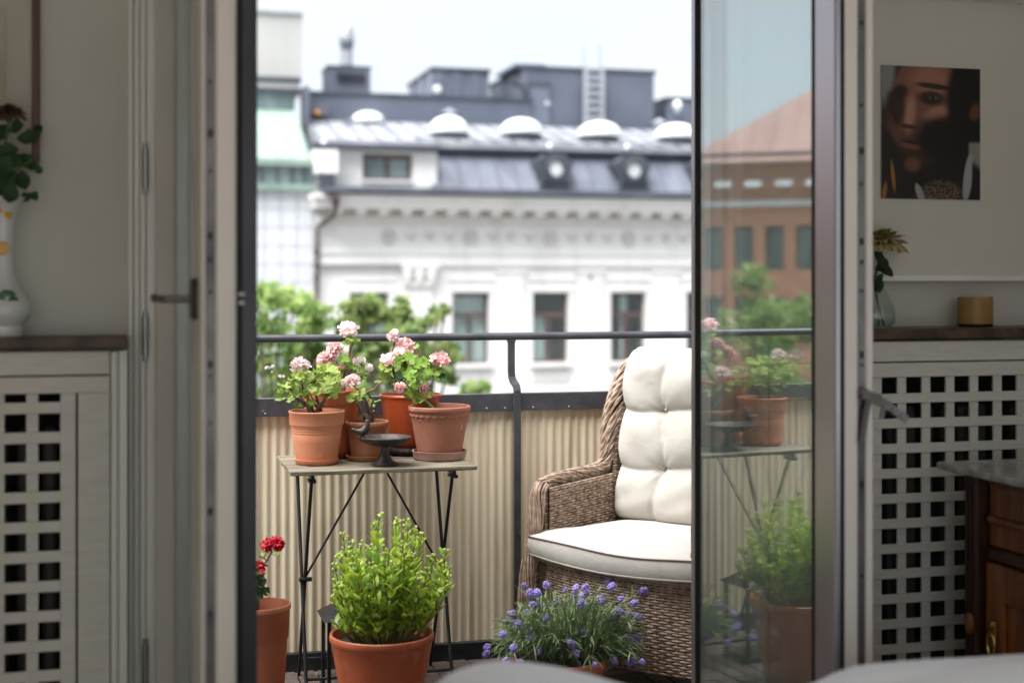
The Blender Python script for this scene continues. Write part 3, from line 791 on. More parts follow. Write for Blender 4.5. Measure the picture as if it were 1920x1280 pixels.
# pilasters between the windows
PX = [xt(785)] + [(WX[i] + WX[i + 1]) / 2 for i in range(1, 6)]
for i, x in enumerate(PX):
    hw = 0.36
    m = MB().box(x - hw, x + hw, YT - 0.07, YT - 0.0008, GZ + 3, zr(512))
    m.box(x - hw - 0.06, x + hw + 0.06, YT - 0.11, YT - 0.0007, zr(512), zr(505))
    if i == 0:                                # carved corbel with scrolls
        hw2 = 0.52
        m.box(x - hw2, x + hw2, YT - 0.22, YT - 0.0006, zr(505), zr(497))
        for k in (-1, 0, 1):
            m.ball((x + k * 0.33, YT - 0.14, zr(515)), 0.15, 10, 8, (1, 0.7, 1.3))
            m.ball((x + k * 0.33, YT - 0.14, zr(527)), 0.09, 10, 8)
        m.box(x - 0.42, x + 0.42, YT - 0.16, YT - 0.0005, zr(536), zr(531))
    m.build('pilaster', M_stucco, wbld)
# string courses
m = MB().box(XA, XB, YT - 0.10, YT - 0.0004, zr(499), zr(493)).box(XA, XB, YT - 0.05, YT - 0.0003, zr(493), zr(478))
m.box(XA, XB, YT - 0.09, YT - 0.0004, zr(478), zr(474))
m.build('string_course', M_stucco, wbld)
# frieze: round medallions and small festoons
fz_ = zr(447)
for k in range(12):
    x = w_c[1] + (k - 2) * pit * 1.0
    if x < XA + 0.5 or x > XB: continue
    t = MB()
    pts = [(x + 0.17 * math.cos(a), YT - 0.035, fz_ + 0.19 * math.sin(a)) for a in [2 * math.pi * q / 18 for q in range(19)]]
    t.tube(pts, 0.045, 6, False); t.ball((x, YT - 0.02, fz_), 0.10, 10, 6, (1, 0.8, 1))
    t.build('medallion', M_relief, wbld, True)
    for q in (0.27, 0.5, 0.73):
        xx = x + q * pit
        f = MB()
        f.tube([(xx - 0.16, YT - 0.02, fz_ + 0.12), (xx - 0.07, YT - 0.04, fz_ + 0.03), (xx, YT - 0.045, fz_ - 0.10 if q != 0.5 else fz_ + 0.02), (xx + 0.07, YT - 0.04, fz_ + 0.03), (xx + 0.16, YT - 0.02, fz_ + 0.12)], 0.032, 6)
        if q == 0.5:
            f.ball((xx, YT - 0.02, fz_ - 0.03), 0.08, 8, 6, (1.2, 0.6, 1)); f.ball((xx, YT - 0.02, fz_ + 0.13), 0.05, 8, 6, (1, 0.6, 1))
        f.build('festoon', M_relief, wbld, True)
# dentils and modillions under the cornice
zd1, zd0 = zr(411), zr(422)
dn = MB()
x = XA + 0.1
while x < XB - 0.1:
    dn.box(x, x + 0.085, YT - 0.16, YT - 0.10, zd0, zd1); x += 0.155
MB().box(XA, XB, YT - 0.10, YT - 0.0002, zr(425), zr(408)).build('bed_mould', M_relief, wbld)
dn.build('dentil_row', M_stucco, wbld, kind='stuff')
zm1, zm0 = zr(398), zr(406)
modme = MB().box(-0.13, 0.13, -0.62, -0.001, zm0, zm1 - 0.002).box(-0.11, 0.11, -0.50, -0.002, zm0 - 0.05, zm0 - 0.001).mesh('modillion'); modme.materials.append(M_stucco)
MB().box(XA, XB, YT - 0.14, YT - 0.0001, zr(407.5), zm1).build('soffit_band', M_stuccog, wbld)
step = (xt(1291.0) - xt(1253)) * 1.0
x = xt(628)
while x < XB:
    o = bpy.data.objects.new('modillion', modme); COL.objects.link(o); adopt(o, wbld); o.location = (x, YT, 0); x += step
m = MB().box(XA - 0.1, XB, YT - 0.78, YT + 0.4, zm1 + 0.001, zr(388)).box(XA - 0.14, XB, YT - 0.86, YT + 0.4, zr(388), zr(381)).box(XA - 0.18, XB, YT - 0.94, YT + 0.4, zr(381), zr(375.5))
m.build('cornice', M_stucco, wbld)
m = MB().box(XA + 0.2, XB, YT - 1.0, YT + 0.3, zr(375), zr(369)).box(XA + 0.25, XB, YT - 0.96, YT + 0.3, zr(369), zr(362))
m.tube([(XA + 0.1, YT - 1.02, zr(370)), (XB, YT - 1.02, zr(370))], 0.075, 8)
m.build('gutter', M_roofd, wbld)

# ---- mansard roof
y_lo, z_lo, y_hi, z_hi = YT + 0.05, zr(363), YT + 1.15, zt(HREF, 284, YT + 1.15)
roof = MB().prism([(xt(812), y_lo, z_lo), (xt(812), y_hi, z_hi), (xt(812), y_hi, z_lo)], (XB - xt(812), 0, 0)).build('roof', M_roofm, wbld)
sd = Vector((0, y_hi - y_lo, z_hi - z_lo)); sn = Vector((0, -sd.z, sd.y)).normalized()
dpx = [1033.0, 1178.0, 1322.0, 1470.0]
dX = [xt(p, YT + 0.4) for p in dpx]
seam_l = [xt(832) + k * 0.545 for k in range(26)]
for x in seam_l:
    if x > XB or min(abs(x - q) for q in dX) < 0.42: continue
    MB().obox(Vector((x - 0.012, y_lo, z_lo)), (0.024, 0, 0), sd, sn * 0.05).build('seam', M_roofm, roof)
MB().box(xt(812), XB, y_lo - 0.06, y_lo + 0.05, z_lo - 0.01, z_lo + 0.07).build('roof_flashing', M_roofd, roof)
# round dormers
for x in dX:
    d = MB()
    yd = YT + 0.02
    zc = zt(HREF, 318, yd)
    # swept front with shoulders
    prof = [(-0.46, zt(HREF, 358, yd)), (-0.40, zt(HREF, 350, yd)), (-0.36, zt(HREF, 338, yd)), (-0.42, zt(HREF, 326, yd)), (-0.50, zt(HREF, 312, yd)), (-0.52, zt(HREF, 303, yd)),
            (-0.40, zt(HREF, 300, yd)), (-0.27, zt(HREF, 291, yd)), (0, zt(HREF, 287, yd))]
    full = prof + [(-a, z) for a, z in reversed(prof[:-1])]
    d.prism([(x + a, yd - 0.10, z) for a, z in full], (0, 1.0, 0))
    dm = d.build('dormer', M_roofd, roof)
    ring = [(x + 0.245 * math.cos(a), yd - 0.12, zc + 0.255 * math.sin(a)) for a in [2 * math.pi * q / 28 for q in range(29)]]
    MB().tube(ring, 0.055, 8, False).build('dormer_ring', M_roofd, dm, True)
    pv = [(x + 0.215 * math.cos(2 * math.pi * q / 28), yd - 0.118, zc + 0.225 * math.sin(2 * math.pi * q / 28)) for q in range(28)]
    MB().prism(pv, (0, 0.012, 0)).build('dormer_pane', M_stone, dm)
    MB().box(x - 0.44, x + 0.44, yd - 0.18, yd - 0.101, zt(HREF, 341, yd), zt(HREF, 337, yd)).build('dormer_sill', M_roofd, dm)
# rolled eaves band with snow guard
zb0, zb1 = zt(HREF, 285, y_hi - 0.2), zt(HREF, 276, y_hi - 0.2)
XRF = xt(600, y_hi)
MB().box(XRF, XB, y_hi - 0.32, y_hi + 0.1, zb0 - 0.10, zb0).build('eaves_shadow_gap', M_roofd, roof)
eb = MB().box(XRF, XB, y_hi - 0.40, y_hi + 0.1, zb0 + 0.002, zb1 + 0.03); eb.build('eaves_band', M_roofl, roof)
sg = MB()
gx = XRF + 2.6
zz0, zz1 = zb1 + 0.03, zb1 + 0.13
while gx < XB:
    sg.box(gx, gx + 0.018, y_hi - 0.30, y_hi - 0.282, zz0, zz1); gx += 0.07
sg.box(XRF + 2.6, XB, y_hi - 0.302, y_hi - 0.28, zz1, zz1 + 0.022)
sg.build('snow_guard', M_roofd, roof, kind='stuff')
# low upper slope, light grey sheets with raised seams
y_u0, z_u0, y_u1, z_u1 = y_hi, zb1 + 0.02, YT + 5.2, zt(HREF, 240, YT + 5.2)
ud = Vector((0, y_u1 - y_u0, z_u1 - z_u0)); un = Vector((0, -ud.z, ud.y)).normalized()
up = MB().prism([(XRF, y_u0, z_u0), (XRF, y_u1, z_u1), (XRF, y_u1, z_u0)], (XB + 2 - XRF, 0, 0)).build('upper_roof', M_roofl, wbld)
for k in range(30):
    x = XRF + 0.05 + k * 0.56
    MB().obox(Vector((x - 0.014, y_u0, z_u0)), (0.028, 0, 0), ud, un * 0.055).build('seam', M_roofm, up)
    if k % 5 == 2:
        o = Vector((x + 0.10, y_u0, z_u0)) + ud * 0.82
        MB().obox(o, (0.2, 0, 0), ud * 0.14, un * 0.10).build('roof_step', M_roofm, up)
# opal domes
for (pa, pb, pt, pbm, Yd) in ((660, 720, 209, 236, YT + 5.0), (805, 878, 218, 256, YT + 2.7), (939, 1016, 222, 257, YT + 2.7), (1085, 1163, 228, 262, YT + 2.7), (1230, 1306, 232, 265, YT + 2.7), (1376, 1452, 235, 268, YT + 2.7)):
    c = at((pa + pb) / 2, pbm - 5, Yd); r = (xt(pb, Yd) - xt(pa, Yd)) / 2; h = at((pa + pb) / 2, pt, Yd).z - c.z
    k = MB().lathe([(r * 0.86, -0.55), (r * 0.86, -0.02), (r * 0.97, 0.0)], (c.x, Yd, c.z), 28).build('skylight', M_roofd, up, True)
    MB().lathe([(r, 0.001), (r * 1.0, 0.06)] + [(r * math.cos(a) ** 0.9, 0.06 + (h - 0.06) * math.sin(a)) for a in [math.pi / 2 * q / 9 for q in range(1, 10)]], (c.x, Yd, c.z), 32).build('skylight_dome', M_dome, k, 'all')
# small metal vent caps
for (p, y, Yd) in ((843, 213, YT + 5.1), (1236, 232, YT + 5.0)):
    c = at(p, y, Yd)
    MB().lathe([(0.20, -0.9), (0.20, -0.02), (0.30, 0.0), (0.02, 0.17)], c, 16).build('vent_cap', M_galv, up, True)
for (p, y) in ((609, 272), (1033, 277), (1178, 279)):
    c = at(p, y, y_hi - 0.5)
    MB().ball(c, 0.13, 10, 8, (1, 0.7, 1.1)).build('finial', M_galv, up, True)

# ---- white attic storey at the building's end
ax0, ax1 = xt(590, YT + 0.3), xt(818, YT + 0.3)
za0, za1 = zt(700, 356, YT + 0.3), zt(700, 282, YT + 0.3)
wx0, wx1 = xt(680, YT + 0.3), xt(772, YT + 0.3); wz0, wz1 = zt(726, 337, YT + 0.3), zt(726, 289, YT + 0.3)
m = MB()
for (a, b, c, d) in ((ax0, wx0, za0, za1), (wx1, ax1, za0, za1), (wx0, wx1, za0, wz0), (wx0, wx1, wz1, za1)):
    m.box(a, b, YT + 0.3, YT + 1.4, c, d)
m.box(ax0 - 0.05, ax0 + 0.55, YT - 0.3, YT + 0.299, zt(600, 326), zt(600, 282))
m.box(ax1 - 0.62, ax1, YT + 0.22, YT + 0.299, za0, za1 - 0.02)
m.build('attic_wall', M_stucco, wbld)
fr = MB(); t = 0.09; x = (wx0 + wx1) / 2; y0 = YT + 0.36
fr.box(wx0, wx0 + t, y0, y0 + 0.08, wz0, wz1).box(wx1 - t, wx1, y0, y0 + 0.08, wz0, wz1).box(wx0 + t, wx1 - t, y0, y0 + 0.08, wz1 - t - 0.05, wz1).box(wx0 + t, wx1 - t, y0, y0 + 0.08, wz0, wz0 + t * 0.6).box(x - 0.06, x + 0.06, y0 - 0.01, y0 + 0.08, wz0 + t * 0.6, wz1 - t - 0.05)
w = fr.build('window', M_brown, wbld)
for (pa, pb) in ((wx0 + t, x - 0.06), (x + 0.06, wx1 - t)):
    MB().box(pa, pb, y0 + 0.03, y0 + 0.045, wz0 + t * 0.6, wz1 - t - 0.05).build('pane', M_teal, w)
MB().box(wx0 - 0.04, wx1 + 0.04, YT + 0.22, YT + 0.30, wz0 - 0.07, wz0 - 0.01).build('sill', M_stucco, w)
m = MB().box(ax0 + 0.5, ax1, YT - 0.5, YT + 0.299, za0 - 0.16, za0 - 0.001)
m.box(ax0 + 0.05, ax0 + 0.42, YT - 0.6, YT + 0.0, zt(600, 356), zt(600, 328))
m.build('attic_flashing', M_roofd, wbld)
MB().box(ax0 - 0.1, ax1 + 0.05, YT - 0.05, YT + 0.29, za1 + 0.001, za1 + 0.13).build('attic_gutter', M_roofd, wbld)
# downpipe
pp = [at(613, 283, YT - 0.2), at(614, 300, YT - 0.2), at(621, 318, YT - 0.2), at(622, 352, YT - 0.4), at(624, 366, YT - 1.1)]
q2 = [at(629, 368, YT - 1.1), at(630, 392, YT - 1.0), at(627, 403, YT - 0.8), at(604, 420, YT - 0.15), at(595, 428, YT - 0.12), at(594, 560, YT - 0.12), Vector((at(594, 560, YT - 0.12).x, YT - 0.12, GZ))]
dp = MB().tube(pp, 0.055, 8); dp.build('downpipe', M_roofd, wbld, True)
dp = MB().tube(q2, [0.13, 0.065, 0.06, 0.06, 0.06, 0.06, 0.06], 8)
for yy in (472, 497, 520): 
    c = at(594, yy, YT - 0.12); dp.tube([c + Vector((0, 0, -0.05)), c + Vector((0, 0, 0.05))], 0.085, 8)
dp.build('downpipe', M_pipeb, wbld, True)
MB().box(XA - 0.02, xt(756), YT - 0.16, YT - 0.11, zr(500.5), zr(498)).build('cable', M_pipeb, wbld)
MB().ball((xt(1105), YT - 0.09, zr(519)), 0.05).build('wall_hook', M_pipeb, wbld)

# ---- rooftop plant rooms
def corr_wall(mb, x0, x1, y, z0, z1, p=0.12, d=0.035):
    n = max(2, int(abs(x1 - x0) / p)); q = (x1 - x0) / n
    for k in range(n):
        mb.box(x0 + k * q, x0 + k * q + q * 0.5, y - d, y, z0, z1)
def plant_room(label, pa, pb, yt, yb, Y0, depth, rib=0.12, cap=0.10):
    z0, z1 = at((pa + pb) / 2, yb, Y0).z, at((pa + pb) / 2, yt, Y0).z
    x0, x1 = xt(pa, Y0), xt(pb, Y0)
    r = thing('rooftop_plant_room', label, 'plant room', ((x0 + x1) / 2, Y0, z0))
    MB().box(x0, x1, Y0, Y0 + depth, z0 - 1.5, z1).build('wall', M_plant, r)
    m = MB(); corr_wall(m, x0 + 0.02, x1 - 0.02, Y0 - 0.001, z0 - 0.5, z1 - 0.02, rib)
    n = int(depth / (rib * 2.6))
    for k in range(n):
        m.box(x0 - 0.05, x0 - 0.001, Y0 + depth * k / n, Y0 + depth * (k + 0.5) / n, z0 - 0.5, z1 - 0.02)
    m.build('cladding_ribs', M_plant, r, kind='stuff')
    MB().box(x0 - 0.08, x1 + 0.06, Y0 - 0.08, Y0 + depth, z1 + 0.001, z1 + cap).build('roof_edge', M_roofd, r)
    return r, x0, x1, z0, z1
YP = YT + 5.3
plant_room('long low slate-grey corrugated plant room along the roof ridge', 578, 995, 184, 240, YP, 1.6)
r2, a0, a1, b0, b1 = plant_room('smaller set-back slate-grey plant room with folded side wall', 812, 917, 134, 186, YP + 1.7, 4.2, 0.5)
c = at(820, 168, YP + 1.6)
MB().lathe([(0.13, 0), (0.14, 0.04), (0.05, 0.07)], (0, 0, 0), 14).build('wall_light', M_dome, r2, True).matrix_basis = Matrix.Translation(Vector((c.x, YP + 1.66, c.z))) @ Matrix.Rotation(R(90), 4, 'X')
r3, a0, a1, b0, b1 = plant_room('tall slate-grey plant room with door behind the steel ladder', 985, 1226, 134, 241, YP + 0.25, 4.6)
z0_, z1_ = zt(1010, 238, YP), zt(1010, 162, YP)
dr = MB().box(xt(996, YP), xt(1032, YP), YP + 0.12, YP + 0.209, z0_, z1_).build('door', M_plant, r3)
MB().box(xt(994, YP), xt(1034, YP), YP + 0.10, YP + 0.208, z1_ + 0.001, z1_ + 0.13).build('door_head', M_roofd, r3)
MB().ball((xt(1029, YP), YP + 0.10, zt(1029, 195, YP)), 0.10, 12, 8, (1, 0.5, 1)).build('door_lamp', M_galv, dr, True)
MB().box(xt(967, YP + 0.4), xt(1024, YP + 0.4), YP + 0.5, YP + 3, b1 + 0.101, b1 + 0.20).build('roof_hatch', M_plant, r3)
MB().tube([at(958, 148, YP + 0.1), at(972, 158, YP + 0.1), at(981, 162, YP + 0.1), at(983, 180, YP + 0.1)], 0.09, 8).build('pipe', M_roofd, r3, True)
r4, a0, a1, b0, b1 = plant_room('small grey roof cabin beside the tall plant room', 1252, 1330, 190, 243, YP + 0.6, 2.5, 0.4)
MB().box(xt(1230, YP + 0.5), xt(1244, YP + 0.5), YP + 0.7, YP + 1.6, b0 - 0.5, b1).build('duct', M_roofd, r4)
MB().lathe([(0.05, -0.2), (0.12, -0.08), (0.16, 0.05), (0.10, 0.16), (0.01, 0.2)], at(1270, 200, YP + 0.3), 14).build('lamp', M_dome, r4, True)
# louvred chimney housing and flue
ch = thing('chimney_housing', 'dark metal chimney housing with black louvre on the roof ridge', 'chimney', at(655, 181, YP + 0.6))
Yc = YP + 0.6
MB().box(xt(615, Yc), xt(695, Yc), Yc, Yc + 1.4, zt(655, 215, Yc), zt(655, 127, Yc)).build('housing', M_plant, ch)
MB().box(xt(613, Yc), xt(697, Yc), Yc - 0.05, Yc + 1.45, zt(655, 127, Yc) + 0.001, zt(655, 124, Yc)).build('cap', M_roofd, ch)
lx0, lx1, lz0, lz1 = xt(632, Yc), xt(685, Yc), zt(658, 154, Yc), zt(658, 136, Yc)
lo_ = MB().box(lx0, lx1, Yc - 0.06, Yc - 0.001, lz0, lz1).build('louvre', M_louvre, ch)
for k in range(5):
    z = lz0 + (k + 0.5) * (lz1 - lz0) / 5
    MB().obox((lx0 + 0.02, Yc - 0.10, z - 0.03), (lx1 - lx0 - 0.04, 0, 0), (0, 0.04, 0.03), (0, 0, 0.012)).build('louvre_blade', M_roofd, lo_)
fl = thing('chimney_flue', 'bright steel chimney flue with domed cowl', 'chimney', at(650, 125, Yc + 0.7))
cb = at(650, 124, Yc + 0.7)
def rz(y): return at(650, y, Yc + 0.7).z - cb.z
MB().lathe([(0.20, 0.0), (0.20, rz(97)), (0.17, rz(96))], cb, 20).build('flue_pipe', M_galv, fl, True)
MB().lathe([(0.17, rz(96)), (0.19, rz(92)), (0.235, rz(80)), (0.22, rz(79))], cb, 20).build('flue_collar', M_plant, fl, True)
MB().lathe([(0.24, rz(78)), (0.245, rz(70)), (0.21, rz(60)), (0.18, rz(52)), (0.12, rz(49)), (0.01, rz(48))], cb, 20).build('cowl', M_galv, fl, True)
# ladder
ld = thing('roof_ladder', 'galvanised steel ladder up the tall rooftop plant room', 'ladder', at(1112, 238, YP - 0.1))
Yl = YP - 0.05
for p in (1097, 1128):
    MB().box(xt(p - 3.5, Yl), xt(p + 3.5, Yl), Yl - 0.10, Yl - 0.02, zt(1112, 240, Yl), zt(1112, 130, Yl)).build('stile', M_galv, ld)
    q = [at(p, 130, Yl - 0.05), at(p - 3, 112, Yl - 0.05), at(p - 4, 82, Yl)]
    MB().tube(q, 0.035, 6).build('grab_rail', M_galv, ld, True)
for k in range(8):
    z = zt(1112, 236 - k * 15, Yl)
    MB().box(xt(1100.6, Yl), xt(1124.4, Yl), Yl - 0.11, Yl - 0.03, z - 0.06, z + 0.06).build('rung', M_galv, ld)
sn_ = thing('roof_sign', 'small pale blue roof box with orange lamp', 'roof box', at(597, 205, YP - 0.3))
MB().box(xt(581, YP - 0.3), xt(614, YP - 0.3), YP - 0.3, YP - 0.1, zt(597, 216, YP - 0.3), zt(597, 194, YP - 0.3)).build('box', M_roofm, sn_)
MB().ball(at(595, 212, YP - 0.36), 0.09).build('lamp', mat('orange_lens', (0.75, 0.30, 0.05), rough=0.3), sn_, True)

# ---- neighbour with green copper roof
nb = thing('copper_roofed_building', 'white panelled building with pale green copper roof and grey block on top', 'building', (xt(520), YT, GZ))
nx0, nx1 = xt(20, YT), xt(589.0, YT)
zp1 = zt(530, 357)
MB().box(nx0, nx1, YT + 0.12, YT + 3, GZ, zp1).build('wall', M_joint, nb)
pw = (xt(588.4) - xt(478)) / 3.6
for i in range(18):
    xa = xt(588.4) - (i + 1) * pw
    for j in range(9):
        zb = zp1 - (j + 1) * 0.49
        MB().bbox(max(xa, nx0) + 0.011, xa + pw - 0.011, YT + 0.09, YT + 0.119, zb + 0.011, zb + 0.479, 0.004).build('panel', M_panel, nb)
MB().box(nx0, nx1, YT - 0.1, YT + 3, zp1 + 0.001, zt(530, 345)).build('cornice', M_copperg, nb)
zg0, zg1 = zt(530, 345), zt(530, 309)
MB().box(nx0, nx1, YT + 0.25, YT + 3, zg0, zg1).build('glazing', M_teal, nb)
for p in (250, 290, 330, 370, 410, 450, 490, 520, 548, 572):
    MB().box(xt(p), xt(p + 2.5), YT + 0.18, YT + 0.249, zg0, zg1).build('mullion', M_roofd, nb)
cy0, cy1 = YT + 0.1, YT + 4.2
cz0, cz1 = zt(530, 309, cy0), zt(530, 207, cy1)
rf = MB().prism([(nx0, cy0, cz0), (nx0, cy1, cz1), (nx0, cy1, cz0)], (xt(585, cy0) - nx0, 0, 0)).build('roof', M_copperg, nb)
cd = Vector((0, cy1 - cy0, cz1 - cz0)); cn = Vector((0, -cd.z, cd.y)).normalized()
for k in range(18):
    x = xt(585, cy0) - 0.02 - k * 0.46
    MB().obox((x - 0.014, cy0, cz0), (0.028, 0, 0), cd, cn * 0.045).build('seam', M_copperg, rf)
MB().box(nx0, xt(585, cy0), cy0 - 0.05, cy0 + 0.1, cz0 - 0.02, cz0 + 0.16).build('roof_gutter', M_copperg, rf)
MB().box(nx0, xt(553, cy1), cy1 + 0.01, cy1 + 3, cz1 - 0.3, zt(520, 172, cy1)).build('upper_wall', M_teal, nb)
MB().box(nx0, xt(566, cy1), cy1 - 0.15, cy1 + 3.2, zt(520, 172, cy1) + 0.001, zt(520, 166, cy1)).build('upper_cornice', M_roofd, nb)
MB().box(nx0, xt(562, cy1), cy1 - 0.05, cy1 + 3.1, zt(520, 165.5, cy1), zt(520, 155, cy1)).build('upper_band', M_greyblock, nb)
MB().box(nx0, xt(564, cy1), cy1 - 0.10, cy1 + 3.1, zt(520, 154.5, cy1), zt(520, 145, cy1)).build('upper_gutter', M_roofd, nb)
MB().box(xt(400), xt(567, cy1 + 0.5), cy1 + 0.5, cy1 + 4, zt(520, 146, cy1 + 0.5), zt(520, 26, cy1 + 0.5)).build('tower_block', M_greyblock, nb)
MB().box(xt(399), xt(568, cy1 + 0.5), cy1 + 0.42, cy1 + 4, zt(520, 26, cy1 + 0.5) + 0.001, zt(520, 22, cy1 + 0.5)).build('tower_coping', M_galv, nb)
MB().box(xt(567, cy1) , xt(578, cy1), cy1 - 0.4, cy1 + 0.5, zt(570, 240, cy1), zt(570, 165, cy1)).build('party_wall', M_roofm, nb)

# ---- red brick building further along the street (the door glass mirrors it)
az = R(-33.0)
bc = Vector((1.63 + 34 * math.sin(az), 3.5 + 34 * math.cos(az), 0))
tilt = az - R(11)
bu = Vector((-math.cos(tilt), math.sin(tilt), 0))       # along the facade, away from the white building
bn = Vector((-math.sin(tilt), -math.cos(tilt), 0))      # towards the balcony
bb = thing('brick_building', 'red brick building with metal roof, mirrored in the glass door', 'building', (bc.x, bc.y, GZ))
def BQ(mb, u0, u1, d0, d1, z0, z1):
    return mb.obox(bc + bu * u0 + bn * d0 + Vector((0, 0, z0)), bu * (u1 - u0), bn * (d1 - d0), Vector((0, 0, z1 - z0)))
K = 1 / 73.0
def bz(y): return H + (HZ - y) * K
def bp(x): return (x - 1418) * K
rows = [(bz(505), bz(422)), (bz(640), bz(557))]
cols = [bp(1310) + 0.0 + 0.80 * k for k in range(-7, 14)]
hw = 0.25
u_l, u_r = -8.0, 12.0
m = MB()
prev = GZ
for (z0, z1) in reversed(rows):
    BQ(m, u_l, u_r, -0.5, 0, prev, z0)
    ed = [u_l] + [v for c in cols if u_l < c - hw and c + hw < u_r for v in (c - hw, c + hw)] + [u_r]
    for i in range(0, len(ed), 2): BQ(m, ed[i], ed[i + 1], -0.5, 0, z0, z1)
    prev = z1
BQ(m, u_l, u_r, -0.5, 0, prev, bz(385))
m.build('wall', M_brick, bb)
for (z0, z1) in rows:
    for c in cols:
        if not (u_l < c - hw and c + hw < u_r): continue
        f = MB()
        BQ(f, c - hw, c - hw + 0.05, -0.22, -0.15, z0, z1); BQ(f, c + hw - 0.05, c + hw, -0.22, -0.15, z0, z1)
        BQ(f, c - hw + 0.05, c + hw - 0.05, -0.22, -0.15, z1 - 0.05, z1); BQ(f, c - hw + 0.05, c + hw - 0.05, -0.22, -0.15, z0, z0 + 0.05)
        w = f.build('window', M_roofd, bb)
        BQ(MB(), c - hw + 0.05, c + hw - 0.05, -0.20, -0.19, z0 + 0.05, z1 - 0.05).build('pane', M_teal, w)
BQ(MB(), u_l, u_r, -0.5, 0.16, bz(385) + 0.002, bz(374)).build('ledge', M_stone, bb)
BQ(MB(), u_l, u_r, -1.5, -0.35, bz(374), bz(300)).build('attic_storey', M_brickd, bb)
for c in cols:
    if c + 0.3 > u_r: continue
    o = bc + bu * c + Vector((0, 0, bz(336)))
    MB().obox(o + bn * -0.35, bu * 0.42, bn * 0.28 + Vector((0, 0, -0.16)), bn * 0.03 + Vector((0, 0, 0.05))).build('dormer_awning', M_stone, bb)
ul = bp(1306)
o0 = lambda u, d, z: bc + bu * u + bn * d + Vector((0, 0, z))
rb = MB().prism([o0(ul - 4, -0.2, bz(300)), o0(u_r, -0.2, bz(300)), o0(u_r, -1.2, bz(283)), o0(ul - 4, -1.2, bz(283))], (0, 0, 0.05)).build('lower_roof', M_roofr, bb)
BQ(MB(), ul - 4, u_r, -1.3, -1.0, bz(283), bz(275)).build('gutter', M_roofd, bb)
mr_ = MB()
A = o0(ul, -1.1, bz(276)); B_ = o0(u_r, -1.1, bz(276)); C_ = o0(u_r, -9, bz(276) + 6.2); D_ = o0(ul + 9, -9, bz(276) + 6.2); E_ = o0(ul, -17, bz(276))
mr_.add([A, B_, C_, D_, E_], [(0, 1, 2, 3), (0, 3, 4)])
rr_ = mr_.build('roof', M_roofr, bb)
for k in range(22):
    u = ul + 0.5 + k * 0.55
    if u > u_r: break
    f = min(1.0, (u - ul) / 9)
    p0 = o0(u, -1.1, bz(276)); p1 = o0(u, -1.1 - 7.9 * f, bz(276) + 6.2 * f)
    MB().bar(p0 + Vector((0, 0, 0.02)), p1 + Vector((0, 0, 0.02)), 0.03, 0.05).build('seam', M_roofr, rr_)

# ================================================================== street trees
def leaf_cloud(rs, clumps, size, dens):
    """clumps: (x, y, z, r); returns vertices and faces of folded leaf blades"""
    vs = []; 
    Ps = []; Ns = []
    for (cx, cy, cz, r, n) in clumps:
        d = rs.normal(size=(n, 3)); d /= np.linalg.norm(d, axis=1)[:, None]
        rad = r * (0.25 + 1.05 * rs.rand(n) ** 0.8)
        p = d * rad[:, None] * np.array([1.0, 1.0, 0.85]) + np.array([cx, cy, cz])
        nn = d * 0.4 + rs.normal(size=(n, 3)) * 0.8 + np.array([0, -0.2, 0.6])
        Ps.append(p); Ns.append(nn)
    P = np.vstack(Ps); Nn = np.vstack(Ns); Nn /= np.linalg.norm(Nn, axis=1)[:, None]
    n = len(P)
    t = rs.normal(size=(n, 3)); t[:, 2] -= 0.5
    t -= Nn * np.sum(t * Nn, axis=1)[:, None]; t /= np.linalg.norm(t, axis=1)[:, None]
    b = np.cross(Nn, t)
    s = size * (0.6 + 0.8 * rs.rand(n))[:, None]
    v = np.stack([P - t * s, P + b * s * 0.62 + Nn * s * 0.15, P + t * s, P - b * s * 0.62 + Nn * s * 0.15], axis=1).reshape(-1, 3)
    f = np.arange(4 * n).reshape(n, 4)
    return v, f

def np_mesh(name, v, f):
    me = bpy.data.meshes.new(name)
    me.vertices.add(len(v)); me.vertices.foreach_set('co', v.astype(np.float32).ravel())
    k = f.shape[1]
    me.loops.add(f.size); me.loops.foreach_set('vertex_index', f.astype(np.int32).ravel())
    me.polygons.add(len(f)); me.polygons.foreach_set('loop_start', np.arange(0, f.size, k, dtype=np.int32))
    me.update(calc_edges=True); me.validate()
    return me

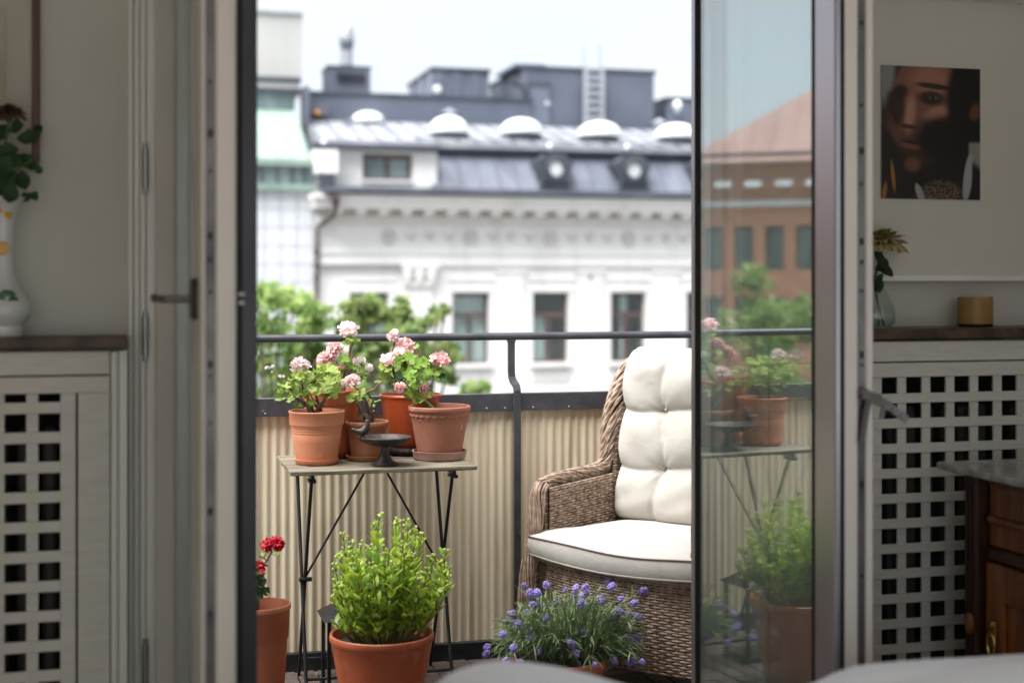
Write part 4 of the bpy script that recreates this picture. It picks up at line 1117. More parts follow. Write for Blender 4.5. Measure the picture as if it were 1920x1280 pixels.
def tree(label, clumps_px, Y, seed, m, base_px, low, size=0.060, group=None, trunk_r=0.17):
    rs = np.random.RandomState(seed)
    cl = []; tips = []
    for (px, py, rp) in clumps_px:
        dy = rs.uniform(-0.7, 0.7)
        p = at(px, py, Y + dy); r = rp * mpp(px, Y)
        n = int(0.085 * rp * rp) + 16
        for q in range(5):
            o_ = rs.normal(size=3) * r * 0.45
            cl.append((p.x + o_[0], p.y + o_[1], p.z + o_[2] * 0.8, r * rs.uniform(0.32, 0.62), n // 5 + 4))
        tips.append(p)
    base = at(base_px, 530, Y); 
    for k in range(low):
        a = rs.rand() * 6.28; q = rs.rand() ** 0.5 * 1.7
        p = Vector((base.x + q * math.cos(a), Y + q * math.sin(a) * 0.9, rs.uniform(-3.6, -0.6)))
        cl.append((p.x, p.y, p.z, 0.6, 350)); tips.append(p)
    root = thing('street_tree', label, 'tree', (base.x, Y, GZ), group)
    v, f = leaf_cloud(rs, cl, size, 1)
    link('crown', np_mesh('crown', v, f), m, root)
    tr = MB()
    top = Vector((base.x, Y, -3.2))
    tr.tube([(base.x, Y, GZ), (base.x + 0.06, Y, GZ + 4), (base.x - 0.05, Y, GZ + 8), top, (base.x + 0.05, Y, -1.2)], [trunk_r * 1.2, trunk_r, trunk_r * 0.85, trunk_r * 0.6, trunk_r * 0.3], 10)
    tk = tr.build('trunk', M_trunk, root, True)
    lb = MB()
    for p in tips:
        z0 = -5.5 + 3.5 * rs.rand()
        s0 = Vector((base.x, Y, z0)); mid = s0.lerp(p, 0.55) + Vector((0, 0, -0.25 * rs.rand()))
        lb.tube([s0, mid, p], [0.05, 0.028, 0.009], 5)
    lb.build('limbs', M_trunk, tk, True)
    return root

tree('leafy green street tree beside the white panelled wall', [(488, 545, 36), (520, 560, 34), (548, 566, 30), (578, 590, 34), (505, 600, 50), (555, 625, 52), (590, 640, 40), (485, 660, 55), (540, 690, 60), (600, 700, 55), (500, 740, 60), (575, 760, 60)], 16.0, 11, M_treeleaf, 520, 16)
tree('leafy green street tree spreading below the white building windows', [(655, 582, 24), (690, 568, 24), (700, 590, 30), (735, 582, 26), (745, 610, 34), (772, 612, 26), (800, 600, 12), (822, 585, 15), (834, 578, 8), (660, 620, 42), (710, 640, 48), (765, 650, 46), (812, 650, 30), (845, 662, 20), (650, 690, 50), (705, 705, 55), (770, 700, 46), (815, 690, 30), (835, 705, 20), (690, 760, 60), (770, 760, 55)], 15.0, 12, M_treeleaf2, 710, 16)
tree('low treetop just showing above the balcony panel beside the post', [(880, 738, 20), (905, 722, 12), (893, 730, 14), (865, 745, 14), (890, 765, 30)], 17.0, 13, M_treeleaf, 890, 8)
# a tree further along, mirrored in the door glass
rsx = np.random.RandomState(5)
tb = Vector((1.63 + math.sin(R(-33.6)) * 17, 3.5 + math.cos(R(-33.6)) * 17, 0))
root = thing('street_tree', 'street tree mirrored in the glass door before the brick building', 'tree', (tb.x, tb.y, GZ))
cl = []
for k in range(60):
    a = rsx.rand() * 6.28; q = rsx.rand() ** 0.5 * 1.9
    zz = rsx.uniform(-3.0, 1.75 - 0.45 * q)
    cl.append((tb.x + q * math.cos(a), tb.y + q * math.sin(a), zz, rsx.uniform(0.2, 0.42), 150))
cl.append((tb.x, tb.y, 1.45, 0.25, 160))
v, f = leaf_cloud(rsx, cl, 0.07, 1)
link('crown', np_mesh('crown', v, f), M_treeleaf, root)
tk = MB().tube([(tb.x, tb.y, GZ), (tb.x, tb.y, -6), (tb.x, tb.y, -1)], [0.2, 0.16, 0.05], 10).build('trunk', M_trunk, root, True)
lb = MB()
for (x, y, z, r, n) in cl: lb.tube([(tb.x, tb.y, -5), ((tb.x + x) / 2, (tb.y + y) / 2, (z - 4) / 2), (x, y, z)], [0.05, 0.03, 0.01], 5)
lb.build('limbs', M_trunk, tk, True)
# ================================================================== BALCONY RAILING
YR = 5.34
rl = thing('balcony_railing', 'dark painted balcony railing with beige corrugated panels', 'railing', (1.0, YR, 0))
zh = at(900, 631, YR + 0.0).z
MB().tube([(x, YR, zh) for x in (-3.8, -1, 0.5, 1.5, 2.5, 3.8)], 0.0148, 16, False).build('handrail', M_rail, rl, True)
zb1, zb0 = at(900, 738.5, YR - 0.03).z, at(900, 770.5, YR - 0.03).z
yb = YR - 0.035
def bent_post(px):
    X = at(px, 900, yb - 0.02).x
    w = 0.0262
    path = [(yb - 0.018, -0.02), (yb - 0.018, zb1 - 0.01), (yb - 0.018, zb1 + 0.012), (yb - 0.010, zb1 + 0.030), (YR - 0.012, zb1 + 0.046), (YR - 0.002, zb1 + 0.062), (YR, zb1 + 0.085), (YR, zh - 0.010)]
    XU = X - 0.0095
    xs = [X, X, X, X - 0.0015, X - 0.005, X - 0.008, XU, XU]
    hd = 0.007
    vs = []
    n = len(path)
    for i, (y, z) in enumerate(path):
        a = path[max(i - 1, 0)]; b = path[min(i + 1, n - 1)]
        ty, tz = b[0] - a[0], b[1] - a[1]; L = math.hypot(ty, tz); ny, nz = -tz / L, ty / L
        for (sx, sn) in ((-1, 1), (1, 1), (1, -1), (-1, -1)):
            vs.append((xs[i] + sx * w / 2, y + sn * ny * hd, z + sn * nz * hd))
    fs = []
    for i in range(n - 1):
        for k in range(4):
            fs.append((i * 4 + k, i * 4 + (k + 1) % 4, (i + 1) * 4 + (k + 1) % 4, (i + 1) * 4 + k))
    fs += [(0, 1, 2, 3), tuple(range(4 * n - 1, 4 * n - 5, -1))]
    m = MB(); m.add(vs, fs)
    o = m.build('post', M_rail, rl)
    MB().bbox(XU - 0.016, XU + 0.016, YR - 0.010, YR + 0.010, zh - 0.022, zh - 0.010, 0.001).build('post_head', M_rail, o)
    wm = MB()
    r_ = random.Random(3)
    for k in range(14):
        wm.ball((X - w / 2 - 0.002 + r_.uniform(-.001, .001), yb - 0.004, zb0 + 0.004 + k * (zb1 - zb0) / 14), 0.0045, 6, 4)
    wm.build('weld', M_rail, o, True)
    return X
XP = bent_post(970)
for px in (-140, 1730): bent_post(px)
# top band: an angle section left and right of the post
for (xa, xb) in ((-3.7, XP - 0.0135), (XP + 0.0135, 3.7)):
    t = MB().bbox(xa, xb, yb - 0.006, yb, zb0, zb1, 0.001); t.bbox(xa, xb, yb + 0.0005, yb + 0.030, zb1 - 0.005, zb1 + 0.0005, 0.001)
    bd = t.build('top_band', M_rail, rl)
    for px in (([497, 553, 628, 700, 780, 850, 912, 946]) if xa < 0 else [999, 1066, 1133, 1200, 1270]):
        X = at(px, 765, yb).x
        MB().lathe([(0.0035, 0), (0.0033, 0.0012), (0.002, 0.0022), (0.0, 0.0025)], (0, 0, 0), 10).build('screw', M_screw, bd, True).matrix_basis = Matrix.Translation((X, yb - 0.006, zb0 + 0.011)) @ Matrix.Rotation(R(90), 4, 'X')
# corrugated sheets, edges lapped
pitch = 0.0335; amp = 0.0031
def sheet(xa, xb, yo, ph):
    n = int((xb - xa) / pitch * 8)
    z0, z1 = 0.045, zb0 + 0.02
    vs = []
    rs = random.Random(int(xa * 100))
    for zz in (z0, 0.30, 0.55, z1):
        for i in range(n + 1):
            x = xa + (xb - xa) * i / n
            vs.append((x + rs.uniform(-.0006, .0006), yb + yo + amp * math.sin(2 * math.pi * (x + ph) / pitch), zz))
    for zz in (z0, 0.30, 0.55, z1):
        for i in range(n + 1):
            x = xa + (xb - xa) * i / n
            vs.append((x, yb + yo + 0.004 + amp * math.sin(2 * math.pi * (x + ph) / pitch), zz))
    w = n + 1
    fs = []
    for j in range(3):
        for i in range(n):
            fs.append((j * w + i, j * w + i + 1, (j + 1) * w + i + 1, (j + 1) * w + i))
            q = 4 * w
            fs.append((q + j * w + i + 1, q + j * w + i, q + (j + 1) * w + i, q + (j + 1) * w + i + 1))
    for i in range(n):
        fs.append((i + 1, i, 4 * w + i, 4 * w + i + 1)); fs.append((3 * w + i, 3 * w + i + 1, 7 * w + i + 1, 7 * w + i))
    for j in range(3):
        fs.append((j * w, (j + 1) * w, 4 * w + (j + 1) * w, 4 * w + j * w)); fs.append(((j + 1) * w + n, j * w + n, 4 * w + j * w + n, 4 * w + (j + 1) * w + n))
    m = MB(); m.add(vs, fs); return m.build('corrugated_panel', M_corr, rl, True)
xj = at(926, 900, yb).x
edges_ = [(-2.3, -1.2), (-1.2, -0.10), (-0.10, xj), (xj, xj + 1.05), (xj + 1.05, xj + 2.1)]
for i, (a, b) in enumerate(edges_):
    sheet(a - 0.02, b + 0.012, 0.016 if i % 2 else 0.0215, 0.004 * i)
MB().bbox(-3.7, 3.7, yb - 0.004, yb + 0.02, -0.09, 0.046, 0.002).build('bottom_rail', M_iron, rl)

# ================================================================== BISTRO TABLE
ZTB = 0.793
TY0, TY1 = 4.75, 5.205
tb_ = thing('bistro_table', 'weathered wooden slatted folding table with thin black crossed legs', 'table', (0.78, 4.98, 0))
tx0 = at(545, 886, TY0).x; tx1 = at(894, 876, TY0).x
n = 7; gap = 0.011; sw = (TY1 - TY0 - gap * (n - 1)) / n
rnd = random.Random(8)
for k in range(n):
    y = TY0 + k * (sw + gap)
    MB().bbox(tx0 + rnd.uniform(-.002, .002), tx1 + rnd.uniform(-.002, .002), y, y + sw, ZTB - 0.0155, ZTB + rnd.uniform(-.0008, .0008), 0.0025).build('slat', M_tablew, tb_)
# iron: rails under the top, crossed legs, braces
xl, xr = at(573, 1068, 4.98).x, at(829, 1046, 4.98).x
ir = M_iron
for xx, s in ((xl, 1), (xr, -1)):
    MB().bbox(xx - 0.006, xx + 0.006, TY0 + 0.03, TY1 - 0.03, ZTB - 0.033, ZTB - 0.0165, 0.001).build('rail', ir, tb_)
    f_top, b_top = (xx, TY0 + 0.055, ZTB - 0.025), (xx, TY1 - 0.06, ZTB - 0.025)
    off = 0.011 * s
    MB().tube([f_top, (xx, TY1 - 0.02, 0.0)], 0.0062, 8).build('leg', ir, tb_, True)
    MB().tube([(b_top[0] - off, b_top[1], b_top[2]), (xx - off, TY0 + 0.10, 0.0)], 0.0062, 8).build('leg', ir, tb_, True)
    zc = ZTB * 0.50
    MB().tube([(xx - 0.022, 4.985, 0.385), (xx + 0.022, 4.985, 0.385)], 0.008, 10).build('bolt', ir, tb_, True)
    MB().bbox(xx - 0.012, xx + 0.012, TY0 + 0.025, TY0 + 0.085, ZTB - 0.045, ZTB - 0.034, 0.001).build('bracket', ir, tb_)
xm = (xl + xr) / 2
MB().tube([(xl + 0.004, 4.985, 0.40), (xm - 0.02, 4.99, ZTB - 0.018)], 0.0042, 8).build('brace', ir, tb_, True)
MB().tube([(xr - 0.004, 4.985, 0.40), (xm + 0.03, 4.99, ZTB - 0.018)], 0.0042, 8).build('brace', ir, tb_, True)
MB().tube([(xl, TY1 - 0.045, 0.062), (xr, TY1 - 0.045, 0.062)], 0.0055, 8).build('stretcher', ir, tb_, True)
MB().tube([(xl - 0.011, TY0 + 0.135, 0.062), (xr + 0.011, TY0 + 0.135, 0.062)], 0.0055, 8).build('stretcher', ir, tb_, True)

# ================================================================== POTS
def pot_root(name, label, px, Y, z, cat='potted plant'):
    c = at(px, 530, Y)
    return thing(name, label, cat, (c.x, Y, z)), Vector((c.x, Y, z))
def saucer(label, c, r, h, m, n=48):
    o = MB().lathe([(0.001, 0.0), (r * 0.88, 0.0), (r * 0.93, 0.003), (r * 0.985, h - 0.003), (r, h), (r - 0.006, h), (r * 0.90, 0.006), (0.001, 0.005)], c, n).build('saucer', m, None, True)
    tag(o, label, 'saucer'); return o
def soil(root, c, r, z):
    rr = random.Random(int(c.x * 1000))
    def fn(u, v):
        a = u * 2 * math.pi; q = v * r
        return (c.x + q * math.cos(a), c.y + q * math.sin(a), c.z + z + 0.006 * math.sin(9 * a) * v * (1 - v) + rr.uniform(-.003, .003) * (0 if v > 0.9 else 1))
    return MB().grid(fn, 28, 6).build('soil', M_soil, root, True)

S_A = mpp(594, 4.94)
def rad(wpx, px, Y): return wpx * mpp(px, Y) / 2

# --- A: peach plastic pot, front left
YA = 4.945
rA, cA = pot_root('potted_geranium', 'peach plastic pot with bushy pale pink geranium, front left on table', 594, YA, ZTB + 0.006)
R1, R0 = rad(105, 594, YA), rad(76, 594, YA)
hA = 0.178
pr = [(0.001, 0.0), (R0 * 0.97, 0.0), (R0, 0.004)]
def lerp(a, b, t): return a + (b - a) * t
for t in (0.2, 0.4, 0.55, 0.562, 0.575, 0.60, 0.612, 0.625, 0.645, 0.655, 0.665, 0.70):
    w = lerp(R0, R1 * 0.915, t / 0.72)
    bumpy = 0.0012 if t in (0.562, 0.612, 0.655) else 0.0
    pr.append((w - bumpy, hA * t))
pr += [(R1 * 0.918, hA * 0.728), (R1 * 0.955, hA * 0.735), (R1 * 0.965, hA * 0.76), (R1 * 0.985, hA * 0.955), (R1 * 1.0, hA * 0.965), (R1 * 1.0, hA * 0.992), (R1 * 0.985, hA), (R1 * 0.945, hA), (R1 * 0.93, hA * 0.975), (R1 * 0.90, hA * 0.8), (0.001, hA * 0.79)]
MB().lathe(pr, cA, 56).build('pot', M_terraA, rA, True)
soil(rA, cA, R1 * 0.905, hA * 0.87)
saucer('peach plastic saucer under the front left geranium pot', Vector((cA.x, cA.y, ZTB + 0.0008)), rad(84, 594, YA), 0.017, M_terraA)

# --- B: orange pot behind it
YB2 = 5.125
rB, cB = pot_root('potted_geranium', 'orange pot with tall bare-stemmed geranium behind the peach pot', 622, YB2, ZTB + 0.006)
RB1 = rad(113, 622, YB2); RB0 = RB1 * 0.74; hB = 0.236
pr = [(0.001, 0), (RB0 * 0.97, 0), (RB0, 0.004)] + [(lerp(RB0, RB1 * 0.90, t / 0.80), hB * t) for t in (0.2, 0.4, 0.6, 0.70, 0.78)]
pr += [(RB1 * 0.93, hB * 0.79), (RB1 * 0.935, hB * 0.80), (RB1 * 0.975, hB * 0.96), (RB1, hB * 0.97), (RB1, hB * 0.995), (RB1 * 0.98, hB), (RB1 * 0.95, hB), (RB1 * 0.91, hB * 0.8), (0.001, hB * 0.78)]
MB().lathe(pr, cB, 56).build('pot', M_terraB, rB, True)
soil(rB, cB, RB1 * 0.92, hB * 0.88)
saucer('brick red saucer under the tall orange pot', Vector((cB.x, cB.y, ZTB + 0.0008)), RB0 * 1.16, 0.022, M_terraB2)

# --- C: small scalloped pot
YC2 = 5.005
rC, cC = pot_root('potted_geranium', 'small brown scalloped terracotta pot with gnarled geranium behind bird bath', 688, YC2, ZTB + 0.006)
RC1 = rad(82, 688, YC2); RC0 = RC1 * 0.70; hC = 0.132
pr = [(0.001, 0), (RC0 * 0.97, 0), (RC0, 0.003)] + [(lerp(RC0, RC1 * 0.90, t / 0.82), hC * t) for t in (0.2, 0.4, 0.6, 0.8)]
k0 = len(pr)
pr += [(RC1 * 0.93, hC * 0.825), (RC1 * 0.985, hC * 0.87), (RC1 * 1.0, hC * 0.93), (RC1 * 0.99, hC * 0.985), (RC1 * 0.96, hC), (RC1 * 0.90, hC * 0.99), (RC1 * 0.87, hC * 0.8), (0.001, hC * 0.78)]
MB().lathe(pr, cC, 96, lambda a, i: 1 + (0.016 * abs(math.sin(a * 13)) - 0.008 if k0 <= i <= k0 + 2 else 0)).build('pot', M_terraC, rC, True)
soil(rC, cC, RC1 * 0.88, hC * 0.90)
saucer('ochre saucer under the small scalloped pot', Vector((cC.x, cC.y, ZTB + 0.0008)), rad(80, 688, YC2), 0.017, M_terraCs)

# --- D: glazed red pot at the back, on a black scalloped dish
YD = 5.150
trc = at(770, 530, YD)
rtr = 0.104
zt_ = ZTB + 0.0008
o = MB().lathe([(0.001, 0), (rtr * 0.80, 0), (rtr * 0.95, 0.008), (rtr, 0.018), (rtr * 0.97, 0.026), (rtr * 0.85, 0.0285), (0.001, 0.0285)], (trc.x, YD, zt_), 120, lambda a, i: 1 + (0.045 * abs(math.sin(a * 11)) if 1 <= i <= 4 else 0)).build('dish', M_castiron, None, True)
tag(o, 'black scalloped iron dish under the glazed red pot', 'dish')
rD, cD = pot_root('potted_geranium', 'large glazed red pot with clustered pink geranium at the back of table', 770, YD, zt_ + 0.033)
RD1 = rad(118, 770, YD); RD0 = RD1 * 0.72
hD = at(770, 738, YD).z - cD.z
pr = [(0.001, 0), (RD0 * 0.97, 0), (RD0, 0.004)] + [(lerp(RD0, RD1 * 0.965, t / 0.95), hD * t) for t in (0.25, 0.5, 0.70, 0.705, 0.94)]
pr += [(RD1 * 0.985, hD * 0.945), (RD1, hD * 0.955), (RD1, hD * 0.99), (RD1 * 0.985, hD), (RD1 * 0.955, hD), (RD1 * 0.93, hD * 0.85), (0.001, hD * 0.84)]
MB().lathe(pr, cD, 56).build('pot', M_terraD, rD, True)
soil(rD, cD, RD1 * 0.93, hD * 0.90)
saucer('glossy red saucer between glazed pot and black dish', Vector((cD.x, cD.y, zt_ + 0.0290)), RD0 * 1.12, 0.018, M_terraD)

# --- E: scalloped terracotta pot, front right
YE = 4.968
rE, cE = pot_root('potted_geranium', 'chalky terracotta pot with scalloped band and leaning geranium, right end of table', 824, YE, ZTB + 0.007)
RE1 = rad(118, 824, YE); RE0 = rad(81, 824, YE)
hE = at(824, 760, YE).z - cE.z
pr = [(0.001, 0), (RE0 * 0.96, 0), (RE0, 0.005)] + [(lerp(RE0, RE1 * 0.90, t / 0.80), hE * t) for t in (0.15, 0.3, 0.5, 0.65, 0.80)]
pr += [(RE1 * 0.905, hE * 0.805), (RE1 * 0.925, hE * 0.815), (RE1 * 0.93, hE * 0.88), (RE1 * 0.965, hE * 0.892), (RE1 * 0.995, hE * 0.915), (RE1 * 1.0, hE * 0.95), (RE1 * 0.99, hE * 0.985), (RE1 * 0.955, hE), (RE1 * 0.915, hE * 0.995), (RE1 * 0.885, hE * 0.85), (0.001, hE * 0.83)]
pe = MB().lathe(pr, cE, 64).build('pot', M_terraE, rE, True)
sc = MB()
for k in range(26):
    a = 2 * math.pi * k / 26
    for (dz, rr, ds) in ((0.822, 0.0105, 0.0), (0.775 if k % 3 else 0.735, 0.0042, 0.5), ):
        aa = a + ds * 2 * math.pi / 26
        q = lerp(RE0, RE1 * 0.90, min(1, dz / 0.80)) - (0.0022 if ds else 0.0040)
        sc.ball((cE.x + q * math.cos(aa), cE.y + q * math.sin(aa), cE.z + hE * dz), rr, 8, 6, (1, 1, 0.9 if ds == 0 else 1.9))
sc.build('scallop_band', M_terraE, pe, True)
soil(rE, cE, RE1 * 0.89, hE * 0.90)
saucer('dusty pink clay saucer at the right end of table', Vector((cE.x, cE.y, ZTB + 0.0008)), rad(104, 825, YE), 0.030, M_terraEs)

# --- bird bath
YF = 4.838
bcx = at(721.5, 530, YF)
bbth = thing('bird_bath', 'small cast iron bird bath with bird perched on its rim', 'bird bath', (bcx.x, YF, ZTB))
hb_ = at(722, 822, YF).z - ZTB
rb_ = rad(99, 722, YF)
MB().lathe([(0.001, 0.001), (0.046, 0.001), (0.047, 0.004), (0.040, 0.008), (0.026, 0.018), (0.016, 0.040), (0.0125, 0.060), (0.014, hb_ - 0.026), (0.001, hb_ - 0.025)], (bcx.x, YF, ZTB), 32).build('pedestal', M_castiron, bbth, True)
MB().lathe([(0.001, hb_ - 0.027), (0.02, hb_ - 0.026), (rb_ * 0.6, hb_ - 0.019), (rb_ * 0.9, hb_ - 0.006), (rb_ * 0.99, hb_ + 0.002), (rb_, hb_ + 0.006), (rb_ * 0.97, hb_ + 0.0075), (rb_ * 0.88, hb_ + 0.002), (rb_ * 0.8, hb_ - 0.006), (0.001, hb_ - 0.014)], (bcx.x, YF, ZTB), 96,
           lambda a, i: 1 + (0.018 * math.cos(a * 16) if i in (3, 4, 5, 6) else 0)).build('bowl', M_castiron, bbth, True)
MB().lathe([(0.001, hb_ - 0.004), (rb_ * 0.83, hb_ - 0.004), (rb_ * 0.83, hb_ - 0.005), (0.001, hb_ - 0.005)], (bcx.x, YF, ZTB), 40).build('water', M_water, bbth, True)
bp_ = lambda px, py: at(px, py, YF - 0.015)
bird = MB()
sp = [bp_(659, 803), bp_(664, 805.5), bp_(671, 808), bp_(677, 810), bp_(683, 807), bp_(687, 801), bp_(688.5, 794.5), bp_(689.5, 790), bp_(692, 787.5)]
bird.tube(sp, [0.0018, 0.0050, 0.0085, 0.0150, 0.0165, 0.0142, 0.0100, 0.0088, 0.003], 14)
bird.tube([bp_(691, 790), bp_(693.6, 790.6)], [0.004, 0.0006], 8)
bird.tube([bp_(678, 814), bp_(677, 822)], 0.0022, 6).tube([bp_(683, 814), bp_(683, 822)], 0.0022, 6)
bird.ball(bp_(689, 790.3), 0.0100, 12, 8, (1.05, 0.9, 0.95))
bird.build('bird', M_castiron, bbth, 'all')

# ================================================================== PLANTS
def gleaf(n=22, cup=0.18, notch=0.25):
    """round scalloped geranium leaf, unit radius, stalk at the origin, blade facing +Z"""
    m = MB(); vs = [(0, 0.0, 0)]
    ring = []
    for rr, zf in ((0.5, 0.35), (1.0, 1.0)):
        for k in range(n):
            a = -math.pi / 2 + notch + (2 * math.pi - 2 * notch) * k / (n - 1)
            q = rr * (1 + (0.07 * math.cos(k * math.pi) if rr == 1.0 else 0) + 0.10 * math.cos(5 * a))
            z = cup * (rr ** 1.5) * (1 + 0.55 * math.cos(5 * a + 0.6)) 
            vs.append((q * math.cos(a), q * math.sin(a) + 0.22, z))
    fs = [(0, 1 + k, 2 + k) for k in range(n - 1)]
    fs += [(1 + k, 1 + n + k, 2 + n + k, 2 + k) for k in range(n - 1)]
    m.add(vs, fs); return m.mesh('leaf', 'all')
def flower_head(seed, florets, petals=5, pl=0.42, curl=0.5):
    """ball of open florets, about unit radius"""
    rs = random.Random(seed); m = MB()
    for i in range(florets):
        z = 1 - 1.55 * (i + 0.5) / florets; a = i * 2.39996 + rs.uniform(-.3, .3)
        q = math.sqrt(max(0, 1 - z * z))
        d = Vector((q * math.cos(a), q * math.sin(a), z)); d = (d + Vector((rs.uniform(-.2, .2), rs.uniform(-.2, .2), rs.uniform(-.1, .2)))).normalized()
        c = d * (0.46 + rs.uniform(-.28, .30))
        u = d.orthogonal().normalized(); w = d.cross(u)
        ph = rs.uniform(0, 6.28); ps = pl * rs.uniform(0.8, 1.2)
        for k in range(petals):
            b = ph + 2 * math.pi * k / petals
            e = (u * math.cos(b) + w * math.sin(b)); s = d.cross(e)
            lift = rs.uniform(0.15, 0.6) * curl
            pts = [c, c + e * ps * 0.55 + s * ps * 0.36 + d * ps * lift * 0.5, c + e * ps * 0.98 + s * ps * 0.27 + d * ps * lift, c + e * ps * 1.07 + d * ps * (lift - 0.15), c + e * ps * 0.98 - s * ps * 0.27 + d * ps * lift, c + e * ps * 0.55 - s * ps * 0.36 + d * ps * lift * 0.5, c + e * ps * 0.6 + d * ps * lift * 0.35]
            m.add(pts, [(0, 1, 6), (1, 2, 6), (2, 3, 6), (3, 4, 6), (4, 5, 6), (5, 0, 6)])
    return m.mesh('flower_head', 'all')
GL = [gleaf(22, 0.16, 0.22), gleaf(20, 0.42, 0.35), gleaf(24, -0.12, 0.15)]
FH = {}
def fh_mesh(kind, mm):
    if (kind, mm.name) not in FH:
        me = {'full1': lambda: flower_head(1, 15, 5, 0.66, 1.1), 'full2': lambda: flower_head(2, 13, 5, 0.72, 1.0), 'full3': lambda: flower_head(9, 11, 5, 0.78, 1.1), 'small': lambda: flower_head(5, 9, 5, 0.55), 'single': lambda: flower_head(6, 4, 6, 0.75, 0.3)}[kind]()
        me.materials.append(mm); FH[(kind, mm.name)] = me
    return FH[(kind, mm.name)]
LM = {}
def leaf_mesh(i, mm):
    if (i, mm.name) not in LM:
        me = GL[i].copy(); me.materials.clear(); me.materials.append(mm); LM[(i, mm.name)] = me
    return LM[(i, mm.name)]
def frame(d, roll):
    d = Vector(d).normalized(); u = d.orthogonal().normalized(); w = d.cross(u)
    x = u * math.cos(roll) + w * math.sin(roll); y = d.cross(x)
    return Matrix((x, y, d)).transposed()
CAMP = Vector((0, 0, H))
def put_leaf(root, p, r, rs, mm, up=0.75, tocam=0.35):
    d = Vector((rs.gauss(0, 0.42), rs.gauss(-0.05, 0.42) - tocam, up))
    M = Matrix.Translation(p) @ frame(d, rs.uniform(0, 6.28)).to_4x4() @ Matrix.Scale(r, 4)
    o = bpy.data.objects.new('leaf', leaf_mesh(rs.choice((0, 0, 1, 2)), mm)); COL.objects.link(o); adopt(o, root); o.matrix_basis = M
    return o
def put_flower(root, p, r, kind, mm, rs):
    M = Matrix.Translation(p) @ frame((rs.gauss(0, .2), -0.35 + rs.gauss(0, .2), 1), rs.uniform(0, 6.28)).to_4x4() @ Matrix.Diagonal((r * rs.uniform(0.95, 1.2), r * rs.uniform(0.95, 1.2), r * rs.uniform(0.75, 0.95), 1))
    o = bpy.data.objects.new('flower_head', fh_mesh(kind, mm)); COL.objects.link(o); adopt(o, root); o.matrix_basis = M
    return o
def geranium(root, Y, seed, stems, flowers, leaves, clouds, stem_m, petiole_m=None):
    """stems: (pixel polyline, r0, r1); flowers: (px, py, rpx, kind, mat); leaves: (px, py, rpx, mat); clouds: (px0, px1, py0, py1, n, rmin, rmax, mat)"""
    rs = random.Random(seed)
    sm_ = MB(); pet = MB()
    pts = []
    for (pl_, r0, r1) in stems:
        dy = rs.uniform(-0.015, 0.015)
        P = []
        for i, (a, b) in enumerate(pl_):
            P.append(at(a, b, Y + dy * i))
        # soften the path and roughen it
        Q = []
        for i in range(len(P) - 1):
            for k in range(4):
                t = k / 4
                Q.append(P[i].lerp(P[i + 1], t) + Vector((rs.gauss(0, .0012), rs.gauss(0, .0012), rs.gauss(0, .0008))))
        Q.append(P[-1])
        n_ = len(Q)
        sm_.tube(Q, [max(0.0008, (r0 + (r1 - r0) * i / (n_ - 1)) * rs.uniform(0.85, 1.2)) for i in range(n_)], 8)
        pts += Q[n_ // 3:]
    sm_.build('stems', stem_m, root, True)
    def near(p): return min(pts, key=lambda q: (q - p).length)
    def stalk(p, r=0.0013):
        q = near(p); m = q.lerp(p, 0.5) + Vector((rs.gauss(0, .006), rs.gauss(0, .006), -0.004))
        pet.tube([q, m, p], [r * 1.3, r, r * 0.8], 5)
    for (px, py, rp, kind, mm) in flowers:
        p = at(px, py, Y + rs.uniform(-0.03, 0.03))
        put_flower(root, p, rp * mpp(px, Y), kind, mm, rs); stalk(p, 0.0016)
    for (px, py, rp, mm) in leaves:
        p = at(px, py, Y + rs.uniform(-0.05, 0.01)); put_leaf(root, p, rp * mpp(px, Y), rs, mm); stalk(p)
    for (x0, x1, y0, y1, n_, ra, rb, mm) in clouds:
        for k in range(n_):
            a = rs.uniform(-1, 1); b = rs.uniform(-1, 1)
            while a * a + b * b > 1: a = rs.uniform(-1, 1); b = rs.uniform(-1, 1)
            px = (x0 + x1) / 2 + a * (x1 - x0) / 2; py = (y0 + y1) / 2 + b * (y1 - y0) / 2
            p = at(px, py, Y + rs.uniform(-0.07, 0.06)); put_leaf(root, p, rs.uniform(ra, rb) * mpp(px, Y), rs, mm, up=rs.uniform(0.2, 1.0), tocam=rs.uniform(0.1, 0.8)); stalk(p)
    pet.build('leaf_stalks', petiole_m or M_gstem, root, True, kind='stuff')

geranium(rA, YA, 21,
    [([(586, 782), (577, 762), (563, 752), (549, 740), (541, 722)], .0085, .003), ([(588, 782), (584, 760), (573, 738), (566, 724), (562, 700)], .0075, .0025), ([(592, 782), (598, 765), (609, 748), (614, 728), (614, 705)], .0085, .003),
     ([(590, 782), (597, 756), (590, 735), (592, 712)], .006, .0025), ([(577, 764), (566, 745), (551, 728), (538, 716), (522, 700), (507, 690)], .003, .0012), ([(596, 768), (586, 748), (578, 730)], .004, .002), ([(600, 764), (602, 770), (604, 756)], .007, .006)],
    [(563, 684, 17, 'full1', M_pinkp), (557, 690, 10, 'full3', M_pinkp), (502, 690, 6.5, 'small', M_white), (511, 687, 4.5, 'small', M_white), (515, 707, 5, 'small', M_bud), (598, 688, 7, 'small', M_bud), (512, 698, 3.5, 'small', M_bud)],
    [(524, 722, 9, M_gerleafp), (543, 722, 8, M_gerleafp), (613, 692, 11, M_gerleafp), (634, 705, 10, M_gerleafp), (543, 748, 9, M_gerleafp), (580, 716, 11, M_gerleafp), (528, 705, 7, M_white)],
    [(536, 590, 694, 742, 24, 6, 10.5, M_gerleafp), (580, 640, 688, 745, 30, 7, 12, M_gerleafp), (520, 575, 725, 765, 10, 5, 8, M_gerleaf), (545, 630, 690, 760, 14, 6, 9, M_gerleaf)], M_bark)
